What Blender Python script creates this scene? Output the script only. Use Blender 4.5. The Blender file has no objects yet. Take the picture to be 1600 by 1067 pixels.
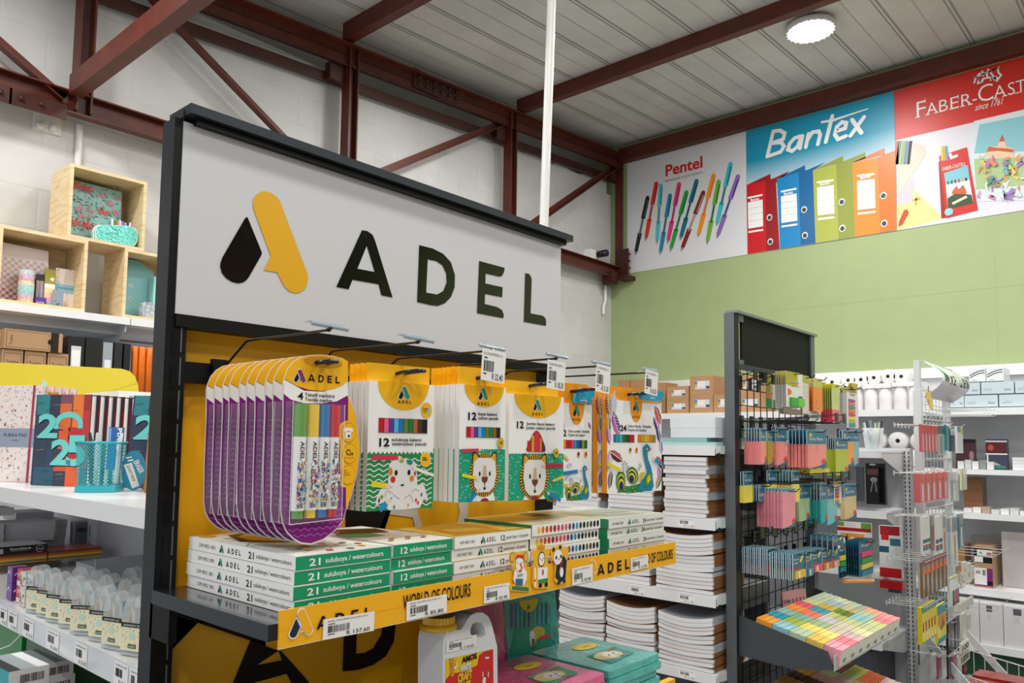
import bpy, math, random
from mathutils import Vector, Matrix
random.seed(7)
SC = bpy.context.scene
COL = SC.collection
# ------------------------------------------------------------------ camera
YAW, PITCH, ROLL, FPX, CY = 7.22878327e-01, 7.42560717e-02, 1.25525954e-02, 1204.091, 602.86
CAMP = Vector((0, 0, 1.5))
_f = Vector((math.cos(PITCH)*math.cos(YAW), math.cos(PITCH)*math.sin(YAW), math.sin(PITCH)))
_r0 = Vector((math.sin(YAW), -math.cos(YAW), 0)); _u0 = _r0.cross(_f)
_r = _r0*math.cos(ROLL) + _u0*math.sin(ROLL); _u = _u0*math.cos(ROLL) - _r0*math.sin(ROLL)
cd = bpy.data.cameras.new('camera'); cam = bpy.data.objects.new('camera', cd); COL.objects.link(cam)
cam.matrix_world = Matrix(((_r.x, _u.x, -_f.x, 0), (_r.y, _u.y, -_f.y, 0), (_r.z, _u.z, -_f.z, 1.5), (0, 0, 0, 1)))
cd.sensor_width = 36; cd.lens = FPX*36/1600; cd.shift_y = (CY-533.5)/1600; cd.clip_start = .02; cd.clip_end = 60
SC.camera = cam
# ------------------------------------------------------------------ world, lights, exposure
w = bpy.data.worlds.new('daylight'); SC.world = w; w.use_nodes = True
w.node_tree.nodes['Background'].inputs[0].default_value = (.93, .96, 1, 1)
w.node_tree.nodes['Background'].inputs[1].default_value = .9
LAMPS = [(5.42, 1.95, 4.54), (2.2, 1.95, 4.1), (5.42, -1.6, 4.36), (2.2, -1.6, 4.1), (-1.0, 1.95, 3.9), (-1.0, -1.6, 3.9), (3.8, .2, 4.25), (.6, .2, 4.0), (.4, 3.3, 4.0), (3.9, 3.0, 4.25), (4.7, .55, 4.3), (5.0, -4.5, 4.3), (1.5, -4.5, 4.1)]  # the lamp above the right-hand racks is unseen, added to brighten that side
for i, (x, y, z) in enumerate(LAMPS):
    l = bpy.data.lights.new('high_bay_and_fill_light', 'AREA'); l.shape = 'DISK'; l.size = .34; l.energy = 37; l.color = (1, .97, .93)
    o = bpy.data.objects.new('high_bay_and_fill_light', l); COL.objects.link(o); o.location = (x, y, z-.07)
vs = SC.view_settings
vs.view_transform = 'Standard'; vs.look = 'None'; vs.exposure = 0.0; vs.gamma = 1; vs.use_curve_mapping = False
# ------------------------------------------------------------------ helpers
def ray(x, y): return _f + _r*((x-800)/FPX) - _u*((y-CY)/FPX)
def onX(x, y, d): v = ray(x, y); return CAMP + v*(d/v.x)
def onY(x, y, d): v = ray(x, y); return CAMP + v*(d/v.y)
def onZ(x, y, h): v = ray(x, y); return CAMP + v*((h-1.5)/v.z)
def lin(c): return c/12.92 if c <= .04045 else ((c+.055)/1.055)**2.4
def rgb(h):
    h = h.lstrip('#'); return tuple(lin(int(h[i:i+2], 16)/255) for i in (0, 2, 4)) + (1,)
MC = {}
def M(h, rough=.5, metal=0, coat=0, var=0, bump=0, bs=40, alpha=1, trans=0, emit=0, vscale=6):
    """procedural principled material; var = brightness variation, bump = fine relief"""
    k = (h, rough, metal, coat, var, bump, bs, alpha, trans, emit, vscale)
    if k in MC: return MC[k]
    m = bpy.data.materials.new('surface_'+h.lstrip('#')); m.use_nodes = True
    nt = m.node_tree; b = nt.nodes['Principled BSDF']; I = b.inputs
    c = rgb(h); I['Base Color'].default_value = c; I['Roughness'].default_value = rough; I['Metallic'].default_value = metal
    I['Coat Weight'].default_value = coat; I['Coat Roughness'].default_value = .08
    I['Alpha'].default_value = alpha; I['Transmission Weight'].default_value = trans
    if max(c[:3]) < .05 and not coat: I['Specular IOR Level'].default_value = .22
    if emit: I['Emission Color'].default_value = c; I['Emission Strength'].default_value = emit
    if var or bump:
        tc = nt.nodes.new('ShaderNodeTexCoord')
        if var:
            n = nt.nodes.new('ShaderNodeTexNoise'); n.inputs['Scale'].default_value = vscale; n.inputs['Detail'].default_value = 5
            r = nt.nodes.new('ShaderNodeValToRGB'); r.color_ramp.elements[0].position = .3; r.color_ramp.elements[1].position = .7
            r.color_ramp.elements[0].color = tuple(v*(1-var) for v in c[:3])+(1,); r.color_ramp.elements[1].color = tuple(min(1, v*(1+var*.6)) for v in c[:3])+(1,)
            nt.links.new(tc.outputs['Object'], n.inputs['Vector']); nt.links.new(n.outputs['Fac'], r.inputs[0]); nt.links.new(r.outputs[0], I['Base Color'])
        if bump:
            n2 = nt.nodes.new('ShaderNodeTexNoise'); n2.inputs['Scale'].default_value = bs; n2.inputs['Detail'].default_value = 4
            bp = nt.nodes.new('ShaderNodeBump'); bp.inputs['Strength'].default_value = bump; bp.inputs['Distance'].default_value = .01
            nt.links.new(tc.outputs['Object'], n2.inputs['Vector']); nt.links.new(n2.outputs['Fac'], bp.inputs['Height']); nt.links.new(bp.outputs[0], I['Normal'])
    MC[k] = m; return m
class FR:
    """a drawing frame: origin O, axes U and V, normal N"""
    def __init__(s, O, U, V):
        s.O = Vector(O); s.U = Vector(U).normalized(); V = Vector(V); s.V = (V - s.U*V.dot(s.U)).normalized(); s.N = s.U.cross(s.V)
    def p(s, u, v, w=0): return s.O + s.U*u + s.V*v + s.N*w
    def uv(s, x, y, w=0):
        d = ray(x, y); O = s.O + s.N*w; t = (O-CAMP).dot(s.N)/d.dot(s.N); q = CAMP + d*t - s.O
        return (q.dot(s.U), q.dot(s.V))
GC = {}
def glyph(t, off=0, spacing=1):
    k = (t, off, spacing)
    if k not in GC:
        c = bpy.data.curves.new('t', 'FONT'); c.body = t; c.size = 1; c.offset = off; c.space_character = spacing; c.resolution_u = 3
        o = bpy.data.objects.new('t', c); me = o.to_mesh()
        vs = [(v.co.x, v.co.y) for v in me.vertices]; fs = [tuple(p.vertices) for p in me.polygons]
        x0 = min([v[0] for v in vs] or [0]); x1 = max([v[0] for v in vs] or [1]); y0 = min([v[1] for v in vs] or [0]); y1 = max([v[1] for v in vs] or [1])
        o.to_mesh_clear(); bpy.data.objects.remove(o); bpy.data.curves.remove(c)
        GC[k] = (vs, fs, x0, x1, y0, y1)
    return GC[k]
class MB:
    def __init__(s): s.v = []; s.f = []; s.m = []; s.ms = []; s.sm = []
    def mi(s, m):
        if m not in s.ms: s.ms.append(m)
        return s.ms.index(m)
    def add(s, vs, fs, m, smooth=False):
        n = len(s.v); s.v += [Vector(v) for v in vs]; i = s.mi(m)
        for f in fs: s.f.append([n+k for k in f]); s.m.append(i); s.sm.append(smooth)
        return s
    def box(s, x0, x1, y0, y1, z0, z1, m, fm=None):
        vs = [(x, y, z) for z in (z0, z1) for y in (y0, y1) for x in (x0, x1)]
        fs = [(0, 2, 3, 1), (4, 5, 7, 6), (0, 1, 5, 4), (2, 6, 7, 3), (0, 4, 6, 2), (1, 3, 7, 5)]   # bottom top -y +y -x +x
        for i, f in enumerate(fs): s.add(vs, [f], (fm or {}).get(i, m)) if 0 else None
        n = len(s.v); s.v += [Vector(v) for v in vs]
        for i, f in enumerate(fs): s.f.append([n+k for k in f]); s.m.append(s.mi((fm or {}).get(i, m))); s.sm.append(False)
        return s
    def fbox(s, fr, u0, u1, v0, v1, w0, w1, m, fm=None):
        vs = [fr.p(x, y, z) for z in (w0, w1) for y in (v0, v1) for x in (u0, u1)]
        fs = [(0, 2, 3, 1), (4, 5, 7, 6), (0, 1, 5, 4), (2, 6, 7, 3), (0, 4, 6, 2), (1, 3, 7, 5)]
        n = len(s.v); s.v += vs
        for i, f in enumerate(fs): s.f.append([n+k for k in f]); s.m.append(s.mi((fm or {}).get(i, m))); s.sm.append(False)
        return s
    def prism(s, fr, pts, w0, w1, m, ms=None, smooth=False):
        """outline in the frame extruded from w0 to w1"""
        n = len(pts); a = [fr.p(u, v, w0) for u, v in pts]; b = [fr.p(u, v, w1) for u, v in pts]
        s.add(a+b, [tuple(range(n, 2*n))], m); s.add(a, [tuple(range(n))[::-1]], ms or m)
        s.add(a+b, [(i, (i+1) % n, n+(i+1) % n, n+i) for i in range(n)], ms or m, smooth)
        return s
    def sh(s, fr, pts, m, l=1, g=.00025):
        s.add([fr.p(u, v, l*g) for u, v in pts], [tuple(range(len(pts)))], m); return s
    def rc(s, fr, u0, v0, u1, v1, m, l=1, g=.00025): return s.sh(fr, [(u0, v0), (u1, v0), (u1, v1), (u0, v1)], m, l, g)
    def ell(s, fr, u, v, a, b, m, l=1, g=.00025, n=20, a0=0, a1=360):
        pts = [(u+a*math.cos(math.radians(a0+(a1-a0)*i/n)), v+b*math.sin(math.radians(a0+(a1-a0)*i/n))) for i in range(n if a1-a0 >= 360 else n+1)]
        return s.sh(fr, pts, m, l, g)
    def ln(s, fr, pts, wd, m, l=1, g=.00025):
        """stroked polyline in the frame, one mitred ribbon"""
        n = len(pts)
        if n < 2: return s
        nr = []
        for (a, b), (c, d) in zip(pts, pts[1:]):
            L = math.hypot(c-a, d-b) or 1; nr.append((-(d-b)/L, (c-a)/L))
        vs = []
        for i, (u, v) in enumerate(pts):
            n0 = nr[max(0, i-1)]; n1 = nr[min(i, n-2)]; x, y = n0[0]+n1[0], n0[1]+n1[1]; L = math.hypot(x, y) or 1; x, y = x/L, y/L
            k = wd/2/max(.55, x*n1[0]+y*n1[1]); vs += [fr.p(u-x*k, v-y*k, l*g), fr.p(u+x*k, v+y*k, l*g)]
        s.add(vs, [(2*i, 2*i+2, 2*i+3, 2*i+1) for i in range(n-1)], m); return s
    def tx(s, fr, t, u, v, h, m, w=None, l=2, g=.00025, off=0, sp=1, ang=0, sh=0, anchor='l', base=True):
        """text: cap height h, optional total width w, angle in degrees"""
        vs, fs, x0, x1, y0, y1 = glyph(t, off, sp)
        ky = h/.72; kx = ky if w is None else w/max(x1-x0, 1e-6)
        ww = (x1-x0)*kx; o = {'l': 0, 'c': -ww/2, 'r': -ww}[anchor]; ca, sa = math.cos(math.radians(ang)), math.sin(math.radians(ang))
        P = []
        for x, y in vs:
            X = (x-x0)*kx + o + y*ky*sh; Y = y*ky; P.append(fr.p(u + X*ca - Y*sa, v + X*sa + Y*ca, l*g))
        s.add(P, fs, m); return s
    def tube(s, pts, r, m, n=7, closed=False, caps=True):
        pts = [Vector(p) for p in pts]; rings = []; up = None
        for i, p in enumerate(pts):
            if closed: d = pts[(i+1) % len(pts)] - pts[i-1]
            else: d = pts[min(i+1, len(pts)-1)] - pts[max(i-1, 0)]
            d.normalize()
            if up is None: up = Vector((0, 0, 1)) if abs(d.z) < .9 else Vector((1, 0, 0))
            a = d.cross(up).normalized(); up = a.cross(d).normalized(); rr = r[i] if isinstance(r, (list, tuple)) else r
            rings.append([p + a*(rr*math.cos(2*math.pi*k/n)) + up*(rr*math.sin(2*math.pi*k/n)) for k in range(n)])
        N = len(rings); vs = [v for q in rings for v in q]; fs = []
        for i in range(N if closed else N-1):
            j = (i+1) % N
            for k in range(n): fs.append((i*n+k, i*n+(k+1) % n, j*n+(k+1) % n, j*n+k))
        s.add(vs, fs, m, True)
        if caps and not closed: s.add(rings[0], [tuple(range(n))[::-1]], m); s.add(rings[-1], [tuple(range(n))], m)
        return s
    def lathe(s, C, prof, m, n=20, ax=None, smooth=True):
        """profile of (radius, height) round a vertical (or given) axis"""
        C = Vector(C); A = Vector(ax).normalized() if ax else Vector((0, 0, 1)); P = A.orthogonal().normalized(); Q = A.cross(P)
        vs = [C + A*h + P*(r*math.cos(2*math.pi*k/n)) + Q*(r*math.sin(2*math.pi*k/n)) for r, h in prof for k in range(n)]
        fs = [(i*n+k, i*n+(k+1) % n, (i+1)*n+(k+1) % n, (i+1)*n+k) for i in range(len(prof)-1) for k in range(n)]
        s.add(vs, fs, m, smooth); return s
    def build(s, name, parent=None, loc=None, kind=None, label=None, cat=None, group=None):
        me = bpy.data.meshes.new(name)
        if parent is not None: L = parent.get('_l'); L = Vector(L) if L else Vector((0, 0, 0))
        else: L = Vector(loc) if loc is not None else base_of(s.v)
        me.from_pydata([v-L for v in s.v], [], s.f)
        for m in s.ms: me.materials.append(m)
        me.polygons.foreach_set('material_index', s.m); me.polygons.foreach_set('use_smooth', s.sm); me.update()
        o = bpy.data.objects.new(name, me); COL.objects.link(o)
        if parent is not None: o.parent = parent; o['_l'] = list(L)
        else: o.location = L; o['_l'] = list(L)
        tag(o, label, cat, group, kind); return o
def base_of(vs):
    xs = [v.x for v in vs]; ys = [v.y for v in vs]; zs = [v.z for v in vs]
    return Vector(((min(xs)+max(xs))/2, (min(ys)+max(ys))/2, min(zs)))
def tag(o, label=None, cat=None, group=None, kind=None):
    for k, v in (('label', label), ('category', cat), ('group', group), ('kind', kind)):
        if v: o[k] = v
    return o
def thing(name, loc, label, cat, group=None):
    o = bpy.data.objects.new(name, None); COL.objects.link(o); o.location = loc; o.empty_display_size = .03; o['_l'] = list(loc)
    return tag(o, label, cat, group)
def dup(o, loc, label=None, group=None, rz=0, rot=None):
    """a copy of a thing with copies of its parts and their sub-parts"""
    c = o.copy(); COL.objects.link(c); c.location = loc
    if rot is not None: c.rotation_euler = rot
    elif rz: c.rotation_euler = (0, 0, rz)
    if label: c['label'] = label
    if group: c['group'] = group
    for ch in list(o.children):
        d = ch.copy(); COL.objects.link(d); d.parent = c
        for g in list(ch.children): e = g.copy(); COL.objects.link(e); e.parent = d
    return c
def rrect(u0, v0, u1, v1, r, n=5):
    P = []
    for cx, cy, a in ((u1-r, v0+r, -90), (u1-r, v1-r, 0), (u0+r, v1-r, 90), (u0+r, v0+r, 180)):
        P += [(cx+r*math.cos(math.radians(a+90*i/n)), cy+r*math.sin(math.radians(a+90*i/n))) for i in range(n+1)]
    return P
BLACK = M('#101216', .35, 0, .2); DARK = M('#1d1f22', .4); WHITE = M('#f2f2f0', .45); INK = M('#16161a', .5)
CHROME = M('#b9bdc2', .2, 1); YEL = M('#f6b608', .42, 0, .15); PAPER = M('#ecebe8', .6); GREENT = M('#178a55', .4); TEALINK = M('#1f8f78', .45)
def barcode(b, fr, u0, v0, w, h, n=14, l=3, seed=1, m=None):
    R = random.Random(seed); x = u0
    for i in range(n):
        t = w/n; d = t*(.35+.45*R.random()); b.rc(fr, x, v0, x+d, v0+h, m or INK, l); x += t
# ------------------------------------------------------------------ room shell
XW, YW = 6.65, 4.5
def roof_z(x): return 4.43 + .055*(x-3.13)
def wallmat():
    m = bpy.data.materials.new('painted_block'); m.use_nodes = True; nt = m.node_tree; b = nt.nodes['Principled BSDF']; b.inputs['Roughness'].default_value = .55
    tc = nt.nodes.new('ShaderNodeTexCoord'); mp = nt.nodes.new('ShaderNodeMapping'); mp.inputs['Rotation'].default_value = (math.pi/2, 0, 0)
    br = nt.nodes.new('ShaderNodeTexBrick'); br.inputs['Scale'].default_value = 1; br.inputs['Brick Width'].default_value = .44; br.inputs['Row Height'].default_value = .215
    br.inputs['Mortar Size'].default_value = .012; br.inputs['Mortar Smooth'].default_value = 1; br.inputs['Color1'].default_value = (1, 1, 1, 1); br.inputs['Color2'].default_value = (.96, .96, .96, 1); br.inputs['Mortar'].default_value = (.82, .82, .82, 1)
    n = nt.nodes.new('ShaderNodeTexNoise'); n.inputs['Scale'].default_value = 2.2; n.inputs['Detail'].default_value = 6
    r = nt.nodes.new('ShaderNodeValToRGB'); r.color_ramp.elements[0].position = .3; r.color_ramp.elements[1].position = .7
    r.color_ramp.elements[0].color = rgb('#c6c6c6'); r.color_ramp.elements[1].color = rgb('#d8d8d8')
    mx = nt.nodes.new('ShaderNodeMix'); mx.data_type = 'RGBA'; mx.blend_type = 'MULTIPLY'; mx.inputs[0].default_value = .2
    n2 = nt.nodes.new('ShaderNodeTexNoise'); n2.inputs['Scale'].default_value = 14; n2.inputs['Detail'].default_value = 6
    ad = nt.nodes.new('ShaderNodeMath'); ad.operation = 'MULTIPLY_ADD'; ad.inputs[1].default_value = .35
    bp = nt.nodes.new('ShaderNodeBump'); bp.inputs['Strength'].default_value = .45; bp.inputs['Distance'].default_value = .015
    L = nt.links.new
    L(tc.outputs['Object'], mp.inputs['Vector']); L(mp.outputs[0], br.inputs['Vector']); L(tc.outputs['Object'], n.inputs['Vector']); L(tc.outputs['Object'], n2.inputs['Vector'])
    L(n.outputs['Fac'], r.inputs[0]); L(r.outputs[0], mx.inputs[6]); L(br.outputs['Color'], mx.inputs[7]); L(mx.outputs[2], b.inputs['Base Color'])
    L(n2.outputs['Fac'], ad.inputs[0]); L(br.outputs['Color'], ad.inputs[2]); L(ad.outputs[0], bp.inputs['Height']); L(bp.outputs[0], b.inputs['Normal'])
    return m
WALLM = wallmat()
MB().box(-4, XW+.2, -7, YW+.3, -.1, 0, M('#8e8e8c', .35, var=.15, vscale=3)).build('floor', kind='structure', loc=(0, 0, 0))
wb = MB(); wb.box(-4, XW+.2, YW, YW+.25, 0, 4.12, WALLM)
# top course runs ragged under the sloping roof
xs = [-4+.22*i for i in range(49)]
for i, x in enumerate(xs[:-1]):
    h = 4.13 + .055*(x-3.13)*1.0 - .09 + .03*((i*37) % 5)/5 if x > 0 else 4.12
    if h > 4.12: wb.box(x, x+.22, YW, YW+.2, 4.12, h, WALLM)
wb.build('wall_back', kind='structure', loc=(0, 0, 0))
MB().box(-4, XW, YW+.2, YW+.3, 3.9, 4.75, M('#b5b4b0', .6)).build('wall_back_cladding', kind='structure', loc=(0, 0, 0))
gw = MB(); gw.box(XW, XW+.2, -7, YW+.3, 0, 4.62, M('#a0b07e', .5, var=.03, bump=.06, bs=60))
gw.rc(FR((XW-.001, 0, 0), (0, -1, 0), (0, 0, 1)), -3.2, 2.705, 3.2, 2.709, M('#9fb274'), 0)
for yy in (3.3, 2.18, 1.06): gw.rc(FR((XW-.001, 0, 0), (0, -1, 0), (0, 0, 1)), -yy, 2.1, -yy+.003, 3.05, M('#9fb274'), 0)
gw.build('wall_right', kind='structure', loc=(0, 0, 0))
MB().box(-4, XW+.2, -7.2, -7, 0, 4.62, M('#8a7664', .6, var=.1)).build('wall_front_unseen', kind='structure', loc=(0, 0, 0))  # unseen wall behind the camera, added for the glossy sign letters to reflect
# ceiling sheets with pressed seams running along x
cb = MB(); CM = M('#cfcdc8', .55, var=.16, vscale=1.6, bump=.05, bs=8); SM = M('#8f8d88', .6)
x0, x1 = -4, XW+.2
cb.add([(x0, -7, roof_z(x0)), (x1, -7, roof_z(x1)), (x1, YW+.3, roof_z(x1)), (x0, YW+.3, roof_z(x0)), (x0, -7, roof_z(x0)+.1), (x1, -7, roof_z(x1)+.1), (x1, YW+.3, roof_z(x1)+.1), (x0, YW+.3, roof_z(x0)+.1)],
       [(0, 3, 2, 1), (4, 5, 6, 7), (0, 1, 5, 4), (2, 3, 7, 6), (1, 2, 6, 5), (3, 0, 4, 7)], CM)
for i in range(-10, 11):
    y = 1.88 + .372*i
    for yy, hw in ((y, .006), (y+.028, .004)):
        if -4 < yy < YW: cb.add([(x0, yy-hw, roof_z(x0)-.002), (x0, yy+hw, roof_z(x0)-.002), (x1, yy+hw, roof_z(x1)-.002), (x1, yy-hw, roof_z(x1)-.002)], [(0, 1, 2, 3)], SM)
    for q in (.19,):
        if y+q < YW: cb.add([(x0, y+q-.003, roof_z(x0)-.002), (x0, y+q+.003, roof_z(x0)-.002), (x1, y+q+.003, roof_z(x1)-.002), (x1, y+q-.003, roof_z(x1)-.002)], [(0, 1, 2, 3)], M('#b3b1ac', .6))
cb.build('ceiling', kind='structure', loc=(0, 0, 0))
# ------------------------------------------------------------------ steelwork
ST = M('#5a2011', .5, var=.25, vscale=9, coat=.05); STD = M('#40160c', .5, var=.2, vscale=9)
def channel(b, p0, p1, up, side, h, wd, t=.008, m=ST):
    """C section from p0 to p1: web of height h, flanges wd pointing to side"""
    p0 = Vector(p0); p1 = Vector(p1); up = Vector(up).normalized(); side = Vector(side).normalized()
    def slab(u0, u1, s0, s1):
        vs = [p+up*u+side*s for p in (p0, p1) for u, s in ((u0, s0), (u1, s0), (u1, s1), (u0, s1))]
        b.add(vs, [(0, 1, 2, 3), (7, 6, 5, 4), (0, 4, 5, 1), (1, 5, 6, 2), (2, 6, 7, 3), (3, 7, 4, 0)], m)
    slab(0, h, 0, t); slab(0, t, t, wd); slab(h-t, h, t, wd)
truss = thing('roof_truss', (3.2, 4.42, 3.2), 'rust red steel lattice truss along the white block wall', 'truss')
def ctop(x): return 4.215 + .066*(x-2.2)
X0, X1 = -2.5, 6.64
b = MB(); channel(b, (X0, 4.40, 3.20), (X1, 4.40, 3.20), (0, 0, 1), (0, -1, 0), .12, .06)
for xx in (1.0, 1.25): b.box(xx-.13, xx+.13, 4.335, 4.345, 3.15, 3.23, STD)
for k in range(5): b.lathe((.9+.09*k, 4.33, 3.19), [(0, -.012), (.011, -.012), (.011, 0)], STD, 6, (0, 1, 0))
b.build('bottom_chord', truss)
b = MB()
def sl(b, z0, z1, y0, y1, m, zf):
    vs = [(x, y, zf(x)+z) for x in (X0, X1+.05) for y, z in ((y0, z0), (y1, z0), (y1, z1), (y0, z1))]
    b.add(vs, [(0, 1, 2, 3), (7, 6, 5, 4), (0, 4, 5, 1), (1, 5, 6, 2), (2, 6, 7, 3), (3, 7, 4, 0)], m)
sl(b, -.15, 0, 4.36, 4.37, ST, ctop); sl(b, -.01, 0, 4.30, 4.37, ST, ctop); sl(b, -.15, -.14, 4.34, 4.37, STD, ctop); sl(b, -.07, -.05, 4.352, 4.362, STD, ctop)
b.box(3.75, 4.25, 4.345, 4.362, ctop(4)-.13, ctop(4)+.02, STD)
for k in range(6):
    for j in (0, 1): b.lathe((3.8+.08*k, 4.34, ctop(3.8+.08*k)-.03-.05*j), [(0, -.014), (.014, -.014), (.014, .002)], STD, 6, (0, 1, 0))
b.build('top_chord', truss)
b = MB(); sl(b, -.27, -.2, 4.43, 4.46, STD, ctop); b.build('middle_chord', truss)
for xx in (1.46, 3.19, 4.9, 6.64):
    b = MB(); b.box(xx-.04, xx-.03, 4.33, 4.42, 3.22, ctop(xx)-.01, ST); b.box(xx+.03, xx+.04, 4.33, 4.42, 3.22, ctop(xx)-.01, ST); b.box(xx-.03, xx+.03, 4.37, 4.38, 3.22, ctop(xx)-.01, STD)
    if xx > 1.5: b.box(xx-.17, xx-.04, 4.38, 4.44, ctop(xx)-.27, ctop(xx)-.15, STD)
    b.build('upright', truss)
for a, c in (((1.95, 3.93), (2.95, 3.32)), ((1.95, 3.93), (1.7, 4.1)), ((.2, 4.0), (1.38, 3.28)), ((3.2, 3.29), (4.86, 4.31)), ((4.95, 3.29), (6.6, 4.42)), ((-1.8, 3.3), (.1, 4.05))):
    b = MB(); p0 = Vector((a[0], 4.40, a[1])); p1 = Vector((c[0], 4.40, c[1])); d = (p1-p0).normalized(); up = Vector((0, 1, 0)).cross(d)
    if up.z < 0: up = -up
    vs = [p+up*u+Vector((0, -1, 0))*s for p in (p0, p1) for u, s in ((-.028, 0), (.028, 0), (.028, .008), (-.028, .008))]
    F6 = [(0, 1, 2, 3), (7, 6, 5, 4), (0, 4, 5, 1), (1, 5, 6, 2), (2, 6, 7, 3), (3, 7, 4, 0)]
    b.add(vs, F6, ST); vs = [p+up*u+Vector((0, -1, 0))*s for p in (p0, p1) for u, s in ((-.028, 0), (-.02, 0), (-.02, .05), (-.028, .05))]; b.add(vs, F6, ST)
    b.build('brace', truss)
b = MB(); b.box(6.40, 6.50, 4.32, 4.44, 3.12, 3.24, STD); b.box(6.5, 6.645, 4.2, 4.33, 3.17, 3.21, STD); b.box(6.58, 6.6, 4.25, 4.4, 3.2, 3.5, STD)
for k in range(3): b.lathe((6.59, 4.24, 3.3+.07*k), [(0, -.012), (.011, -.012), (.011, .012)], STD, 6, (0, 1, 0))
b.build('gusset', truss)
for xl, z0, z1, lab, y0 in ((1.375, 3.28, 3.385, 'lowest and nearest red steel beam running towards the viewer at top left', 4.31), (3.10, 4.30, 4.425, 'red roof beam meeting the truss above the white display sign', 4.36), (4.96, 4.415, 4.525, 'red roof beam beside the bright round ceiling lamp', 4.36), (6.575, 4.425, 4.57, 'red roof beam directly above the wall banners', 4.36)):
    b = MB(); channel(b, (xl, y0, z0), (xl, -4 if z0 > 4 else 1.2, z0), (0, 0, 1), (1, 0, 0), z1-z0, .07)
    b.build('roof_beam', label=lab, cat='beam')
# ------------------------------------------------------------------ ceiling lamp (lit) over the aisle
t = thing('ceiling_light', (5.42, 1.95, 4.45), 'round bright high bay lamp hanging under the ceiling', 'ceiling light')
b = MB(); b.lathe((5.42, 1.95, 4.49), [(.155, .0), (.172, .01), (.172, .035), (.1, .06), (.06, .10), (0, .10)], M('#d9dadb', .4), 32)
for k in range(24): b.lathe((5.42+.164*math.cos(k*.2618), 1.95+.164*math.sin(k*.2618), 4.484), [(0, 0), (.008, 0), (.008, .01)], WHITE, 6)
b.build('housing', t)
MB().lathe((5.42, 1.95, 4.488), [(0, 0), (.155, 0), (.155, .004)], M('#fff8f0', .5, emit=14), 32).build('diffuser', t)
MB().tube([(5.42, 1.95, 4.53), (5.42, 1.95, 4.54), (5.40, 1.95, roof_z(5.4))], .006, CHROME).build('suspension_hook', t)
# white conduit pole from roof to the gondola behind the sign
p0 = onY(849, 372, 1.62); p1 = onY(862, 0, 1.62)
dd = (p1-p0)/(p1.z-p0.z)
b = MB(); b.tube([p0+dd*(.0-p0.z), p0+dd*(1-p0.z), p0+dd*(roof_z(1.5)-p0.z)], .0155, M('#f1f1ee', .35, coat=.3), 16)
b.tube([p0+dd*(0-p0.z)+Vector((.016, 0, 0)), p0+dd*(roof_z(1.5)-p0.z)+Vector((.016, 0, 0))], .0025, M('#e4e4e0', .4), 6)
b.build('service_pole', label='white vertical conduit pole rising behind the big white sign to the roof', cat='pole')
b = MB(); q = onY(118, 240, 4.48); b.tube([(q.x, 4.485, 1.8), (q.x, 4.485, 2.62), (q.x+.015, 4.485, 2.7), (q.x+.015, 4.485, 3.2)], .018, M('#e6e5e2', .5), 8)
b.build('wall_conduit', label='white painted conduit on the back wall above the topmost pine crate', cat='pipe')
t = thing('wall_plate', (.0, 4.49, 2.9), 'white painted steel plate with two bolts below the truss at left', 'plate')
a = onY(53, 170, 4.49); c = onY(95, 213, 4.49)
MB().box(a.x, c.x, 4.485, 4.5, c.z, a.z+.02, M('#dfdedb', .5)).build('plate', t)
for px in (64, 83):
    q = onY(px, 196 if px < 70 else 201, 4.48); MB().lathe(q+Vector((0, .006, 0)), [(0, -.02), (.02, -.02), (.02, 0)], M('#dfdedb', .5), 6, (0, 1, 0)).build('bolt', t)
t = thing('security_camera', onY(935, 397, 4.45), 'small black and white security camera on the back wall near the corner', 'security camera')
q = onY(925, 398, 4.44); b = MB(); b.box(q.x-.05, q.x+.04, 4.42, 4.5, q.z-.06, q.z+.05, WHITE); b.build('base', t)
q = onY(937, 397, 4.42); b = MB(); b.lathe(q, [(0, -.09), (.035, -.09), (.035, .02), (0, .02)], BLACK, 12, (0, 1, 0)); b.build('lens_housing', t)
b = MB(); q = onY(948, 440, 4.46); b.tube([(q.x, 4.47, q.z+.02), (q.x-.01, 4.47, q.z-.2), (q.x-.04, 4.47, q.z-.26), (q.x-.04, 4.47, q.z-.34)], .014, WHITE, 8)
b.build('wall_conduit', label='short white conduit stub in the corner just below the truss end', cat='pipe')
# ------------------------------------------------------------------ yellow and black display rack (end of the first gondola)
BLK = M('#0d0e10', .45, var=.25, vscale=5); BLKG = M('#08090a', .4)
POSTM = M('#2c3238', .42, .3, var=.12); YP = M('#e8aa02', .42, 0, .12, var=.04, vscale=3)
def T(fr, px): return [fr.uv(x, y) for x, y in px]
def C(ox, oy, s, pts): return [(ox+x/s, oy+y/s) for x, y in pts]
fs = FR((0, 1.13, 0), (1, 0, 0), (0, 0, 1))
DROP = T(fs, C(340, 280, 5.333, [(240,315),(250,320),(368,610),(366,628),(262,810),(240,840),(210,860),(170,867),(120,855),(70,825),(35,780),(20,725),(25,690),(40,650),(228,325)]))
CAPS = T(fs, C(340, 280, 5.333, [(395,100),(440,110),(490,145),(520,185),(535,225),(745,780),(753,820),(748,870),(720,920),(680,945),(645,948),(600,935),(560,900),(530,850),(497,777),(383,757),(443,640),(305,265),(293,215),(295,170),(320,130),(360,105)]))
LA = T(fs, C(500, 330, 4.2105, [(275,125),(307,225),(245,378),(360,400),(307,225),(275,125),(310,130),(345,155),(362,195),(477,567),(403,552),(385,480),(213,450),(188,513),(107,497)]))
LD = T(fs, C(500, 330, 4.2105, [(652,223),(708,315),(698,535),(770,548),(810,525),(832,470),(830,410),(805,355),(765,328),(708,315),(652,223),(740,245),(810,280),(860,335),(887,420),(885,500),(860,565),(820,605),(775,622),(735,618),(638,597)]))
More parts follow.
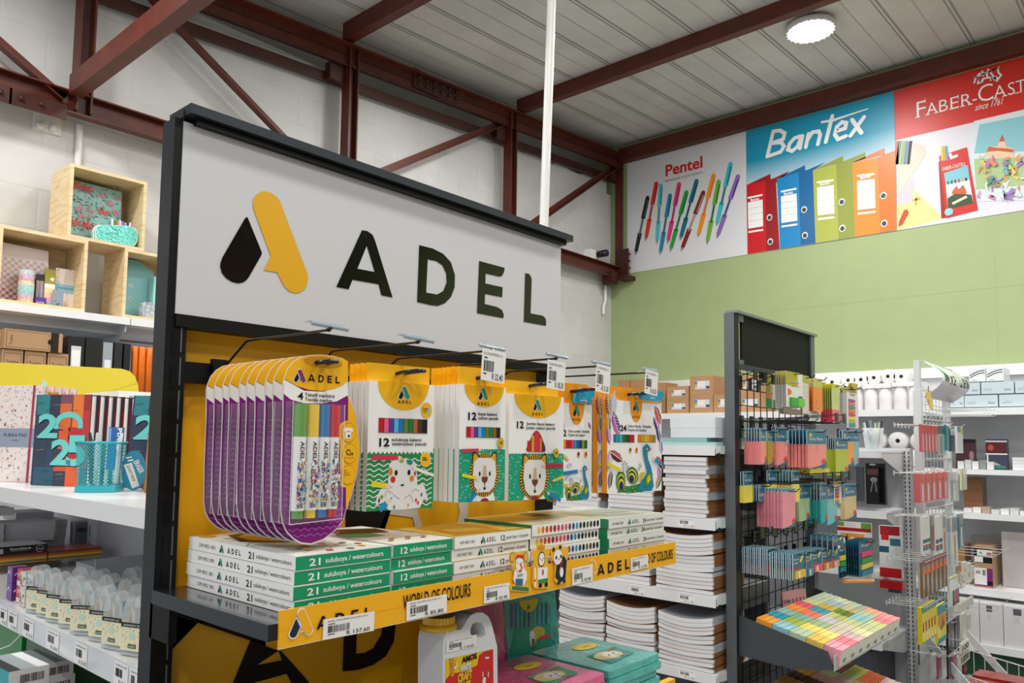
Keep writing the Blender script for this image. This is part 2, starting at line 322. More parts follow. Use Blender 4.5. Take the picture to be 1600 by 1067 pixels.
LE = T(fs, C(500, 330, 4.2105, [(1046,327),(1214,372),(1210,400),(1197,425),(1180,430),(1089,409),(1087,475),(1201,500),(1198,565),(1085,543),(1083,610),(1165,630),(1197,650),(1208,680),(1207,703),(1032,670)]))
LL = T(fs, C(500, 330, 4.2105, [(1349,407),(1375,412),(1388,430),(1392,450),(1385,672),(1465,687),(1483,705),(1487,725),(1486,753),(1340,727)]))
def norm(ps, refs):
    U = [p[0] for r in refs for p in r]; V = [p[1] for r in refs for p in r]; u0 = (min(U)+max(U))/2; v0 = min(V); h = max(V)-v0
    return [((u-u0)/h, (v-v0)/h) for u, v in ps]
NDROP = norm(DROP, (DROP, CAPS)); NCAPS = norm(CAPS, (DROP, CAPS))
NW = [norm(l, (LD,)) for l in (LA, LD, LE, LL)]; NWX0 = min(p[0] for p in NW[0]); NWX1 = max(p[0] for p in NW[3])
def scale_about(ps, k):
    cu = sum(p[0] for p in ps)/len(ps); cv = sum(p[1] for p in ps)/len(ps); return [(cu+(u-cu)*k, cv+(v-cv)*k) for u, v in ps]
def logo(b, fr, u, v, h, drop=INK, cap=None, outline=WHITE, l=2):
    """the company mark, centred on u with its foot at v"""
    if outline:
        for P in (NDROP, NCAPS):
            c = (sum(p[0] for p in P)/len(P), sum(p[1] for p in P)/len(P)); Q = []
            for x, y in P:
                d = math.hypot(x-c[0], y-c[1]) or 1; Q.append((x+(x-c[0])/d*.055, y+(y-c[1])/d*.055))
            b.sh(fr, [(u+x*h, v+y*h) for x, y in Q], outline, l)
    b.sh(fr, [(u+x*h, v+y*h) for x, y in NDROP], drop, l+1); b.sh(fr, [(u+x*h, v+y*h) for x, y in NCAPS], cap or TEALINK, l+2)
def wordmark(b, fr, u, v, w, h, m=INK, l=3):
    """the four letters of the company name from u, width w, height h"""
    k = w/(NWX1-NWX0)
    for P in NW: b.sh(fr, [(u+(x-NWX0)*k, v+y*h) for x, y in P], m, l)
rack = thing('display_rack', (.98, 1.15, 0), 'tall black rack with large white letter sign and yellow back panel', 'display rack')
b = MB(); b.box(.508, .54, 1.1325, 1.172, 0, 1.985, POSTM, {2: BLK, 5: BLK})
for k in range(34):
    z = 1.66-.05*k
    if z > .02: b.box(.518, .526, 1.1317, 1.1335, z-.036, z, BLKG); b.box(.531, .533, 1.1315, 1.1335, z-.03, z+.012, M('#5b6066', .4))
b.build('post', rack)
b = MB(); b.box(1.412, 1.455, 1.151, 1.19, 0, 1.985, POSTM, {2: BLK}); b.build('post', rack)
b = MB(); b.box(.52, 1.474, 1.108, 1.178, 1.989, 2.004, M('#34393e', .35, .4)); b.box(.535, 1.46, 1.118, 1.17, 1.979, 1.989, BLKG); b.box(.519, .5205, 1.128, 1.131, 1.982, 1.998, BLKG)
b.build('top_cap', rack, label='dark grey cap along the top of the sign')
# sign board with its print
b = MB(); b.box(.5205, 1.4545, 1.1305, 1.15, 1.687, 1.982, M('#cbccd0', .6))
b.sh(fs, DROP, M('#0c0806', .12, 0, .6, bump=.06, bs=30), 2); b.sh(fs, CAPS, M('#e2ab10', .3, 0, .3), 2)
GL = M('#0a0906', .06, 0, 1)
for P in (LA, LD, LE, LL): b.sh(fs, P, GL, 2)
b.build('sign_board', rack, label='white board with yellow and black mark and dark glossy letters')
b = MB(); b.box(.521, 1.455, 1.1285, 1.16, 1.668, 1.6865, BLK); b.build('crossbar', rack)
b = MB(); b.box(.54, 1.437, 1.145, 1.166, 1.586, 1.618, BLK); b.build('hook_bar', rack)
# yellow back panel with its own large print
fp = FR((0, 1.168, 0), (1, 0, 0), (0, 0, 1))
b = MB(); b.box(.545, 1.412, 1.169, 1.185, .15, 1.67, YP); BP = M('#14120f', .45)
def A(px, m, l=1): b.sh(fp, T(fp, px), m, l)
A(C(260, 800, 3.997, [(20, 690), (20, 860), (60, 822), (190, 690), (300, 690), (300, 600), (20, 600)]), BP)
A([(264, 1020), (310, 972), (262, 960)], BP)
A(C(260, 800, 3.997, [(525, 800), (610, 800), (620, 836), (700, 866), (565, 955), (720, 925), (700, 866), (715, 866), (885, 1055), (1000, 1300), (900, 1300), (750, 1010), (545, 1067), (440, 1300), (300, 1300), (415, 1067)]), BP)
A(C(260, 800, 3.997, [(190, 690), (525, 802), (620, 836), (620, 600), (190, 600)]), BP)
A(C(260, 800, 3.997, [(1110, 700), (1100, 995), (1200, 985), (1290, 955), (1370, 900), (1420, 810), (1432, 700), (1352, 700), (1340, 770), (1290, 850), (1240, 878), (1185, 885), (1190, 700)]), BP)
A(C(540, 520, 3.138, [(0, 830), (235, 830), (180, 1000), (0, 1000)]), BP)
WG = M('#cfcabd', .4)
A(C(540, 520, 3.138, [(235, 800), (330, 800), (385, 975), (345, 975), (330, 905), (215, 890), (180, 990), (150, 1000)]), WG)
A(C(540, 520, 3.138, [(545, 800), (600, 800), (600, 880), (585, 950), (540, 950), (560, 880)]), WG)
A(C(540, 520, 3.138, [(965, 820), (1016, 820), (1016, 875), (965, 870)]), BP)
b.build('back_panel', rack, label='yellow panel with huge black letters')
# shelf
SH = M('#1b1d21', .16, 0, .6)
b = MB(); b.box(.505, 1.45, .822, 1.13, 1.264, 1.2835, M('#191b1f', .3, .2, .4), {1: SH, 4: M('#3a4046', .4, .4)}); b.box(.508, .52, 1.08, 1.14, 1.215, 1.264, BLK); b.box(1.44, 1.45, 1.08, 1.14, 1.215, 1.264, BLK)
b.build('shelf', rack, label='glossy black shelf')
b = MB(); b.box(.512, 1.45, .835, 1.13, .985, 1.004, M('#191b1f', .3, .2, .4)); b.box(.512, 1.45, .82, .835, .97, 1.02, M('#e0a315', .4)); b.build('shelf', rack)
# yellow price rail
fr = FR((0, .8185, 0), (1, 0, 0), (0, 0, 1)); RY = M('#f6b214', .4, 0, .2)
b = MB(); b.box(.5175, 1.451, .819, .8215, 1.2535, 1.2985, RY); b.rc(fr, .5175, 1.2537, 1.451, 1.2545, M('#d9d9d6', .3), 1)
b.rc(fr, .5175, 1.275, 1.451, 1.2754, M('#dd980c', .4), 1)
u, v = fr.uv(470, 993); logo(b, fr, u, v-.0005, .0355*.9, M('#27303a', .4), RY, WHITE, 2)
u0, v0 = fr.uv(494, 985); u1, _ = fr.uv(580, 968); wordmark(b, fr, u0, v0+.001, u1-u0, .0155, INK)
def rtext(s, p0, p1, h, **k):
    a = fr.uv(*p0); c = fr.uv(*p1); b.tx(fr, s, a[0], a[1], h, INK, w=c[0]-a[0], l=3, off=.012, **k)
rtext('WORLD OF COLOURS', (629, 952), (735, 930), .0195)
a = fr.uv(933, 900); c = fr.uv(983, 890); wordmark(b, fr, a[0], a[1]+.001, c[0]-a[0], .0195)
rtext('WORLD OF COLOURS', (993, 884), (1051, 873), .0195)
b.ln(fr, T(fr, [(922, 876), (926, 874), (930, 879), (932, 893), (929, 896), (926, 893)]), .0012, WHITE, 3)
rail = b.build('price_rail', rack, label='yellow rail lettered in black with price tickets')
def ticket(par, f, c4, title, price, seed, name='price_ticket', bar=True, thick=0):
    """paper ticket whose four corners (bottom left, bottom right, top right, top left) are in the frame"""
    t = MB(); P = [Vector((u, v, 0)) for u, v in c4]
    O = f.p(*c4[0], 0)+f.N*.0014; U = f.p(*c4[1], 0)-f.p(*c4[0], 0); V = f.p(*c4[3], 0)-f.p(*c4[0], 0); g = FR(O, U, V); W, H = U.length, V.length
    t.fbox(g, 0, W, 0, H, -.0003, 0, PAPER)
    t.tx(g, title, W*.08, H*.82, H*.085, INK, w=W*.78, l=1); barcode(t, g, W*.09, H*.30, W*.42, H*.34, 16, 1, seed); t.rc(g, W*.09, H*.70, W*.22, H*.74, INK, 1); t.rc(g, W*.09, H*.2, W*.22, H*.24, INK, 1)
    t.tx(g, price, W*.45, H*.07, H*.2, INK, w=W*.46, l=1, off=.01)
    return t.build(name, par)
for c4, ti, pr in (([(503, 1000), (583, 985), (580, 951), (503, 968)], 'ADEL SWATERCOLOURS 24 S', 'R 137.60'), ([(634, 970), (697, 956), (698, 924), (636, 940)], 'ADEL WATERCOLOURS 12 S', 'R 85.80'),
                   ([(755, 943), (795, 935), (795, 906), (755, 917)], 'ADEL OIL PASTELS SET 12 S', 'R 55.90'), ([(893, 915), (925, 907), (923, 880), (894, 888)], 'ADEL OIL PASTELS 48 S', 'R 93.90'), ([(985, 893), (1012, 886), (1011, 865), (985, 872)], 'ADEL OIL PASTELS 24 S', 'R 112.90')):
    ticket(rail, fr, T(fr, c4), ti, pr, len(ti))
# three printed cut-out animals clipped to the rail
def cutout(px, fn):
    t = MB(); f2 = FR((0, .8165, 0), (1, 0, 0), (0, 0, 1)); t.prism(f2, T(f2, px), -.0008, 0, M('#f2b62e', .4)); fn(t, f2, lambda q: T(f2, q)); t.build('animal_cutout', rail)
S3 = lambda pts: C(600, 790, 3.853, pts)
def el(t, f, q, a, b2, m, l): (u, v), = T(f, S3([q])); t.ell(f, u, v, a, b2, m, l)
def eleph(t, f, Q):
    t.sh(f, Q(S3([(785, 395), (800, 375), (840, 375), (860, 400), (858, 440), (840, 480), (800, 480), (780, 450)])), WHITE, 1)
    for q in ((772, 310), (852, 308)): el(t, f, q, .0060, .0085, M('#3c7d74', .4), 1); el(t, f, q, .0048, .0070, M('#f2b62e', .4), 2)
    el(t, f, (815, 350), .0095, .0125, WHITE, 3); t.sh(f, Q(S3([(788, 320), (800, 295), (838, 298), (842, 325), (815, 312)])), M('#cf3020', .4), 4)
    t.ln(f, Q(S3([(818, 345), (826, 372), (822, 392), (808, 392)])), .0032, M('#d8502f', .4), 4)
    t.sh(f, Q(S3([(790, 440), (835, 440), (832, 480), (792, 480)])), M('#2a6d93', .4), 4); t.sh(f, Q(S3([(770, 485), (870, 492), (872, 515), (770, 505)])), M('#2f7a55', .4), 2)
    t.rc(f, *Q(S3([(800, 428)]))[0], *Q(S3([(833, 408)]))[0], M('#7ab9a8', .4), 5)
    for q in ((800, 345), (832, 342)): el(t, f, q, .0008, .0012, INK, 5)
cutout(S3([(755, 300), (765, 280), (790, 280), (805, 288), (840, 280), (862, 290), (868, 320), (858, 350), (862, 400), (855, 470), (878, 490), (876, 520), (765, 515), (750, 480), (785, 470), (775, 440), (785, 390), (755, 340)]), eleph)
def lion2(t, f, Q):
    t.sh(f, Q(S3([(925, 375), (985, 370), (980, 445), (925, 450)])), WHITE, 1); el(t, f, (955, 400), .0022, .0048, M('#cf3020', .4), 3)
    el(t, f, (948, 322), .0095, .0125, M('#2b2118', .4), 1); el(t, f, (948, 322), .0078, .0105, WHITE, 2)
    t.sh(f, Q(S3([(925, 262), (928, 240), (938, 250), (945, 232), (953, 250), (963, 240), (962, 262)])), M('#e08a17', .4), 3)
    t.sh(f, Q(S3([(928, 445), (985, 435), (985, 462), (930, 468)])), M('#2f8a55', .4), 3)
    for q in ((940, 480), (975, 475)): el(t, f, q, .0042, .0038, INK, 3)
    t.ln(f, Q(S3([(908, 375), (910, 490)])), .0042, WHITE, 2); el(t, f, (908, 450), .002, .002, M('#cf3020', .4), 3)
    for q in ((938, 318), (960, 316), (950, 328)): el(t, f, q, .001, .0013, INK, 4)
cutout(S3([(888, 290), (895, 265), (920, 268), (918, 240), (945, 222), (970, 240), (968, 265), (985, 255), (1000, 270), (995, 300), (982, 330), (998, 370), (995, 480), (985, 500), (905, 500), (893, 470), (895, 370), (905, 340)]), lion2)
def panda(t, f, Q):
    N1 = M('#20303c', .4)
    t.sh(f, Q(S3([(1040, 345), (1080, 300), (1100, 330), (1092, 440), (1060, 465), (1030, 430)])), N1, 1); el(t, f, (1068, 400), .005, .0085, WHITE, 2)
    el(t, f, (1045, 310), .0115, .0125, WHITE, 3)
    for q in ((1020, 265), (1060, 250)): el(t, f, q, .0035, .0035, N1, 2)
    for q in ((1035, 312), (1063, 305)): el(t, f, q, .0024, .0030, N1, 4)
    el(t, f, (1050, 322), .0024, .0018, M('#e0a315', .4), 4); t.ln(f, Q(S3([(1050, 400), (1072, 325)])), .0022, M('#cf3020', .4), 5); el(t, f, (1050, 465), .0040, .003, N1, 2); el(t, f, (1085, 455), .004, .003, N1, 2)
cutout(S3([(1002, 270), (1015, 245), (1040, 248), (1060, 232), (1080, 245), (1085, 265), (1100, 245), (1112, 255), (1110, 290), (1098, 310), (1108, 350), (1098, 440), (1100, 465), (1045, 475), (1025, 450), (1030, 350), (1008, 320)]), panda)
# ------------------------------------------------------------------ hooks and what hangs on them
HX = [.598, .753, .892, 1.042, 1.19, 1.35]
HT = [.85, .848, .83, .817, .828, .82]
WIRE = M('#141518', .25, .3, .4); CLEAR = M('#dfe6ea', .08, alpha=.45)
tags = [None, None, ('KL COLOUR PENCILS 12 S', 'R 32.40', [(750, 593), (787, 600), (789, 548), (752, 543)]), ('COLOUR PENCILS JUMBO 12', 'R 105.30', [(853, 606), (881, 611), (884, 566), (853, 561)]),
        ('KL TWIN PENCILS 12', 'R 31.30', [(929, 611), (951, 616), (953, 572), (928, 567)]), ('KL 24 COLOURS 24', 'R 65.50', [(1006, 614), (1026, 619), (1028, 581), (1006, 576)])]
HY = [.84, .84, .83, .815, .825, .83]
for i, x in enumerate(HX):
    b = MB(); y1 = HY[i]
    lo = [(x, 1.15, 1.602), (x, y1+.10, 1.602), (x+.008, y1+.07, 1.603), (x+.0095, y1+.03, 1.604), (x+.005, y1, 1.604), (x-.004, y1, 1.604), (x-.0085, y1+.03, 1.603), (x-.005, y1+.06, 1.601), (x-.002, y1+.10, 1.6005), (x-.001, y1+.13, 1.6005)]
    b.tube(lo, .0031, WIRE, 8); b.tube([(x, 1.145, 1.60), (x, 1.065, 1.645), (x, 1.06, 1.6475), (x, 1.05, 1.6485), (x, HT[i], 1.6465)], .0019, WIRE, 7)
    b.box(x-.012, x+.012, 1.136, 1.146, 1.583, 1.625, BLK); b.tube([(x, HT[i]+.004, 1.6465), (x, HT[i]-.002, 1.650)], .0035, WIRE, 6)
    h = b.build('peg_hook', rack)
    b = MB(); b.tube([(x-.029, HT[i], 1.652), (x+.029, HT[i], 1.650)], .0028, M('#9fb2c2', .12, alpha=.75), 8); b.box(x-.029, x+.029, HT[i]-.0015, HT[i]-.0005, 1.648, 1.655, CLEAR)
    if not tags[i]: b.box(x-.029, x+.029, HT[i]+.0, HT[i]+.02, 1.6555, 1.657, CLEAR)
    b.build('ticket_holder', h)
    if tags[i]:
        f = FR((0, HT[i]-.003, 0), (math.cos(.05), -math.sin(.05), 0), (0, 0, 1)); f.O = Vector((x, HT[i]-.003, 0)); c4 = T(f, tags[i][2])
        ticket(h, f, c4, tags[i][0], tags[i][1], i)
# ---- purple card with four textile markers
AY = .10
f = FR((HX[0], .867, 0), (math.cos(.04), -math.sin(.04), 0), (0, 0, 1)); PUR = M('#7d1279', .4); PURL = M('#b05ab0', .4)
PX = lambda pts: T(f, C(430, 540, 6.667, pts)); PX2 = lambda pts: T(f, C(430, 690, 6.273, pts))
out = PX([(80, 700), (80, 400), (95, 330), (130, 240), (190, 165), (260, 120), (350, 98), (480, 92), (600, 105), (700, 130), (757, 165)]) + PX([(757, 520), (800, 600), (840, 720), (862, 880)]) + PX2([(830, 60), (825, 150), (800, 330), (750, 520), (690, 690), (670, 760), (620, 840), (560, 900), (470, 965), (350, 1010), (250, 1000), (180, 960), (110, 890), (70, 800), (55, 700), (58, 300)])
t = thing('marker_pack', (HX[0], .867, 1.37), 'front purple card of four textile markers, green yellow blue and red', 'marker pack', 'purple marker cards on the first hook')
b = MB(); b.prism(f, out, -.0012, 0, M('#e8e4e0', .5), M('#d8d2cc', .5))
inn = scale_about(out, .985)
b.sh(f, [p for p in inn], PUR, 1)
# zigzag waves
u0, u1 = f.uv(446, 700)[0], f.uv(541, 700)[0]
def wave(b, fr, u0, u1, v, amp, per, wd, m, l, n=4):
    pts = []; k = int((u1-u0)/per*n)
    for i in range(k+1): pts.append((u0+(u1-u0)*i/k, v+amp*math.sin(2*math.pi*i/n)))
    b.ln(fr, pts, wd, m, l)
z = f.uv(500, 835)[1]; step = .0078
for k in range(27):
    v = z+.0005+step*k
    if k < 5: a0, a1 = (.014, .088) if k == 0 else (.006, .096); wave(b, f, u0+a0, u0+a1-.004, v, .0016, .011, .0014, PURL, 2)
    elif v < f.uv(500, 655)[1]: wave(b, f, u0, u0+.014, v, .0016, .011, .0014, PURL, 2)
b.sh(f, PX([(88, 350), (300, 470), (500, 480), (755, 365), (757, 515), (640, 580), (480, 600), (300, 600), (160, 560), (85, 500)]), WHITE, 2)
b.sh(f, PX([(92, 345), (100, 320), (130, 245), (190, 170), (260, 125), (350, 103), (480, 97), (600, 110), (700, 135), (755, 170), (755, 370), (690, 420), (600, 455), (480, 472), (350, 460), (220, 420)]), YEL, 3)
b.sh(f, PX([(757, 530), (790, 600), (830, 730), (852, 880)]) + PX2([(820, 60), (815, 150), (790, 330), (740, 520), (690, 670), (690, 450), (640, 440), (628, 0)]) + PX([(662, 850), (680, 810), (720, 785), (755, 780)]), YEL, 3)
(lu, lv), = PX([(250, 380)]); logo(b, f, lu, lv, .0165, INK, M('#7a2c78', .4), WHITE, 4)
a, c = PX([(335, 368), (668, 380)]); wordmark(b, f, a[0], a[1]-.0005, c[0]-a[0], .0098, INK, 5)
for s, p, q, h in (('4', (228, 560), (288, 560), .0098), ('Tekstil mark\u00f6r\u00fc', (305, 525), (614, 528), .0045), ('Textile marker', (305, 575), (595, 578), .0045)):
    a, c = PX([p, q]); b.tx(f, s, a[0], a[1], h, INK, w=c[0]-a[0], l=5, off=.015)
for (p, fn) in (((760, 905), 0), ((727, 118), 1), ((713, 325), 1)):
    (u, v), = (PX if not fn else PX2)([p]); b.ell(f, u, v, .0118, .0135, INK, 4); b.ell(f, u, v, .0114, .0131, YEL, 5)
(u, v), = PX([(755, 910)]); b.sh(f, [(u-.0045, v-.0075), (u+.0045, v-.0075), (u+.0045, v+.002), (u+.008, v+.002), (u+.007, v+.006), (u+.003, v+.0075), (u-.003, v+.0075), (u-.007, v+.006), (u-.008, v+.002), (u-.0045, v+.002)], WHITE, 6); b.ell(f, u+.001, v-.004, .0018, .0018, INK, 7); b.rc(f, u-.002, v+.002, u+.003, v+.0026, INK, 7)
(u, v), = PX2([(745, 120)]); b.tx(f, '24', u-.004, v-.002, .0045, INK, l=6, off=.02); b.tx(f, 'DRY IN HOURS', u-.012, v-.006, .0015, INK, w=.015, l=6); b.ln(f, [(u-.002, v+.004), (u-.006, v+.006), (u-.009, v+.003), (u-.007, v-.001), (u-.004, v)], .0012, INK, 6)
(u, v), = PX2([(700, 310)])
for k, s in enumerate(('FABRIC', 'SURFACES', 'PERMANENT', 'INK')): b.tx(f, s, u-.007, v+.003-.003*k, .0016, INK, l=6)
b.ell(f, *PX([(500, 175)])[0], .030, .0075, M('#d08f06', .4), 4)
b.build('card', t)
v0, v1 = f.uv(460, 811, .014)[1], f.uv(460, 630, .014)[1]; vc = f.uv(470, 682, .014)[1]
mus = [f.uv(x, 720, .011)[0] for x in (468, 487.5, 505, 520.5)]
for k, (u, hx) in enumerate(zip(mus, ('#5f9f3e', '#f0c81c', '#1b74bd', '#cf1420'))):
    b = MB(); cc = M(hx, .3, 0, .4); P = lambda v: f.p(u, v, .0092); r = .0086 if k < 2 else .0082
    b.tube([P(v1), P(vc)], r, cc, 14); b.tube([P(vc), P(v0+.010)], r*.98, WHITE, 14); b.tube([P(v0+.010), P(v0)], r*.86, cc, 14)
    g = FR(f.p(u, 0, .0092+r+.0001), f.U, f.V)
    b.tx(g, 'ADEL', -.003, vc-.006, .0055, INK, w=.024, l=1, ang=-90, off=.02); b.tx(g, 'TEXTILE MARKER', .0042, vc-.004, .0022, INK, w=.028, l=1, ang=-90)
    R = random.Random(k); top = vc-.034; cols = ['#b8202c', '#2b5d9c', '#e5b93c', '#49a5a8', '#f2f2ee', '#7a3c7c', '#222a44', '#c9d4dc']
    for j in range(110):
        uu = R.uniform(-.0072, .0046); vv = top-R.random()*.052; b.rc(g, uu, vv, uu+R.uniform(.001, .0034), vv+R.uniform(.001, .0055), M(R.choice(cols), .4), 1+j*.02)
    barcode(b, g, -.006, v0+.0135, .009, .0065, 8, 1, k)
    b.build('marker', t)
b = MB(); q0, q1 = f.uv(456, 700, .0195)[0], f.uv(537, 700, .0195)[0]; prf = [(q0, v0-.006), (q1, v0-.003), (q1, v1+.001), (q0, v1+.003)]
BL = M('#f4f6fa', .05, alpha=.05); b.prism(f, prf, .001, .0195, BL)
EDGE = M('#f5f5fa', .1, alpha=.55)
for a, c in ((0, 3), (1, 2), (0, 1)): b.tube([f.p(*prf[a], .0195), f.p(*prf[c], .0195)], .0005, EDGE, 5)
b.build('blister', t)
for k in range(1, 10):
    y = .867+.0222*k + .002*math.sin(k*2.3)
    dup(t, (HX[0]+.0015*math.sin(k*3.1), y, 1.37), 'purple marker card hanging behind the front card of the first hook', 'purple marker cards on the first hook')
# ---- flat pencil boxes
def penbox(name, hx, y, w2, h2, z0, px, label, group, art, back, depth=.011, tabh=.031, backlabel=None, spine=WHITE, step=.0125, yaw=AY, cat='pencil box', tabcol=None):
    f = FR((hx, y, 0), (math.cos(yaw), -math.sin(yaw), 0), (0, 0, 1))
    l, tp = f.uv(*px['tl']); r, _ = f.uv(*px['tr']); l2, bt = f.uv(*px['bl']); 
    t = thing(name, (hx, y, bt), label, cat, group)
    b = MB(); b.fbox(f, l, r, bt, tp, -depth, 0, WHITE, {4: spine}); art(b, f, l, r, bt, tp)
    g = FR(f.p(l-.0002, 0, 0), f.N*-1, (0, 0, 1)); s = b
    s.tx(g, '239 0921 001', depth*.35, tp-.018, .0026, INK, w=.024, l=1, ang=-90); s.tx(g, 'ADEL', depth*.35, tp-.06, .0034, INK, w=.018, l=1, ang=-90); s.tx(g, px['spine'], depth*.35, tp-.1, .004, INK, w=.075, l=1, ang=-90, off=.01)
    b.build('carton', t)
    b = MB(); TY = tabcol or YEL; top = f.uv(*px['tab'])[1]; b.fbox(f, l+.001, r-.003, tp, top, -depth+.001, -depth+.002, TY)
    b.build('hang_tab', t, label='yellow hanging tab')
    for k in range(1, back+1):
        dup(t, (hx+.001*math.sin(k*5), y+step*k, bt), backlabel, group)
    return t, f, l, r, bt, tp
def pencils_window(b, f, u0, v0, u1, v1, cols, l=4):
    b.rc(f, u0-.0006, v0-.0006, u1+.0006, v1+.0006, M('#8a2f2f', .5), l-1); n = len(cols); w = (u1-u0)/n
    for i, c in enumerate(cols):
        b.rc(f, u0+w*i, v0, u0+w*(i+1), v1, M(c, .35), l); b.rc(f, u0+w*(i+.92), v0, u0+w*(i+1), v1, M('#2a2324', .4), l+1)
def semi(b, f, cx, tp, a, h, l=2, m=None): b.ell(f, cx, tp, a, h, m or YEL, l, n=24, a0=180, a1=360)
def pencil_art(b, f, p0, p1, wd, col, l=5):
    """a pencil drawn from its blunt end p0 to its tip p1"""
    L = math.hypot(p1[0]-p0[0], p1[1]-p0[1]); d = ((p1[0]-p0[0])/L, (p1[1]-p0[1])/L); n = (-d[1]*wd/2, d[0]*wd/2); c = (p1[0]-d[0]*wd*1.6, p1[1]-d[1]*wd*1.6); e = (p1[0]-d[0]*wd*.5, p1[1]-d[1]*wd*.5)
    b.sh(f, [(p0[0]-n[0], p0[1]-n[1]), (c[0]-n[0], c[1]-n[1]), (c[0]+n[0], c[1]+n[1]), (p0[0]+n[0], p0[1]+n[1])], M(col, .4), l)
    b.sh(f, [(c[0]-n[0], c[1]-n[1]), p1, (c[0]+n[0], c[1]+n[1])], M('#e6cfae', .5), l)
    b.sh(f, [(e[0]-n[0]*.32, e[1]-n[1]*.32), p1, (e[0]+n[0]*.32, e[1]+n[1]*.32)], M(col, .4), l+1)
WP = [(577, 593), (679, 596)]
C12 = ['#c4131f', '#ea5f86', '#5b3aa0', '#59b7e6', '#1b7fc0', '#6d8235', '#16803f', '#b5623a', '#4c3524', '#20242e']
def head(b, f, l, r, tp, P, num, s1, s2, lp, wp, np_, t1, t2):
    (u, v) = f.uv(*lp); logo(b, f, u, v, .0195, INK, TEALINK, WHITE, 3); a = f.uv(*wp[0]); c = f.uv(*wp[1]); wordmark(b, f, a[0], a[1], c[0]-a[0], .0048, INK, 4)
    a = f.uv(*np_[0]); c = f.uv(*np_[1]); b.tx(f, num, a[0], a[1], .0118, INK, w=c[0]-a[0], l=4, off=.03)
    for s, (p, q) in ((s1, t1), (s2, t2)):
        a = f.uv(*p); c = f.uv(*q); b.tx(f, s, a[0], a[1], .0048, INK, w=c[0]-a[0], l=4, off=.02)
def art_wc(b, f, l, r, bt, tp):
    Q = lambda pts: T(f, C(570, 680, 8.208, pts)); q1 = lambda x, y: T(f, C(570, 680, 8.208, [(x, y)]))[0]
    G = M('#238a4a', .4)
    gt = q1(200, 235)[1]; n = 16; w_ = r-l
    b.sh(f, [(l, bt), (r, bt)] + [(r-w_*i/(n*2), gt+.002*(i % 2)*2-.001) for i in range(n*2+1)], G, 1)
    for k in range(10): wave(b, f, l, r-.0015, gt-.009-.0066*k*(gt-bt)/.073, .0018, w_/7.5, .0014, WHITE, 2, 8)
    semi(b, f, (l+r)/2+.002, tp, .046, f.uv(633, 594)[1]-f.uv(633, 637)[1])
    head(b, f, l, r, tp, None, '12', 'suluboya kalemi', 'watercolour pencils', (631, 624), ((621, 630), (642, 630)), ((592, 697), (608, 696)), ((611.5, 689), (658, 688)), ((611.5, 695.5), (666, 695.5)))
    a = f.uv(591.5, 675); c = f.uv(667, 656); pencils_window(b, f, a[0], a[1], c[0], c[1], C12)
    u, v = f.uv(666, 641); b.ell(f, u, v, .0105, .0118, YEL, 3); b.ell(f, u+.004, v-.001, .0022, .005, M('#7fc4d8', .4), 4); b.rc(f, u-.007, v+.002, u+.003, v+.003, INK, 4); b.rc(f, u-.007, v-.001, u+.002, v, INK, 4); b.rc(f, u-.007, v-.004, u, v-.0034, INK, 4)
    # octopus
    OW = M('#e2e0dc', .5)
    b.sh(f, Q([(305, 385), (340, 335), (400, 308), (480, 298), (560, 300), (620, 325), (655, 370), (670, 640), (730, 615), (760, 650), (800, 800), (790, 860), (760, 800), (700, 930), (480, 950), (300, 960), (260, 900), (240, 860), (130, 900), (150, 780), (200, 690), (290, 650)]), OW, 4)
    for P in ([(255, 800), (262, 730), (285, 710), (355, 745)], [(360, 765), (440, 815)], [(500, 810), (570, 762), (600, 800), (610, 860)], [(590, 725), (645, 688), (690, 715)], [(265, 950), (340, 790)]): b.ln(f, Q(P), .0013, M('#b5b4b2', .5), 5)
    el2 = lambda x, y, a, c, m, L=6: b.ell(f, *q1(x, y), a, c, m, L)
    RD, OR, TL = M('#d0202f', .4), M('#e5761c', .4), M('#178a90', .4)
    el2(355, 565, .0042, .0046, RD); el2(597, 553, .0038, .0044, M('#ea7a20', .4)); el2(395, 480, .0027, .0040, INK); el2(560, 475, .0027, .0040, INK)
    b.sh(f, Q([(305, 408), (335, 420), (352, 460), (345, 500), (305, 525)]), OR, 6); b.sh(f, Q([(648, 455), (648, 520), (625, 505), (622, 475)]), RD, 6)
    b.sh(f, Q([(525, 318), (560, 308), (612, 330), (605, 365), (575, 380), (540, 365)]), TL, 6); b.sh(f, Q([(437, 315), (495, 310), (488, 345), (462, 352), (442, 340)]), M('#9aa83a', .4), 6)
    b.sh(f, Q([(450, 630), (500, 625), (490, 645), (470, 652), (457, 645)]), INK, 6)
    pencil_art(b, f, q1(78, 288), q1(490, 285), .0060, '#d5304e', 6); pencil_art(b, f, q1(78, 620), q1(355, 662), .0080, '#e3d51f', 6); pencil_art(b, f, q1(180, 960), q1(350, 790), .0085, '#1f8fc4', 6); pencil_art(b, f, q1(875, 515), q1(580, 405), .0045, '#efe9dd', 6)
    for k, (x, y, c) in enumerate(((190, 800, '#c9b43c'), (215, 790, '#2f8a55'), (370, 920, '#2f8a55'), (550, 895, '#e0a15a'), (720, 760, '#2f6aa0'), (650, 830, '#d0202f'), (675, 865, '#d0202f'), (175, 838, '#2f3f7a'))): b.ell(f, *q1(x, y), .0016, .003, M(c, .4), 6)
    u, v = q1(772, 312); b.ell(f, u, v, .0100, .0115, M('#f2e0a0', .4), 6); b.ell(f, u, v, .0088, .0103, YEL, 7); b.rc(f, u-.006, v+.002, u+.001, v+.0035, INK, 8); b.rc(f, u-.006, v-.001, u+.003, v+.0005, INK, 8)
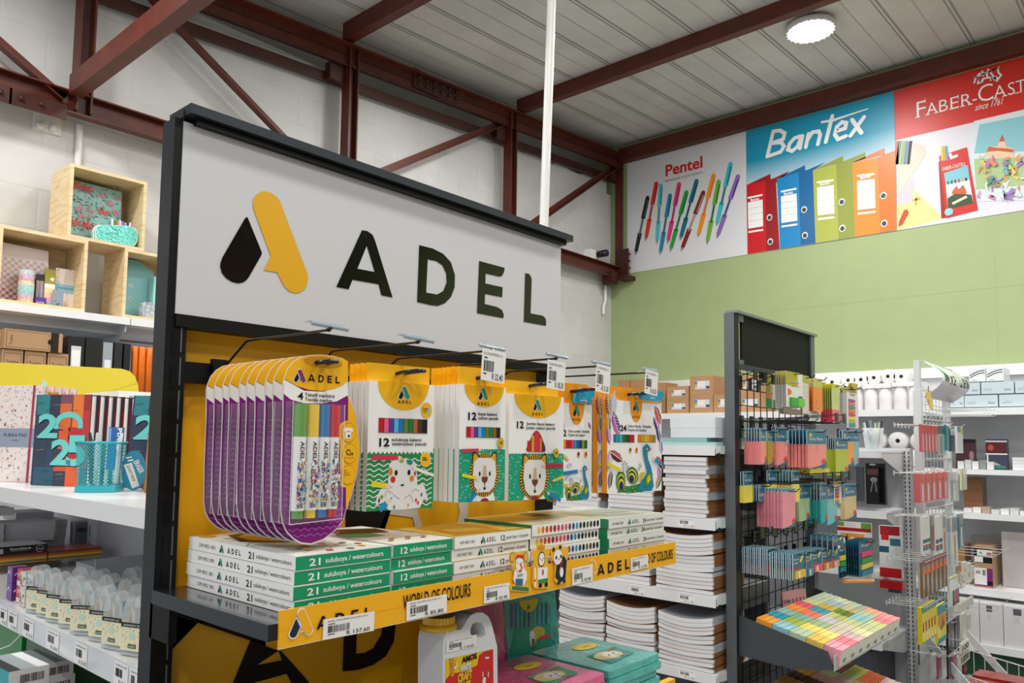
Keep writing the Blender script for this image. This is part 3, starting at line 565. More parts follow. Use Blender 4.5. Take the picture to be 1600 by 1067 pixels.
penbox('pencil_box', HX[1], .879, 0, 0, 0, dict(tl=(577, 594), tr=(679, 597), bl=(577, 799), tab=(577, 565), spine='12 suluboya kalemi / watercolour pencils'), 'front box of twelve watercolour pencils with a white octopus on green waves', 'watercolour pencil boxes on the second hook', art_wc, 3, backlabel='watercolour pencil box hanging just behind the front octopus box', step=.0135)
def dots(b, f, l, r, bt, gt, seed, l2=2, n=150, gm=None):
    R = random.Random(seed)
    for i in range(n):
        u, v = R.uniform(l+.002, r-.002), R.uniform(bt+.002, gt-.003); d = .0009; b.sh(f, [(u-d, v), (u, v-d*1.3), (u+d, v), (u, v+d*1.3)], WHITE, l2)
def lionface(b, f, cu, cv, s, l=4):
    """round lion head of half-width s"""
    DK = M('#3b2417', .5); GO = M('#e0a029', .4)
    b.ell(f, cu, cv, s*1.22, s*1.36, DK, l, n=40)
    for k in range(44):
        a = 2*math.pi*k/44; a2 = a+.075
        b.sh(f, [(cu+s*1.0*math.cos(a), cv+s*1.1*math.sin(a)), (cu+s*1.24*math.cos(a), cv+s*1.38*math.sin(a)), (cu+s*1.24*math.cos(a2), cv+s*1.38*math.sin(a2)), (cu+s*1.0*math.cos(a2), cv+s*1.1*math.sin(a2))], GO, l+1)
    for sx in (-1, 1):
        b.sh(f, [(cu+sx*s*1.05, cv+s*.7), (cu+sx*s*1.0, cv+s*1.42), (cu+sx*s*.8, cv+s*1.48), (cu+sx*s*.4, cv+s*1.1)], DK, l+2); b.sh(f, [(cu+sx*s*.98, cv+s*.7), (cu+sx*s*.92, cv+s*1.33), (cu+sx*s*.76, cv+s*1.36), (cu+sx*s*.45, cv+s*1.05)], GO, l+3)
    b.sh(f, [(cu-s*.8, cv-s*.75), (cu-s*.4, cv-s*1.08), (cu+s*.4, cv-s*1.08), (cu+s*.8, cv-s*.75), (cu+s*.98, cv), (cu+s*.9, cv+s*.8), (cu+s*.55, cv+s*1.08), (cu-s*.55, cv+s*1.08), (cu-s*.9, cv+s*.8), (cu-s*.98, cv)], M('#e4e2df', .5), l+4)
    b.sh(f, [(cu-s*.2, cv-s*.15), (cu+s*.2, cv-s*.15), (cu+s*.1, cv+s*.6), (cu-s*.1, cv+s*.6)], M('#c9ab86', .5), l+5); b.sh(f, [(cu-s*.27, cv-s*.12), (cu+s*.27, cv-s*.12), (cu+s*.22, cv-s*.36), (cu, cv-s*.55), (cu-s*.22, cv-s*.36)], M('#6b3420', .5), l+6)
    for sx in (-1, 1): b.ell(f, cu+sx*s*.42, cv+s*.08, s*.075, s*.15, INK, l+5)
    b.ln(f, [(cu, cv-s*.55), (cu, cv-s*.8)], s*.05, INK, l+6); b.sh(f, [(cu-s*.14, cv-s*.78), (cu+s*.14, cv-s*.78), (cu, cv-s*.95)], INK, l+6)
TG = M('#17a07c', .4)
def lionbox(num, s1, s2, S, win, numpos, t1, t2, lp, wp, semih, gtpx, lion, pens, badge, seed):
    def art(b, f, l, r, bt, tp):
        gt = f.uv(*gtpx)[1]; n = 17; w_ = r-l
        b.sh(f, [(l, bt), (r, bt)] + [(r-w_*i/(n*2), gt-.0015*(i % 2)) for i in range(n*2+1)], TG, 1); dots(b, f, l, r, bt, gt, seed, 2)
        semi(b, f, (l+r)/2+.002, tp, (r-l)*.435, semih); head(b, f, l, r, tp, None, num, s1, s2, lp, wp, numpos, t1, t2)
        if win[0] == 'rect': a = f.uv(*win[1]); c = f.uv(*win[2]); pencils_window(b, f, a[0], a[1], c[0], c[1], C12[:7]+['#9a5a1c', '#2a2a30'])
        else:
            P = T(f, win[1]); b.sh(f, P, M('#7a1f2a', .4), 3); us = [p[0] for p in P]; u0, u1 = min(us), max(us); vs_ = [p[1] for p in P]; v0 = min(vs_); v1 = max(vs_)
            for k, (c_, x0, x1, y1) in enumerate((('#c01f2e', .06, .26, .55), ('#e0a01c', .27, .40, .85), ('#d8304f', .42, .66, .97), ('#e08a1c', .68, .80, .72), ('#5b2a60', .83, .97, .4))): b.sh(f, [(u0+(u1-u0)*x0, v0+.001), (u0+(u1-u0)*x1, v0+.001), (u0+(u1-u0)*x1, v0+(v1-v0)*(y1-.1)), (u0+(u1-u0)*x0, v0+(v1-v0)*y1)], M(c_, .35), 4)
        u, v = f.uv(*lion[0]); s = abs(f.uv(*lion[1])[0]-u); b.sh(f, [(u-s*.95, bt+.0005), (u+s*.95, bt+.0005), (u+s*.75, v-s), (u-s*.75, v-s)], WHITE, 3); lionface(b, f, u, v, s, 4); b.ell(f, u+.0, bt, s*.34, s*.2, M('#8c1f3c', .4), 12, a0=0, a1=180)
        for p0, p1, wd, c_ in pens: pencil_art(b, f, f.uv(*p0), f.uv(*p1), wd, c_, 13)
        u, v = f.uv(*badge); b.ell(f, u, v, .0070, .0085, M('#3b6b2c', .4), 13); b.ell(f, u, v, .0063, .0078, YEL, 14); b.ell(f, u-.001, v, .002, .0035, M('#5c8a2c', .4), 15); b.ell(f, u+.002, v+.001, .0015, .003, M('#5c8a2c', .4), 15)
    return art
penbox('pencil_box', HX[2], .845, 0, 0, 0, dict(tl=(719, 600), tr=(790.5, 600), bl=(720.5, 785), tab=(719, 571), spine='12 boya kalemi / colour pencils'), 'front slim box of twelve colour pencils with a lion, left of the jumbo box', 'colour pencil boxes on the third hook',
       lionbox('12', 'boya kalemi', 'colour pencils', 0, ('rect', (728.5, 682.5), (781, 668.5)), ((731, 655.5), (744, 655.5)), ((747, 648.5), (776, 647.5)), ((747, 655), (778, 655)), (754.5, 625), ((745, 632.5), (764, 632.5)), .034, (750, 701), ((756, 742), (737, 742)), [((720, 704), (752, 703), .0050, '#d5304e'), ((706+14, 742), (748, 748), .0052, '#e3d51f'), ((731, 784), (748, 763), .0055, '#1f7fc4')], (780.5, 692), 3), 5, backlabel='colour pencil box in the row hanging behind the slim lion box', step=.0118)
penbox('jumbo_pencil_box', HX[3], .861, 0, 0, 0, dict(tl=(796, 614.5), tr=(881, 618), bl=(792, 783), tab=(792, 592), spine='12 Jumbo colour pencils'), 'wide box of jumbo colour pencils with a lion and triangular window', 'jumbo pencil boxes on the fourth hook',
       lionbox('12', 'Jumbo boya kalemi', 'Jumbo colour pencils', 0, ('tri', C(780, 590, 5.08, [(212, 575), (222, 540), (255, 470), (275, 430), (292, 420), (312, 430), (335, 470), (362, 545), (366, 575), (345, 592), (235, 588)])), ((807, 668.5), (818, 668.5)), ((822, 663.5), (866, 663)), ((821, 670), (867, 669.5)), (839, 641.5), ((830.5, 648.5), (848, 648.5)), .040, (840, 708), ((834.5, 746), (816, 746)), [((878, 727), (844, 728), .0062, '#c01f3c'), ((878, 745), (860, 752), .0055, '#e0c22c'), ((874, 782), (851, 768), .0062, '#1f7fc4')], (867, 708), 5), 1, backlabel='second jumbo pencil box mostly hidden behind the front jumbo box', step=.016, depth=.014)
def feather(b, f, p, ang, L, c1, c2, l=3):
    ca, sa = math.cos(math.radians(ang)), math.sin(math.radians(ang)); wd = L*.34
    P = [(0, 0), (L*.3, wd*.5), (L*.7, wd*.55), (L, 0), (L*.7, -wd*.5), (L*.3, -wd*.5)]
    R = lambda q: (p[0]+q[0]*ca-q[1]*sa, p[1]+q[0]*sa+q[1]*ca)
    b.sh(f, [R(q) for q in P[:4]], M(c1, .4), l); b.sh(f, [R(P[0]), R(P[3]), R(P[4]), R(P[5])], M(c2, .4), l); b.ln(f, [R((0, 0)), R((L, 0))], L*.025, WHITE, l+1)
    for k in range(2, 8): b.ln(f, [R((L*k/9, 0)), R((L*(k+1)/9, wd*.4))], L*.015, WHITE, l+1)
def eye(b, f, u, v, a, c, rot, l=5):
    ca, sa = math.cos(math.radians(rot)), math.sin(math.radians(rot))
    def E(k, du, m, L):
        P = [(k*a*math.cos(t*math.pi/9), k*c*math.sin(t*math.pi/9)-du) for t in range(18)]; b.sh(f, [(u+x*ca-y*sa, v+x*sa+y*ca) for x, y in P], m, L)
    for k, (q, m) in enumerate(((1, '#1f6a3c'), (.86, '#c9c63a'), (.72, '#1a4a2c'), (.58, '#e3d51f'), (.45, '#22347a'), (.2, '#0f1a40'))): E(q, c*.12*k, M(m, .4), l+k)
def peacock(b, f, Q, s, l=5):
    """the printed peacock: Q turns crop pixels into frame coordinates"""
    BB = M('#1a7fa8', .4); GG = M('#2f8a3c', .4)
    for P in ([(560, 700), (556, 780)], [(545, 720), (552, 790)], [(578, 715), (570, 790)], [(590, 740), (575, 800)], [(690, 720), (670, 770)], [(700, 735), (676, 780)]):
        b.ln(f, Q(P), s*.0009, INK, l); b.ell(f, *Q([P[0]])[0], s*.0016, s*.0016, M('#3a6a5c', .4), l+1)
    for x, y, a, c, r in ((530, 860, 40, 85, 0), (628, 815, 50, 68, -35)):
        (u, v), (u2, _), (_, v2) = Q([(x, y), (x+a, y), (x, y+c)]); eye(b, f, u, v, abs(u2-u), abs(v2-v), r, l+1)
    b.sh(f, Q([(500, 955), (545, 900), (600, 905), (700, 880), (720, 950), (620, 962)]), GG, l); b.sh(f, Q([(660, 940), (700, 860), (740, 800), (790, 830), (800, 900), (780, 945)]), BB, l+6)
    for x, y in ((560, 935), (620, 920), (585, 955), (640, 945)): b.ell(f, *Q([(x, y)])[0], s*.0030, s*.0034, M('#123f6a', .4), l+4); b.ell(f, *Q([(x, y)])[0], s*.0016, s*.0018, M('#d9c93a', .4), l+5)
    b.sh(f, Q([(725, 560), (745, 553), (765, 575), (778, 600), (760, 610), (745, 620), (752, 680), (775, 740), (790, 810), (780, 850), (735, 850), (745, 770), (725, 690), (712, 620), (712, 580)]), BB, l+7)
    b.sh(f, Q([(715, 860), (760, 790), (785, 800), (780, 860), (740, 915), (715, 905)]), GG, l+8); b.sh(f, Q([(690, 790), (730, 785), (715, 840), (680, 865)]), M('#c9b83a', .4), l+6); b.sh(f, Q([(738, 840), (765, 800), (772, 850), (745, 890)]), M('#d9c22c', .4), l+9)
    b.ell(f, *Q([(742, 595)])[0], s*.0030, s*.0024, M('#f2e6b0', .4), l+9); b.ell(f, *Q([(742, 594)])[0], s*.0012, s*.0012, INK, l+10); b.sh(f, Q([(760, 583), (784, 602), (758, 602)]), M('#e05a2a', .4), l+9)
def art_pk(big):
    def art(b, f, l, r, bt, tp):
        Qb = lambda pts: T(f, C(870, 590, 5.335, pts))
        q = lambda x, y: Qb([(x, y)])[0]
        OR = M('#f0960f', .4, 0, .3)
        if big:
            semi(b, f, q(660, 200)[0], tp, .0175*1.15, tp-q(660, 370)[1], 3, OR); head(b, f, l, r, tp, None, '24', 'Colour Pencils - Farbstifte', 'Crayons de Couleur', (993.5, 642), ((987.5, 653), (1000, 653.5)), ((968.5, 673), (978.5, 673.5)), ((980, 667), (1017, 668.5)), ((980, 673), (1010, 674)))
            a = q(472, 535); c = q(643, 478); pencils_window(b, f, a[0], a[1], c[0], c[1], ['#1f6f93', '#2f9fc4', '#1a8fb8', '#57b8dc', '#1a7a55', '#1f6a3c', '#154f33', '#7a1f2a', '#b8202c', '#c4131f'])
            a = q(675, 535); c = q(820, 480); pencils_window(b, f, a[0], a[1], c[0], c[1], ['#ea7a1c', '#f09a20', '#e5b020', '#ecd23a', '#f0c81c', '#e59a4a', '#ea8030', '#7c8f35'])
            for (x, y, a_, L_, c1, c2) in ((455, 270, -65, .030, '#5b2a80', '#c65aa8'), (445, 395, 80, .036, '#a9b5d8', '#c0c8e5'), (440, 330, 100, .026, '#8a1f2c', '#e3b02a'), (430, 470, 90, .020, '#c9872c', '#2f8a3c'), (440, 560, 100, .02, '#7a3fa0', '#d88ad0'), (430, 610, -25, .026, '#b8202c', '#5c1420'), (425, 790, 80, .024, '#b9a5d8', '#d8cfe8'), (435, 930, 80, .020, '#7a3fa0', '#2f6a3c'),
                                            (815, 230, -62, .024, '#8a1f2c', '#d0502c'), (805, 320, -60, .022, '#d88ad0', '#4a2a8c'), (835, 400, -75, .020, '#4a2a8c', '#22347a'), (860, 520, -80, .016, '#4a3a9c', '#c0b8e5'), (830, 650, -50, .020, '#b8202c', '#5c1420'), (840, 740, -70, .018, '#7a3fa0', '#d88ad0'), (825, 930, 60, .020, '#c9872c', '#2f8a3c')):
                feather(b, f, q(x, y), a_, L_*1.9, c1, c2, 3)
            peacock(b, f, Qb, 1.0); pencil_art(b, f, q(412, 715), q(545, 785), .0068, '#e3d51f', 16); pencil_art(b, f, q(872, 730), q(778, 665), .0075, '#2a8ab8', 16)
            for x in (610, 663):
                b.ell(f, *q(x, 605), .0042, .0062, M('#e8c9a0', .4), 3); b.ell(f, *q(x, 605), .0036, .0055, OR, 4); b.ell(f, *q(x, 600), .0022, .003, INK if x < 640 else M('#c4131f', .4), 5)
        else:
            f2 = lambda pts: T(f, C(870, 590, 5.335, [(x*.62+ (-225), y*.62+340) for x, y in pts]))
            semi(b, f, q(165, 200)[0], tp, .0215, tp-q(165, 392)[1], 3, OR); head(b, f, l, r, tp, None, '12', 'Colour pencils - Farbstifte', 'Crayons de couleur', (900.5, 650), ((894, 657), (907, 657)), ((876.5, 681), (884.5, 681)), ((887, 675), (921, 676)), ((887, 681), (914, 681.5)))
            a = q(50, 586); c = q(250, 524); pencils_window(b, f, a[0], a[1], c[0], c[1], ['#e59a20', '#c4131f', '#c4131f', '#e03a7a', '#2f8fc4', '#1f5f93', '#22347a', '#8aa030', '#1f5a3c'])
            for (x, y, a_, L_, c1, c2) in ((262, 365, -65, .016, '#c65aa8', '#5b2a80'), (50, 365, -80, .016, '#d88ad0', '#c65aa8'), (45, 640, -35, .022, '#e5c23a', '#e09a2a'), (70, 740, 10, .020, '#b0b8dc', '#c8cfe8'), (60, 850, 30, .018, '#b0b8dc', '#c8cfe8')): feather(b, f, q(x, y), a_, L_, c1, c2, 3)
            SQ = lambda pts: T(f, C(870, 590, 5.335, [((x-660)*.62*1.0+175, (y-553)*.72+730) for x, y in pts]))
            peacock(b, f, SQ, .65); pencil_art(b, f, q(35, 800), q(195, 775), .0072, '#2a7ab0', 16); pencil_art(b, f, q(35, 895), q(110, 905), .0062, '#e3b51f', 16)
            for x in (178, 240):
                b.ell(f, *q(x, 640), .0046, .0064, M('#e8c9a0', .4), 3); b.ell(f, *q(x, 640), .0040, .0057, OR, 4); b.ell(f, *q(x, 636), .0022, .003, INK if x < 200 else M('#c4131f', .4), 5)
    return art
OR2 = M('#f0960f', .4, 0, .3)
def blue_sharpener(f, px, par):
    b = MB(); P = T(f, px); b.prism(f, P, .0005, .006, M('#1a9cc4', .3, 0, .4)); u = sum(p[0] for p in P)/len(P); v = min(p[1] for p in P); b.tx(f, 'FREE', u-.006, v+.009, .002, WHITE, l=26); b.tx(f, 'SHARPENER', u-.012, v+.004, .003, WHITE, l=26, w=.018, off=.02); b.build('sharpener', par, label='blue sharpener')
t12, f12, *_ = penbox('pencil_box', HX[4], .885, 0, 0, 0, dict(tl=(871, 629), tr=(925, 633), bl=(871, 784), tab=(883, 597), spine='12 Colour pencils'), 'narrow box of twelve colour pencils with a peacock, partly behind the jumbo box', 'peacock boxes on the fifth hook', art_pk(False), 1, backlabel='second narrow peacock pencil box hidden behind the first', spine=OR2, tabcol=OR2)
blue_sharpener(f12, C(870, 590, 5.335, [(128, 210), (135, 160), (150, 120), (170, 95), (200, 85), (296, 95), (296, 160), (270, 170), (275, 210)]), t12)
t24, f24, *_ = penbox('pencil_box', HX[5], .854, 0, 0, 0, dict(tl=(949, 624), tr=(1033.5, 628), bl=(946, 771), tab=(953, 602), spine='24 Colour Pencils'), 'front box of twenty-four colour pencils with a large peacock, furthest right', 'peacock boxes on the sixth hook', art_pk(True), 2, backlabel='peacock pencil box hanging behind the large front one', spine=OR2, tabcol=OR2, step=.022, depth=.013)
blue_sharpener(f24, C(870, 590, 5.335, [(678, 185), (690, 115), (730, 108), (870, 115), (872, 165), (850, 198)]), t24)
# ------------------------------------------------------------------ boxes on the glossy black shelf
ZS = 1.2835
G21 = M('#109a68', .38, 0, .2, var=.03)
def swirl_top(b, x0, x1, y0, y1, z, kind):
    g = FR((x0, y0, z), (1, 0, 0), (0, 1, 0)); W, D = x1-x0, y1-y0
    P = lambda q: [(u*W, v*D) for u, v in q]
    if kind == 21:
        b.sh(g, P([(.0, .0), (.95, .0), (.9, .12), (.6, .3), (.35, .5), (.12, .55), (0, .4)]), M('#dfe2dc', .4), 1)
        for k in range(12): b.ln(g, P([(.02+.03*k, .44-.02*k), (.14+.05*k, .52-.035*k)]), .002, M('#1c9a78', .4), 2)
        b.sh(g, P([(.14, .62), (.32, .48), (.62, .36), (.95, .5), (.9, .8), (.6, .97), (.3, .9)]), M('#3a2c14', .4), 2); b.sh(g, P([(.25, .63), (.5, .46), (.85, .55), (.8, .78), (.5, .9), (.3, .8)]), M('#d99a12', .4), 3)
        for k in range(9):
            a = k*.7; b.ln(g, P([(.55+.1*math.cos(a), .16+.05*math.sin(a)), (.55+.3*math.cos(a), .16+.12*math.sin(a))]), .0012, M('#8a6a4a', .4), 3)
            b.ell(g, (.55+.3*math.cos(a))*W, (.16+.12*math.sin(a))*D, .005, .006, M(['#d04a2a', '#2f8a55', '#e0a01c'][k % 3], .4), 4)
        b.ell(g, .12*W, .93*D, .012, .014, M('#e0a01c', .4), 2)
    elif kind == 12:
        b.sh(g, P([(0, 0), (1, 0), (1, .3), (0, .45)]), M('#e4e4de', .4), 1); b.sh(g, P([(0, .45), (.5, .4), (.55, .62), (.05, .66)]), M('#1b9a76', .4), 2); b.sh(g, P([(.1, .66), (.8, .55), (.95, .8), (.3, .95)]), M('#241c14', .4), 2)
        for k in range(8): b.ell(g, (.2+.09*k)*W, (.15+.05*(k % 3))*D, .005, .004, M(['#d04a2a', '#2f8a55', '#e0a01c'][k % 3], .4), 3)
    elif kind == 'op':
        b.sh(g, P([(0, 0), (1, 0), (1, 1), (0, 1)]), M('#c9a94a', .3), 1); b.sh(g, P([(.1, .15), (.7, .1), (.9, .6), (.3, .75)]), M('#e3952a', .35), 2); b.sh(g, P([(.2, .3), (.6, .25), (.65, .5), (.3, .6)]), M('#e8c95a', .35), 3); b.ln(g, P([(.05, .1), (.95, .05)]), .003, M('#2a8a5a', .4), 3)
    elif kind == 'dot':
        b.sh(g, P([(0, 0), (1, 0), (1, 1), (0, 1)]), M('#c9c4a4', .3), 1); b.sh(g, P([(0, .35), (.8, .3), (.95, .95), (.05, .98)]), M('#b08a2c', .3), 2); b.sh(g, P([(.6, .6), (.8, .55), (.85, .9), (.65, .92)]), M('#4a3a24', .3), 3)
    else:
        b.sh(g, P([(0, 0), (1, 0), (1, 1), (0, 1)]), M('#d8dccf', .25), 1); b.sh(g, P([(.02, .3), (.35, .25), (.4, .85), (.05, .95)]), M('#b9a94a', .3), 2); b.sh(g, P([(.45, .4), (.9, .35), (.95, .7), (.5, .75)]), M('#b5c4b5', .3), 2)
def shelfbox(n, x0, x1, y0, y1, z0, h, kind, label, group, first, jit):
    dx, dy = jit
    if first is not None: return dup(first[0], (x0+dx, y0+dy, z0), label)
    t = thing('paint_box' if kind in (21, 12) else 'oil_pastel_box', (x0, y0, z0), label, 'paint box' if kind in (21, 12) else 'pastel box', group)
    x1 -= .001
    b = MB(); grn = M('#1d7f52', .3, 0, .3)
    if kind in (21, 12):
        b.box(x0, x1, y0, y1, z0+.0004, z0+h-.0004, WHITE, {2: G21})
        a = FR((x0, y0, z0), (1, 0, 0), (0, 0, 1)); W = x1-x0
        b.tx(a, str(kind), W*(.13 if kind == 21 else .12), h*.22, h*.5, WHITE, w=W*.11, l=1, off=.02); b.tx(a, 'suluboya / watercolours', W*(.29 if kind == 21 else .27), h*.3, h*.36, WHITE, w=W*.62, l=1, off=.015)
        b.rc(a, 0, h-.0014, W, h, WHITE, 1)
        c = FR((x0, y1, z0), (0, -1, 0), (0, 0, 1)); D = y1-y0
        if kind == 21:
            b.tx(c, '239 0921 001', D*.11, h*.35, h*.28, INK, w=D*.17, l=1); logo(b, c, D*.345, h*.2, h*.6, INK, TEALINK, None, 1); wordmark(b, c, D*.40, h*.27, D*.13, h*.4, INK, 1)
            b.tx(c, '21', D*.60, h*.22, h*.5, INK, w=D*.05, l=1, off=.02); b.tx(c, 'suluboya / watercolours', D*.67, h*.33, h*.32, INK, w=D*.3, l=1)
    else:
        side = {'op': M('#d9d7cf', .4), 'dot': M('#1d7a50', .3, 0, .3), '24': M('#158a58', .15, 0, .6)}[kind]
        b.box(x0, x1, y0, y1, z0+.0004, z0+h-.0004, WHITE if kind != '24' else M('#e4e6e2', .3), {4: side})
        a = FR((x0, y0, z0), (1, 0, 0), (0, 0, 1)); W = x1-x0
        if kind == 'dot':
            cols = ['#f2f2ee', '#e8c81c', '#e5701c', '#dc4a1c', '#c8281c', '#9a1424', '#d0305a', '#d84a6a', '#dc5a6a', '#8a3060', '#1f4f9c', '#2a9ac0', '#16404a', '#161a20', '#4a6a2c', '#6a1a24', '#20242a', '#141820']
            for k, q in enumerate(cols): b.ell(a, W*(.04+.92*k/17), h*.5, .0039, h*.3, M(q, .4), 1, n=12)
        else:
            nn, tt = ('12', '439 0837 001') if kind == 'op' else ('24', '439 0867 003')
            b.tx(a, tt, W*.06, h*.35, h*.25, INK, w=W*.18, l=1); logo(b, a, W*.345, h*.22, h*.55, INK, TEALINK, None, 1); wordmark(b, a, W*.39, h*.27, W*.12, h*.4, INK, 1)
            b.tx(a, nn, W*.58, h*.25, h*.45, INK, w=W*.055, l=1, off=.02); b.tx(a, 'pastel boya / oil pastels', W*.65, h*.33, h*.3, INK, w=W*.31, l=1)
    swirl_top(b, x0, x1, y0, y1, z0+h-.0004, kind)
    b.build('lid', t)
    s = MB(); s.box(x0+.002, x1-.002, y1-.002, y1+.012, z0+.001, z0+.002, M('#e8b54a', .5)); s.build('end_flap', t)
    return t, None
NM = ['bottom', 'third', 'second', 'top']
NAMES = {21: ('green and white box of twenty-one watercolours', 'of the left end stack'), 12: ('green box of twelve watercolours', 'of its stack beside the larger green boxes'),
         'op': ('white box of twelve oil pastels', 'of its stack'), 'dot': ('white pastel box with a row of coloured dots', 'of its stack'), '24': ('white and green box of twenty-four oil pastels', 'of the right end stack')}
for kind, x0, x1, y1, h, nl, top in ((21, .551, .704, 1.118, .0183, 4, 1.3565), (12, .7055, .8215, 1.06, .0185, 4, 1.3575), ('op', .824, 1.003, .985, .0186, 4, 1.3585), ('dot', 1.0045, 1.205, 1.0, .0199, 4, 1.3635), ('24', 1.2335, 1.4435, 1.05, .0186, 4, 1.3585)):
    J = [(-.004, -.001), (-.002, .0), (-.0005, .001), (0, 0)] if kind == 21 else [(.001*math.sin(i*2+x0*9), .002*math.cos(i*3)) for i in range(4)]
    firstT = None
    for i in range(nl):
        z = ZS+.0003+h*i; lab = f"{NAMES[kind][0]}, {['bottom', 'second from bottom', 'second from top', 'topmost'][i]} {NAMES[kind][1]}"
        y0 = .84
        if firstT is None:
            firstT = shelfbox(i, x0, x1, y0, y1, z, h, kind, lab, {21: 'large watercolour boxes', 12: 'small watercolour boxes', 'op': 'small oil pastel boxes', 'dot': 'dotted pastel boxes', '24': 'large oil pastel boxes'}[kind], None, (0, 0)); 
        else: shelfbox(i, x0, x1, y0, y1, z, h, kind, lab, None, firstT, J[i])
# ------------------------------------------------------------------ lower display shelf: glue jug and pencil case packs
t = thing('glue_bottle', (.885, .90, 1.004), 'white plastic jug of craft glue with ribbed yellow cap', 'glue bottle')
def YF(y): return FR((0, y, 0), (1, 0, 0), (0, 0, 1))
g = YF(.86); JW = M('#dfe1e4', .3, 0, .3)
prof = [(692, 1120), (692, 1014), (693, 1002), (696, 990), (699, 985), (720, 984), (726, 976), (730, 968), (736, 961), (744, 957), (754, 957), (763, 963), (768, 974), (773, 994), (777, 1010), (778, 1120)]
P = T(g, prof); b = MB()
hole = T(g, [(735, 984), (738, 975), (744, 972), (752, 973), (757, 981), (759, 992), (752, 996), (740, 995), (735, 990)])
o = [(u, max(v, 1.005)) for u, v in P]
# keyhole the handle opening into the outline
k = 8; ring = o[:k+1] + [hole[1], hole[0]] + hole[:1:-1] + [hole[1]] + o[k:]
b.prism(g, ring, -.056, 0, JW, JW); b.build('body', t)
b = MB(); (cu, cv), (cu2, _) = T(g, [(705, 984), (727, 984)]); r = (cu2-cu)*.86; c = g.p(cu, cv, -.028); H = T(g, [(705, 966)])[0][1]-cv
b.lathe(c, [(r*.8, -.004), (r*1.1, -.003), (r*1.12, 0), (r*1.08, .004), (r*.98, .006)], M('#eab215', .35, 0, .3), 28)
n = 56; vs = []; 
for z in (.006, H): vs += [c+Vector((r*(.97 if i % 2 else .9)*math.cos(2*math.pi*i/n), r*(.97 if i % 2 else .9)*math.sin(2*math.pi*i/n), z)) for i in range(n)]
b.add(vs, [(i, (i+1) % n, n+(i+1) % n, n+i) for i in range(n)] + [tuple(range(n, 2*n))], M('#eab215', .35, 0, .3)); b.build('cap', t)
b = MB(); q = lambda pts: T(g, C(600, 790, 3.853, pts)); q1 = lambda x, y: q([(x, y)])[0]
b.sh(g, q([(368, 925), (655, 862), (658, 1200), (368, 1200)]), M('#e6c51a', .35), 2)
b.sh(g, q([(368, 1050), (400, 1010), (470, 1000), (560, 960), (570, 900), (600, 878), (655, 864), (658, 1200), (368, 1200)]), M('#cf1f24', .35), 3)
b.tx(g, 'AMOS', *q1(465, 948), .0085, INK, w=q1(555, 0)[0]-q1(465, 0)[0], l=5, off=.05, ang=2); b.ell(g, *q1(528, 922), .0018, .0026, M('#cf1f24', .35), 6)
for dx, mm, L in ((0.0005, INK, 5), (0, WHITE, 6)): b.tx(g, 'WHITE', q1(455, 1004)[0]+dx, q1(455, 1004)[1]-dx, .010, mm, w=.0235, l=L, off=.04, ang=2)
for dx, mm, L in ((0.0006, INK, 5), (0, M('#e6c51a', .35), 6)): b.tx(g, 'CRAFT', q1(440, 1065)[0]+dx, q1(440, 1065)[1]-dx, .0125, mm, w=.0315, l=L, off=.06, ang=2); b.tx(g, 'GLUE', q1(430, 1125)[0]+dx, q1(430, 1125)[1]-dx, .012, mm, w=.0315, l=L, off=.06)
OG = M('#d9962c', .4); b.ell(g, *q1(427, 960), .003, .0055, WHITE, 5); b.sh(g, q([(392, 940), (412, 935), (420, 1020), (398, 1030)]), OG, 5); b.sh(g, q([(390, 940), (400, 925), (425, 930), (432, 960), (410, 975)]), OG, 6)
for x, y in ((402, 965), (410, 990), (400, 1010), (405, 950)): b.ell(g, *q1(x, y), .0009, .0011, M('#7a4a1c', .4), 7)
b.ln(g, q([(398, 930), (390, 920)]), .001, INK, 6); b.ln(g, q([(412, 927), (412, 915)]), .001, INK, 6)
for x in (610, 625, 618): b.ell(g, *q1(x, 915), .0020, .0016, WHITE, 5)
PK = M('#e8a0b0', .4); b.ell(g, *q1(600, 1050), .0042, .0048, WHITE, 5)
for x in (592, 625): b.ell(g, *q1(x, 1015), .0014, .0045, WHITE, 5); b.ell(g, *q1(x, 1015), .0007, .003, PK, 6)
for x in (594, 608): b.ell(g, *q1(x, 1048), .0006, .0008, INK, 6)
b.build('label', t, label='yellow and red printed label')
ticket(t, g, T(g, [(696, 1020), (743, 1010), (738, 990), (693, 1002)]), 'AMOS CRAFT GLUE WHITE 1L', 'R 114.20', 9)
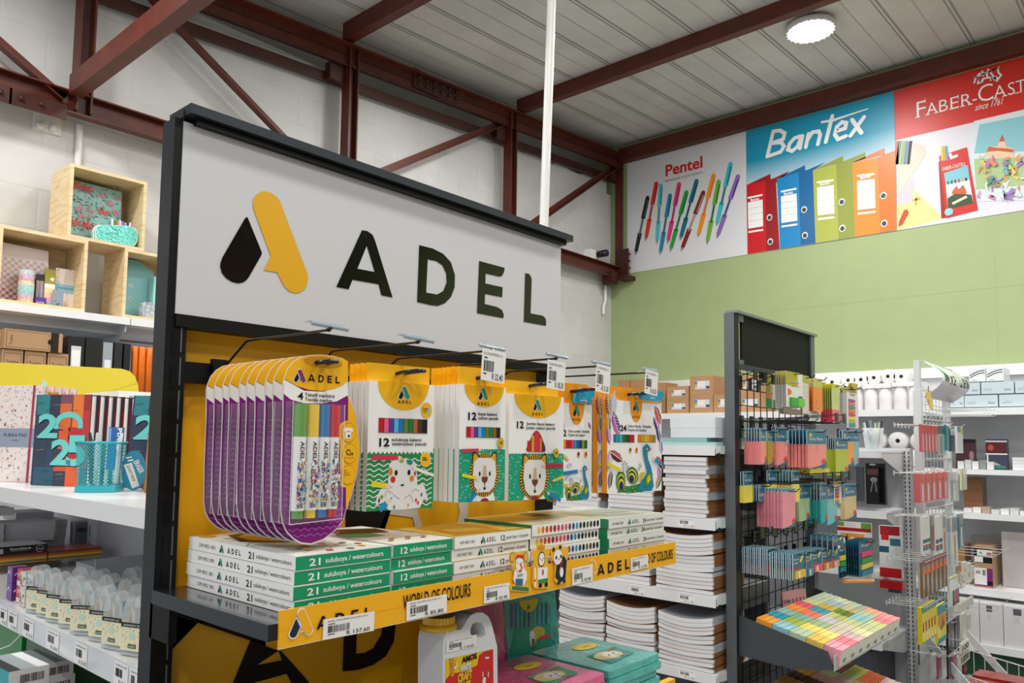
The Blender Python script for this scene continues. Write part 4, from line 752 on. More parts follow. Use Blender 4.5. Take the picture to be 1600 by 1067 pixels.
def casepack(x0, x1, y0, y1, z, h, col, col2, name, lab, grp):
    t = thing(name, ((x0+x1)/2, (y0+y1)/2, z), lab, 'pencil case', grp)
    b = MB(); m = M(col, .16, 0, .7, var=.12, vscale=40, bump=.5, bs=60); g = FR((x0, y0, z+h), (1, 0, 0), (0, 1, 0)); W, D = x1-x0, y1-y0
    b.prism(FR((x0, y0, z), (1, 0, 0), (0, 1, 0)), rrect(0, 0, W, D, .008), .0005, h-.0005, m)
    P = lambda q: [(u*W, v*D) for u, v in q]
    b.build('pouch', t)
    b = MB()
    b.ell(g, W*.62, D*.72, W*.2, D*.10, M('#e0c23a', .4), 2); b.tx(g, 'ADEL', W*.55, D*.70, .004, INK, l=3, w=W*.14)
    b.sh(g, P([(.25, .15), (.8, .2), (.85, .5), (.3, .48)]), M(col2, .4), 2); b.ell(g, W*.5, D*.34, W*.22, D*.12, M('#e6cf8a', .4), 3); b.ell(g, W*.54, D*.33, W*.12, D*.09, M('#ece8e4', .4), 4); b.ell(g, W*.5, D*.33, W*.02, D*.012, INK, 5); b.ell(g, W*.6, D*.34, W*.02, D*.012, INK, 5); b.ln(g, P([(.56, .3), (.6, .2), (.66, .2)]), .003, M('#d0502c', .4), 5); b.ln(g, P([(.62, .42), (.85, .47)]), .003, M('#c9302c', .4), 5)
    b.build('printed_insert', t)
    s = MB(); s.box(x1-.002, x1+.004, y0+.02, y1-.02, z+h*.35, z+h*.65, M('#d8eef0', .15, alpha=.6)); s.tube([(x1+.004, y0+.03, z+h*.5), (x1+.011, y0+.028, z+h*.5), (x1+.013, y0+.036, z+h*.5)], .0015, CLEAR, 6); s.build('zip', t)
    return t
TP = casepack(1.222, 1.40, .826, 1.018, 1.066, .0145, '#4fb5ae', '#3f9a90', 'pencil_case', 'topmost teal plastic pencil case lying flat on the right stack', 'teal pencil cases in the flat stack')
for k in range(1, 5): dup(TP, (1.311+.004*math.sin(k*2), .922+.003*math.cos(k*3), 1.066-.0148*k), f"teal plastic pencil case, {['second', 'third', 'fourth', 'lowest'][k-1]} from the top of the flat stack".replace('lowest from the top', 'lowest'), 'teal pencil cases in the flat stack', rz=.02*math.sin(k*4))
PP = casepack(1.036, 1.207, .826, 1.012, 1.066, .0145, '#e0558c', '#59a58c', 'pencil_case', 'topmost pink plastic pencil case lying flat on the left stack', 'pink pencil cases in the flat stack')
for k in range(1, 5): dup(PP, (1.1215+.003*math.sin(k*2), .919, 1.066-.0148*k), f"pink plastic pencil case, {['second', 'third', 'fourth', 'lowest'][k-1]} from the top of the flat stack".replace('lowest from the top', 'lowest'), 'pink pencil cases in the flat stack')
def leaning(pxs, y, col, lab, grp, n, art):
    g = FR((0, y, 1.02), (1, 0, 0), (0, .2, 1)); P = T(g, pxs); c = g.p(sum(p[0] for p in P)/len(P), min(p[1] for p in P))
    t = thing('pencil_case', c, lab, 'pencil case', grp); b = MB(); b.prism(g, P, -.008, 0, M(col, .14, 0, .7, var=.2, vscale=30, bump=.5, bs=50)); b.build('pouch', t)
    b = MB(); art(b, g); b.build('printed_insert', t)
    for k in range(1, n): dup(t, c+Vector((-.006*k, .0105*k, 0)), lab.split(',')[0]+' standing in the row behind the front one', grp)
    return t
def tl_art(b, g):
    q = lambda pts: T(g, C(600, 790, 3.853, pts)); q1 = lambda x, y: q([(x, y)])[0]
    for k in range(9): b.sh(g, q([(760+26*k, 585), (775+26*k, 583), (775+26*k, 740), (760+26*k, 742)]), M(['#6a4a9c', '#2a6a9c', '#1f7f8a', '#1c5f7a', '#4a3a80', '#1f8f7a', '#1a6a70', '#2a5a9a', '#17505f'][k], .4), 1)
    b.sh(g, q([(812, 575), (925, 555), (920, 600), (895, 635), (865, 642), (835, 625), (818, 600)]), M('#e8c01c', .4), 3); a = q1(872, 620); logo(b, g, a[0], a[1], .010, INK, TEALINK, None, 4); a = q1(858, 632); wordmark(b, g, a[0], a[1], .009, .003, INK, 4)
    b.sh(g, q([(780, 745), (1000, 708), (1000, 880), (760, 905)]), M('#158a70', .4), 2); b.ell(g, *q1(925, 765), .024, .013, M('#caa94a', .4), 3); b.ell(g, *q1(893, 805), .010, .018, M('#d5dbe0', .4), 4); b.sh(g, q([(930, 790), (1000, 768), (1000, 785), (935, 815)]), M('#c9302c', .4), 5)
    for x in (878, 905): b.ell(g, *q1(x, 790), .001, .0014, INK, 6)
    b.sh(g, q([(885, 800), (905, 800), (912, 850), (898, 868), (890, 850)]), M('#7a5a44', .4), 6)
leaning([(788, 1040), (788, 905), (866, 905), (876, 1030)], 1.045, '#2a9a98', 'front teal plastic pencil case, leaning upright under the yellow rail', 'upright teal pencil cases', 4, tl_art)
def pk_art(b, g): b.ln(g, T(g, [(735, 930), (790, 1020)]), .002, M('#f0a0c0', .3), 2); b.sh(g, T(g, [(700, 955), (770, 940), (778, 990), (720, 1000)]), M('#c9508a', .3), 1)
leaning([(700, 1060), (700, 905), (783, 905), (795, 1040)], 1.045, '#d04f8c', 'front pink plastic pencil case, leaning upright behind the glue jug', 'upright pink pencil cases', 3, pk_art)
# ------------------------------------------------------------------ helpers for boxes measured on a plane
def ybox(b, px, Y, d, m, fm=None, z0=None, z1=None):
    """box whose front (facing -y) spans the image rectangle px at plane Y; returns its frame, width, height"""
    x0, y0, x1, y1 = px; ym = (y0+y1)/2; a = onY(x0, ym, Y).x; c = onY(x1, ym, Y).x; xm = (x0+x1)/2
    zt = onY(xm, y0, Y).z if z1 is None else z1; zb = onY(xm, y1, Y).z if z0 is None else z0
    b.box(a, c, Y, Y+d, zb, zt, m, fm); return FR((a, Y, zb), (1, 0, 0), (0, 0, 1)), c-a, zt-zb
def xbox(b, px, X, d, m, fm=None, z0=None, z1=None):
    x0, y0, x1, y1 = px; ym = (y0+y1)/2; a = onX(x0, ym, X).y; c = onX(x1, ym, X).y; xm = (x0+x1)/2
    zt = onX(xm, y0, X).z if z1 is None else z1; zb = onX(xm, y1, X).z if z0 is None else z0
    b.box(X, X+d, c, a, zb, zt, m, fm); return FR((X, a, zb), (0, -1, 0), (0, 0, 1)), a-c, zt-zb
SHW = M('#e9ebee', .35, 0, .25); GRY = M('#c4c6c9', .5, var=.04); GRYD = M('#9a9da2', .5)
def stag(par, fr, u, v, w, h, seed, title='SHELF ITEM', price='R 27.10'):
    t = MB(); t.rc(fr, u, v, u+w, v+h, M('#f4f4f4', .4), 1); barcode(t, fr, u+w*.12, v+h*.36, w*.5, h*.36, 12, 2, seed); t.tx(fr, title, u+w*.08, v+h*.82, h*.08, INK, w=w*.84, l=2); t.tx(fr, price, u+w*.38, v+h*.08, h*.17, INK, w=w*.55, l=2)
    return t.build('price_ticket', par)
# ---- low gondola behind the yellow rack (we see its -x side)
g1 = thing('gondola_shelving', (.95, 2.0, 0), 'white low shelving run behind the black and yellow rack', 'shelving')
b = MB(); b.box(.962, .985, 1.19, 2.95, .1, 1.36, GRY)
for y in (1.20, 1.88, 2.55): b.box(.945, .962, y, y+.03, 0, 1.36, SHW)
for k in range(22):
    for y in (1.209, 1.889, 2.559): b.box(.9443, .9451, y, y+.004, .2+.05*k, .23+.05*k, DARK)
b.build('back_panel', g1)
b = MB(); b.box(.55, 1.36, 1.19, 2.95, 1.362, 1.388, SHW); b.box(.547, .5495, 1.19, 2.95, 1.356, 1.3875, SHW); s1 = b.build('shelf', g1)
SC_ = MB(); SC_.box(.552, .96, 1.19, 2.95, 1.118, 1.139, SHW); SC_.box(.545, .552, 1.19, 2.95, 1.098, 1.141, M('#dfe4ea', .2, 0, .5)); s2 = SC_.build('shelf', g1, label='middle shelf with a clear ticket strip')
MB().box(.53, .96, 1.19, 2.95, .86, .885, SHW).build('shelf', g1)
ft = FR((.5445, 0, 0), (0, -1, 0), (0, 0, 1))
for k, (x0, x1, y0) in enumerate(((0, 11, 953), (13, 27, 958), (36, 53, 967), (73, 93, 980), (117, 137, 1000), (179, 201, 1027), (204, 216, 1041))):
    a = ft.uv(x0, y0+10); c = ft.uv(x1, y0+10); stag(s2, ft, a[0], 1.100, c[0]-a[0], .037, k, 'COMPASS SET', ['R 23.5', 'R 18.0', 'R 27.0', 'R 28.0', 'R 23.00', 'R 27.10', 'R 31.0'][k])
# ---- diaries
def cover25(b, g, W, H):
    q = lambda u, v: (u*W, v*H)
    R = random.Random(25); pal = ['#1f7f86', '#1c2f4c', '#27385a', '#7a3a4a', '#e0641c', '#ea7a20', '#b01f2c', '#8c1c2c', '#c42a2c', '#17304a']
    b.rc(g, 0, 0, W, H, M('#1b2b44', .35, 0, .3), 1)
    for u0, v0, u1, v1, c in ((.02, .78, .25, 1, '#1f7f86'), (.25, .6, .45, 1, '#1c2a44'), (.45, .9, .68, 1, '#7a4452'), (.45, .6, .66, .9, '#e0641c'), (.68, .64, .87, 1, '#ea7a1c'), (.87, .82, 1, 1, '#a01c2a'), (.87, .5, 1, .82, '#c02428'), (.45, .4, .62, .62, '#e0541c'), (.62, .55, .87, .64, '#b8202c'),
                              (.62, .3, .87, .5, '#b02030'), (.4, .16, .62, .34, '#d8481c'), (.62, 0, .87, .3, '#ea5c1c'), (.87, .2, 1, .5, '#8c1828'), (.04, .3, .25, .6, '#17304c'), (.04, 0, .4, .2, '#145068'), (.25, .2, .45, .4, '#1c3a56')):
        b.rc(g, u0*W, v0*H, u1*W, v1*H, M(c, .38, 0, .2), 2)
    for k in range(26): u, v = R.random()*.85, R.random()*.95; b.ln(g, [q(u, v), q(u+.13, v+.012)], .0006, M(R.choice(['#f0a050', '#2f9a9c', '#3a1420', '#0f1c30']), .4), 3)
    MT = M('#6fd3cc', .4); SHD = M('#14202e', .5)
    for s, u, v, h in (('2', .06, .53, .255), ('2', .33, .235, .27)):
        for dd, mm, L in ((.012, SHD, 3), (0, MT, 4)): b.tx(g, s, (u+dd)*W, (v-dd)*H, h*H, mm, w=.37*W, l=L, off=.035)
    a = [q(.62+.22*math.cos(t*math.pi/12), .67+.11*math.sin(t*math.pi/12)+.0) for t in range(13)]; b.ln(g, a, .013, MT, 4); b.ln(g, [q(.84, .67), q(.84, .63)], .013, MT, 4); b.ln(g, [q(.40, .67), q(.40, .62)], .013, MT, 4)
    for dd, mm, L in ((.012, SHD, 3), (0, MT, 4)): b.tx(g, '5', (.62+dd)*W, (.235-dd)*H, .32*H, mm, w=.34*W, l=L, off=.035)
ZB = 1.3885
def book(name, P, ang, W, H, th, lean, cover, label, group, cat='diary', spine='#1b2b44', pages='#e4e2de', tilt=0):
    """hardcover standing at P (front cover's lower left corner); ang = heading of its width"""
    t = thing(name, P, label, cat, group); U = Vector((math.cos(ang), math.sin(ang), 0)); N0 = U.cross(Vector((0, 0, 1))); V = (Vector((0, 0, 1)) - N0*lean + U*tilt).normalized()
    g = FR(P, U, V); b = MB(); cm = M(spine, .4, 0, .2)
    b.fbox(g, 0, W, 0, H, -.0025, 0, cm); b.fbox(g, 0, W, 0, H, -th, -th+.0025, cm); b.fbox(g, -.001, .002, 0, H, -th, 0, cm); cover(b, g, W, H); b.build('cover', t)
    MB().fbox(g, .003, W-.004, .003, H-.003, -th+.0026, -.0026, M(pages, .7, var=.05, vscale=300)).build('page_block', t)
    return t
P0 = Vector((.619, 2.044, ZB)); ANG = math.atan2(-.88, .47)
d0 = book('diary', P0, ANG, .152, .212, .022, .02, cover25, 'front hardcover 2025 diary with orange red and teal cover facing the viewer', '2025 diaries on the white top shelf')
for k in range(1, 6):
    dup(d0, P0+Vector((.88, .47, 0))*(.0225*k)+Vector((.002*k, -.002*k, 0)), '2025 diary in the row behind the front one, its white page edge showing', '2025 diaries on the white top shelf', rot=(0, 0, 0))
book('diary', Vector((.745, 1.83, ZB)), math.atan2(-.8, .6), .152, .212, .022, .10, cover25, 'leaning 2025 diary half hidden by the black rack post', '2025 diaries on the white top shelf', tilt=.28)
def plain(c, paint=None):
    def f(b, g, W, H): b.rc(g, 0, 0, W, H, M(c, .5, 0, .1), 1); paint and paint(b, g, W, H)
    return f
book('diary', Vector((.742, 1.73, ZB)), math.atan2(-.8, .6), .16, .19, .02, .12, plain('#c98a66'), 'tan notebook leaning low beside the black rack post', None, 'notebook', spine='#8a5a40', tilt=.55)
b = MB(); g = FR((.702, 1.63, ZB), (.5, -.866, 0), (.12, 0, 1)); b.fbox(g, 0, .12, 0, .2, -.012, 0, M('#a8703e', .5, var=.25, vscale=30)); b.build('wooden_board', label='brown wooden board standing at the right end of the white shelf', cat='board')
def floral(b, g, W, H, n=260, seed=3, cols=('#c9606a', '#d99a94', '#3a3f52', '#8a9aa8', '#e0b8a8', '#a8485a')):
    b.rc(g, 0, 0, W, H, M('#f0e4de', .5), 1); R = random.Random(seed)
    for i in range(n):
        u, v = R.uniform(.004, W-.006), R.uniform(.004, H-.004); a = R.random()*3.14; L = R.uniform(.002, .006); c = R.choice(cols)
        if i % 5: b.ln(g, [(u, v), (u+L*math.cos(a)*.8, v+L*abs(math.sin(a)))], .0011, M(c, .5), 2+.4*(i % 9))
        else: b.ell(g, u, v, L*.55, L*.5, M(c, .5), 2+.4*(i % 9), n=7)
def pukka(b, g, W, H):
    floral(b, g, W, H, 420); b.rc(g, W*.2, H*.36, W*.98, H*.55, M('#8f9bb0', .35, 0, .2), 6); b.tx(g, 'PUKKA PAD', W*.36, H*.465, .0085, INK, w=W*.42, l=7); b.tx(g, 'STUDIO', W*.5, H*.42, .003, INK, w=W*.14, l=7); b.rc(g, W*.83, 0, W*.865, H, M('#b01f4c', .4), 8)
for k in range(5):
    lab = 'front floral notebook with grey name band and crimson elastic' if k == 0 else 'floral notebook in the row behind the front floral one'
    if k == 0: pk0 = book('notebook', Vector((.585, 2.30, ZB)), ANG, .165, .242, .016, .03, pukka, lab, 'floral notebooks on the white top shelf', 'notebook', '#e2b8ae')
    else: dup(pk0, Vector((.585+.022*k, 2.30+.013*k, ZB)), lab, 'floral notebooks on the white top shelf')
for k, (c, lab) in enumerate((('#e8823a', 'slim orange notebook squeezed between the floral notebooks and the diaries'), ('#e0808c', 'slim pink notebook squeezed beside the orange one'), ('#6fa5b8', 'slim pale blue notebook nearest the diaries'))):
    book('notebook', Vector((.665+.012*k, 2.20-.045*k, ZB)), ANG, .06, .225-.03*k, .008, .02, plain(c), lab, None, 'notebook', c)
b = MB()
for k in range(4):
    a = .66+.028*k
b = None
for k, (x, c) in enumerate(((.735, '#e8e4dc'), (.765, '#ea8a1c'), (.79, '#1c1e24'), (.815, '#e8e4dc'))):
    b = MB(); b.box(x+.02, x+.04, 2.36, 2.50, ZB, ZB+.228-.004*k, M(c, .5), {5: PAPER, 0: PAPER}); b.build('notebook', label=['cream', 'orange', 'black', 'last cream'][k]+' notebook on edge in the back row behind the diaries', cat='notebook')
b = MB(); p = Vector((.72, 2.36, ZB)); b.add([p+Vector(q) for q in ((0, 0, .20), (.012, 0, .20), (.022, 0, .26), (.010, 0, .27), (0, .003, .20), (.012, .003, .20), (.022, .003, .26), (.010, .003, .27))], [(0, 1, 2, 3), (7, 6, 5, 4), (0, 4, 5, 1), (1, 5, 6, 2), (2, 6, 7, 3), (3, 7, 4, 0)], M('#a9e0dc', .4)); b.build('bookmark_ribbon', label='pale mint page marker sticking up from the back row of notebooks', cat='bookmark')
# ---- mesh pen cup
TC = M('#1fb3bd', .3, .2, .4)
t = thing('pen_cup', (.655, 1.73, ZB), 'turquoise wire mesh pen cup on the white shelf in front of the diaries', 'pen cup')
cc = Vector((.652, 1.725, ZB)); ua = Vector((.80, -.60, 0)); va = Vector((.60, .80, 0)); hw = .040; hd = .036; H = .102
corner = lambda s, r, z, k=1.0: cc + ua*(s*hw*k) + va*(r*hd*k) + Vector((0, 0, z))
b = MB(); n = 13
for (s0, r0), (s1, r1) in (((-1, -1), (1, -1)), ((1, -1), (1, 1)), ((1, 1), (-1, 1)), ((-1, 1), (-1, -1))):
    A0, A1, B0, B1 = corner(s0, r0, .010, .93), corner(s1, r1, .010, .93), corner(s0, r0, H), corner(s1, r1, H)
    P = lambda u, v: (A0*(1-u)+A1*u)*(1-v) + (B0*(1-u)+B1*u)*v
    nv = 14; w = .13/n
    for i in range(-nv, n+1):
        for sgn in (1, -1):
            pts = []
            for j in range(nv+1):
                u = (i + j*.9)/n if sgn > 0 else 1-(i + j*.9)/n
                if 0 <= u <= 1: pts.append((u, j/nv))
            if len(pts) > 1:
                (u0, v0), (u1, v1) = pts[0], pts[-1]; a, c, d, e = P(max(0, u0-w), v0), P(min(1, u0+w), v0), P(min(1, u1+w), v1), P(max(0, u1-w), v1); b.add([a, c, d, e], [(0, 1, 2, 3)], TC)
b.build('mesh_wall', t)
b = MB(); ring = [corner(s, r, H) for s, r in ((-1, -1), (1, -1), (1, 1), (-1, 1))]; b.tube(ring, .0028, TC, 7, closed=True); b.build('rim', t)
b = MB(); R4 = [corner(s, r, z, .95) for z in (0, .013) for s, r in ((-1, -1), (1, -1), (1, 1), (-1, 1))]; b.add(R4, [(3, 2, 1, 0), (4, 5, 6, 7), (0, 1, 5, 4), (1, 2, 6, 5), (2, 3, 7, 6), (3, 0, 4, 7)], TC); b.build('base', t)
g = FR(cc+Vector((.012, -.005, .045)), (.80, -.60, 0), (.10, 0, 1)); b = MB(); b.fbox(g, -.004, .024, .0, .09, -.012, 0, M('#1f62b0', .3, 0, .3)); b.tx(g, 'PIXEL', .014, .088, .009, WHITE, w=.045, l=2, ang=-90, off=.03); b.rc(g, -.004, .06, .002, .088, M('#7ab0e0', .3), 2)
b.build('eraser_pack', label='small blue eraser pack standing in the turquoise mesh cup', cat='eraser')
for k, (dx, c, lab) in enumerate(((-.018, '#3c4048', 'dark pen with clear cap standing in the turquoise mesh cup'), (-.010, '#d8dce0', 'clear pale pen standing in the turquoise mesh cup'), (.03, '#e6e9ec', 'white pen leaning out of the right side of the mesh cup'))):
    b = MB(); p = cc+ua*dx; b.tube([p+Vector((0, 0, .016)), p+Vector((.004*(k-1), 0, .10)), p+Vector((.008*(k-1), 0, .123))], [.0045, .0045, .003], M(c, .25, 0, .3), 10); b.build('pen', label=lab, cat='pen')
t = thing('correction_card', (.71, 1.71, ZB), 'blue oval blister card leaning against the right side of the mesh cup', 'blister card')
g = FR((.716, 1.715, ZB), (.80, -.60, 0), (-.28, .10, 1)); pts = [(.026*math.cos(a*math.pi/14)*.95, .043+.043*math.sin(a*math.pi/14)) for a in range(28)]
b = MB(); b.prism(g, pts, -.0015, 0, M('#1a8fb5', .35, 0, .3)); b.build('card', t)
b = MB(); b.sh(g, [(-.020, .055), (-.004, .060), (.012, .010), (-.002, .004)], WHITE, 2); b.tx(g, 'ERASER', -.001, .062, .011, WHITE, w=.03, l=3, ang=-62, off=.03); b.tx(g, 'DUST FREE', -.014, .052, .006, INK, w=.036, l=3, ang=-68); b.ln(g, [(-.016, .07), (-.004, .072)], .003, WHITE, 3); b.ln(g, [(-.012, .064), (-.001, .066)], .003, WHITE, 3); b.build('card_print', t)
# white boxes behind the diaries
b = MB(); f, W_, H_ = ybox(b, (185, 612, 250, 632), 2.3, .25, M('#ecebe9', .5)); b.tx(f, 'TYPEK', W_*.25, H_*.25, H_*.4, INK, w=W_*.3, l=1); b.build('paper_box', label='white paper ream box with dark lettering behind the leaning diary', cat='box')
b = MB(); f, W_, H_ = ybox(b, (178, 633, 250, 650), 2.29, .25, M('#e6e3dd', .5), z0=ZB); b.rc(f, W_*.32, H_*.72, W_*.45, H_*.95, M('#d8c4a0', .5), 1); b.build('paper_box', label='cream white box under the lettered ream box', cat='box')
# yellow display header
t = thing('display_header', (.75, 2.8, ZB), 'large plain yellow cardboard header with a rounded right corner behind the books', 'display header')
f = FR((0, 2.78, 0), (1, 0, 0), (0, 0, 1)); P = [(-.2, ZB), (onY(217, 640, 2.78).x, ZB)] + T(f, [(217, 622), (216, 602), (211, 588), (203, 580), (190, 576), (0, 566)]) + [(-.2, T(f, [(0, 566)])[0][1]-.02)]
b = MB(); b.prism(f, P, -.02, 0, M('#dcc838', .5, var=.04)); b.build('panel', t)
b = MB(); b.ln(f, T(f, [(170, 612), (216, 598)]), .0025, M('#cdb41c', .5), 2); b.ln(f, T(f, [(0, 616), (60, 620)]), .0025, M('#cdb41c', .5), 2); b.build('fold_lines', t)
# ---- middle shelf goods
ZC = 1.1405
t = thing('compass_set_pod', (.575, 1.80, ZC), 'leftmost clear domed geometry set pod in the front row', 'geometry set', 'clear domed geometry set pods')
CL = M('#e9f1f4', .08, alpha=.3); CR = M('#e9e4c4', .5); g = FR((.563, 1.80, ZC), (0, -1, 0), (0, 0, 1))
w2 = .0235; dome = [(-w2, .004), (w2, .004), (w2, .066), (.020, .082), (.012, .093), (0, .0965), (-.012, .093), (-.020, .082), (-w2, .066)]
b = MB(); b.prism(g, dome, -.020, 0, CL); b.prism(g, [(-w2-.001, 0), (w2+.001, 0), (w2+.001, .004), (-w2-.001, .004)], -.021, .001, M('#cfd6da', .2, alpha=.7)); b.build('case', t)
b = MB(); b.fbox(g, -w2-.0008, w2+.0008, .008, .050, -.0208, .0008, CR); g2 = FR(g.p(0, 0, .0008), g.U, g.V); b.rc(g2, -w2-.0008, .046, w2+.0008, .0535, M('#2c332e', .4), 1); b.tx(g2, 'GEOMETRY SET', -w2*.8, .048, .0028, WHITE, w=w2*1.6, l=2); b.rc(g2, -.008, .012, .010, .019, M('#4a5c3a', .4), 1); b.tx(g2, 'OASIS', -.006, .0138, .003, WHITE, w=.013, l=2)
R = random.Random(4)
for i in range(26): u, v = R.uniform(-w2, w2), R.uniform(.01, .044); b.ln(g2, [(u, v), (u+.002, v+.0025)], .0007, M(R.choice(['#3a4a30', '#8a4a30', '#9aa880']), .5), 1)
b.ell(g2, 0, .032, .007, .006, M('#c4dccf', .5), 2); b.build('paper_sleeve', t)
b = MB()
for i in range(12):
    u = -.018+.003*i; b.fbox(g, u, u+.0018, .006, .05+.03*R.random(), -.014, -.004-.004*R.random(), M(R.choice(['#d8a0b0', '#a0d0d8', '#e0d8a0', '#b8c8e0', '#d8dce0']), .3))
b.build('contents', t)
t.rotation_euler = (0, 0, .35)
for r in range(4):
    for k in range(8 if r == 0 else 8):
        if r == 0 and k == 0: continue
        if r > 0 and k < r: continue
        y = 1.80-.0645*k + .01*math.sin(k*7+r); x = .575+.062*r+.004*math.sin(k*3+r*2)
        lab = 'clear domed geometry set pod of the front row on the shelf edge' if r == 0 else 'clear domed geometry set pod in the rows behind the front row'
        dup(t, (x, y-.012*r, ZC), lab, 'clear domed geometry set pods', rot=(0, 0, .42+.14*math.sin(k*5+r*3)))
# small push pin boxes
def pinbox(x, y, z, c, lab, win=None, grp='small pin boxes at the left of the middle shelf'):
    t = thing('pin_box', (x, y, z), lab, 'pin box', grp); b = MB(); s = .034
    b.box(x, x+s*.9, y-s, y, z+.0003, z+.0355, M(c, .35, 0, .3)); g = FR((x, y, z), (0, -1, 0), (0, 0, 1)); h = FR((x, y-s, z), (1, 0, 0), (0, 0, 1))
    if win:
        for q in (g, h):
            b.rc(q, .002, .003, s*.9, .030, M('#e8eef0', .2), 1); R = random.Random(int(x*1e4))
            for i in range(26): b.ell(q, R.uniform(.004, .028), R.uniform(.005, .027), .0022, .0022, M(R.choice(win), .3), 2, n=8)
    else:
        for q in (g, h): b.rc(q, 0, 0, s*.9, .010, M('#e8e4e6', .4), 1) if c != '#6a3a9c' else None; b.ln(q, [(.004, .018), (.014, .028), (.024, .02)], .003, M('#f0ece8', .4), 2); b.sh(q, [(.02, .006), (.03, .012), (.03, .002)], M('#c4202c', .4) if c != '#6a3a9c' else M('#8a5ac0', .4), 2)
    b.build('carton', t)
pinbox(.57, 2.00, ZC, '#6a3a9c', 'lower purple pin box at the left end of the middle shelf'); pinbox(.57, 2.00, ZC+.036, '#6a3a9c', 'upper purple pin box at the left end of the middle shelf')
pinbox(.575, 1.95, ZC, '#d8282c', 'lower red and white pin box beside the purple ones'); pinbox(.575, 1.95, ZC+.036, '#d8282c', 'upper red and white pin box beside the purple ones')
for i, (y, wn, nm) in enumerate(((1.905, ['#d8402c', '#2f9a55', '#e0c02c'], 'multicoloured'), (1.862, ['#1c1e24', '#30343c'], 'black'))):
    for j in (0, 1): pinbox(.568, y, ZC+.036*j, '#dfe3e6', f"{['lower', 'upper'][j]} clear box of {nm} push pins beside the pods", wn)
for k in range(10): pinbox(.62+.04*(k % 3), 2.02-.05*(k//3)-.03, ZC+.036*0+.0, ['#c8283a', '#8a2a5a'][k % 2], 'small red pin box in the rows behind the front pin boxes')
# record card packs
YR = 2.36
def rpack(xa, xb, z, h, lab, top=False):
    t = thing('record_card_pack', ((xa+xb)/2, YR, z), lab, 'card pack', 'striped record card packs'); b = MB(); cols = ['#c98a24', '#1f7a78', '#f0b83a', '#e8801c', '#8a6a1c', '#a01c24']; n = len(cols)
    if top: b.box(xa, xb, YR-.005, YR+.12, z, z+h, M('#17181c', .3, 0, .4), {1: M('#c8cace', .3)}); f = FR((xa, YR-.005, z), (1, 0, 0), (0, 0, 1)); W = xb-xa; b.tx(f, 'RecordCards', W*.36, h*.55, h*.22, WHITE, w=W*.35, l=1, off=.02); b.rc(f, W*.1, h*.2, W*.24, h*.75, WHITE, 1); barcode(b, f, W*.11, h*.22, W*.12, h*.5, 8, 2, 3); b.ell(f, W*.86, h*.5, h*.4, h*.4, WHITE, 1); b.ell(f, W*.86, h*.5, h*.36, h*.36, M('#17181c', .3), 2); b.tx(f, 'rbe', W*.82, h*.38, h*.25, WHITE, l=3, w=W*.08); b.rc(f, W*.36, h*.4, W*.66, h*.44, M('#9a9ca0', .4), 1)
    else:
        for i, c in enumerate(cols): b.box(xa+.0005, xb-.001, YR, YR+.12, z+h*i/n, z+h*(i+1)/n, M(c, .35, 0, .3))
    b.build('cards', t)
xm = onY(74, 880, YR).x; xr = onY(160, 870, YR).x; xl = xm-(xr-xm); zt = onY(160, 854, YR).z; hh = .0265
for j in range(5):
    z = zt-hh*(j+1)
    if z > ZC-.001:
        rpack(xm+.001, xr-.001*(j % 3), z, hh-.0007, f"striped record card pack, number {['one', 'two', 'three', 'four', 'five'][j]} from the top of the right pile".replace('number one from the top', 'topmost'))
        rpack(xl, xm-.001, z, hh-.0007, f"striped record card pack, number {['one', 'two', 'three', 'four', 'five'][j]} from the top of the left pile".replace('number one from the top', 'topmost striped'))
rpack(xl, xm-.003, zt, .022, 'black record card box with white print on top of the left striped pile', True)
# grey paper boxes behind, NEXX files
def gbox(px, Y, d, lab, z0=None, c='#c6c7ca', name='paper_box', cat='box', txt=None, grp='grey white paper boxes on the middle shelf'):
    b = MB(); f, W, H = ybox(b, px, Y, d, M(c, .5), z0=z0)
    if txt: b.tx(f, txt, W*.08, H*.68, H*.15, INK, w=W*.4, l=1, off=.02)
    return b.build(name, label=lab, cat=cat, group=grp)
gbox((8, 816, 86, 832), 2.50, .12, 'grey white paper box, upper of the front pair behind the record cards'); gbox((5, 832, 84, 846), 2.50, .12, 'grey white paper box, lower of the front pair behind the record cards', z0=None)
gbox((88, 812, 105, 826), 2.60, .12, 'short grey box end, topmost of the rear pile'); gbox((88, 826, 103, 840), 2.60, .12, 'short grey box end, second of the rear pile'); gbox((88, 840, 101, 853), 2.60, .12, 'short grey box end, lowest of the rear pile', z0=ZC)
gbox((-20, 794, 22, 806), 2.52, .1, 'small white box at the far left just under the top shelf'); gbox((25, 800, 84, 813), 2.64, .12, 'flat grey box tucked right under the top shelf')
gbox((-40, 820, 6, 850), 2.49, .12, 'grey white paper box cut by the left picture edge')
b = MB(); b.box(.60, .85, 2.51, 2.9, ZC, onY(50, 846, 2.5).z-.001, GRYD); b.build('paper_box', label='grey box mass at the base of the rear paper piles', cat='box')
t = MB(); f, W, H = ybox(t, (116, 816, 158, 885), 2.62, .03, M('#8e949c', .2, 0, .4), z0=ZC); t.fbox(f, -.003, W+.003, -.0, H+.004, -.031, -.03, M('#dfe2e6', .3)); t.tx(f, 'NEXX', W*.08, H*.70, H*.14, INK, w=W*.45, l=1, off=.03); t.rc(f, W*.62, H*.86, W*.72, H*.9, INK, 1); t.build('file_box', label='grey file case lettered in black behind the striped card packs', cat='file case')
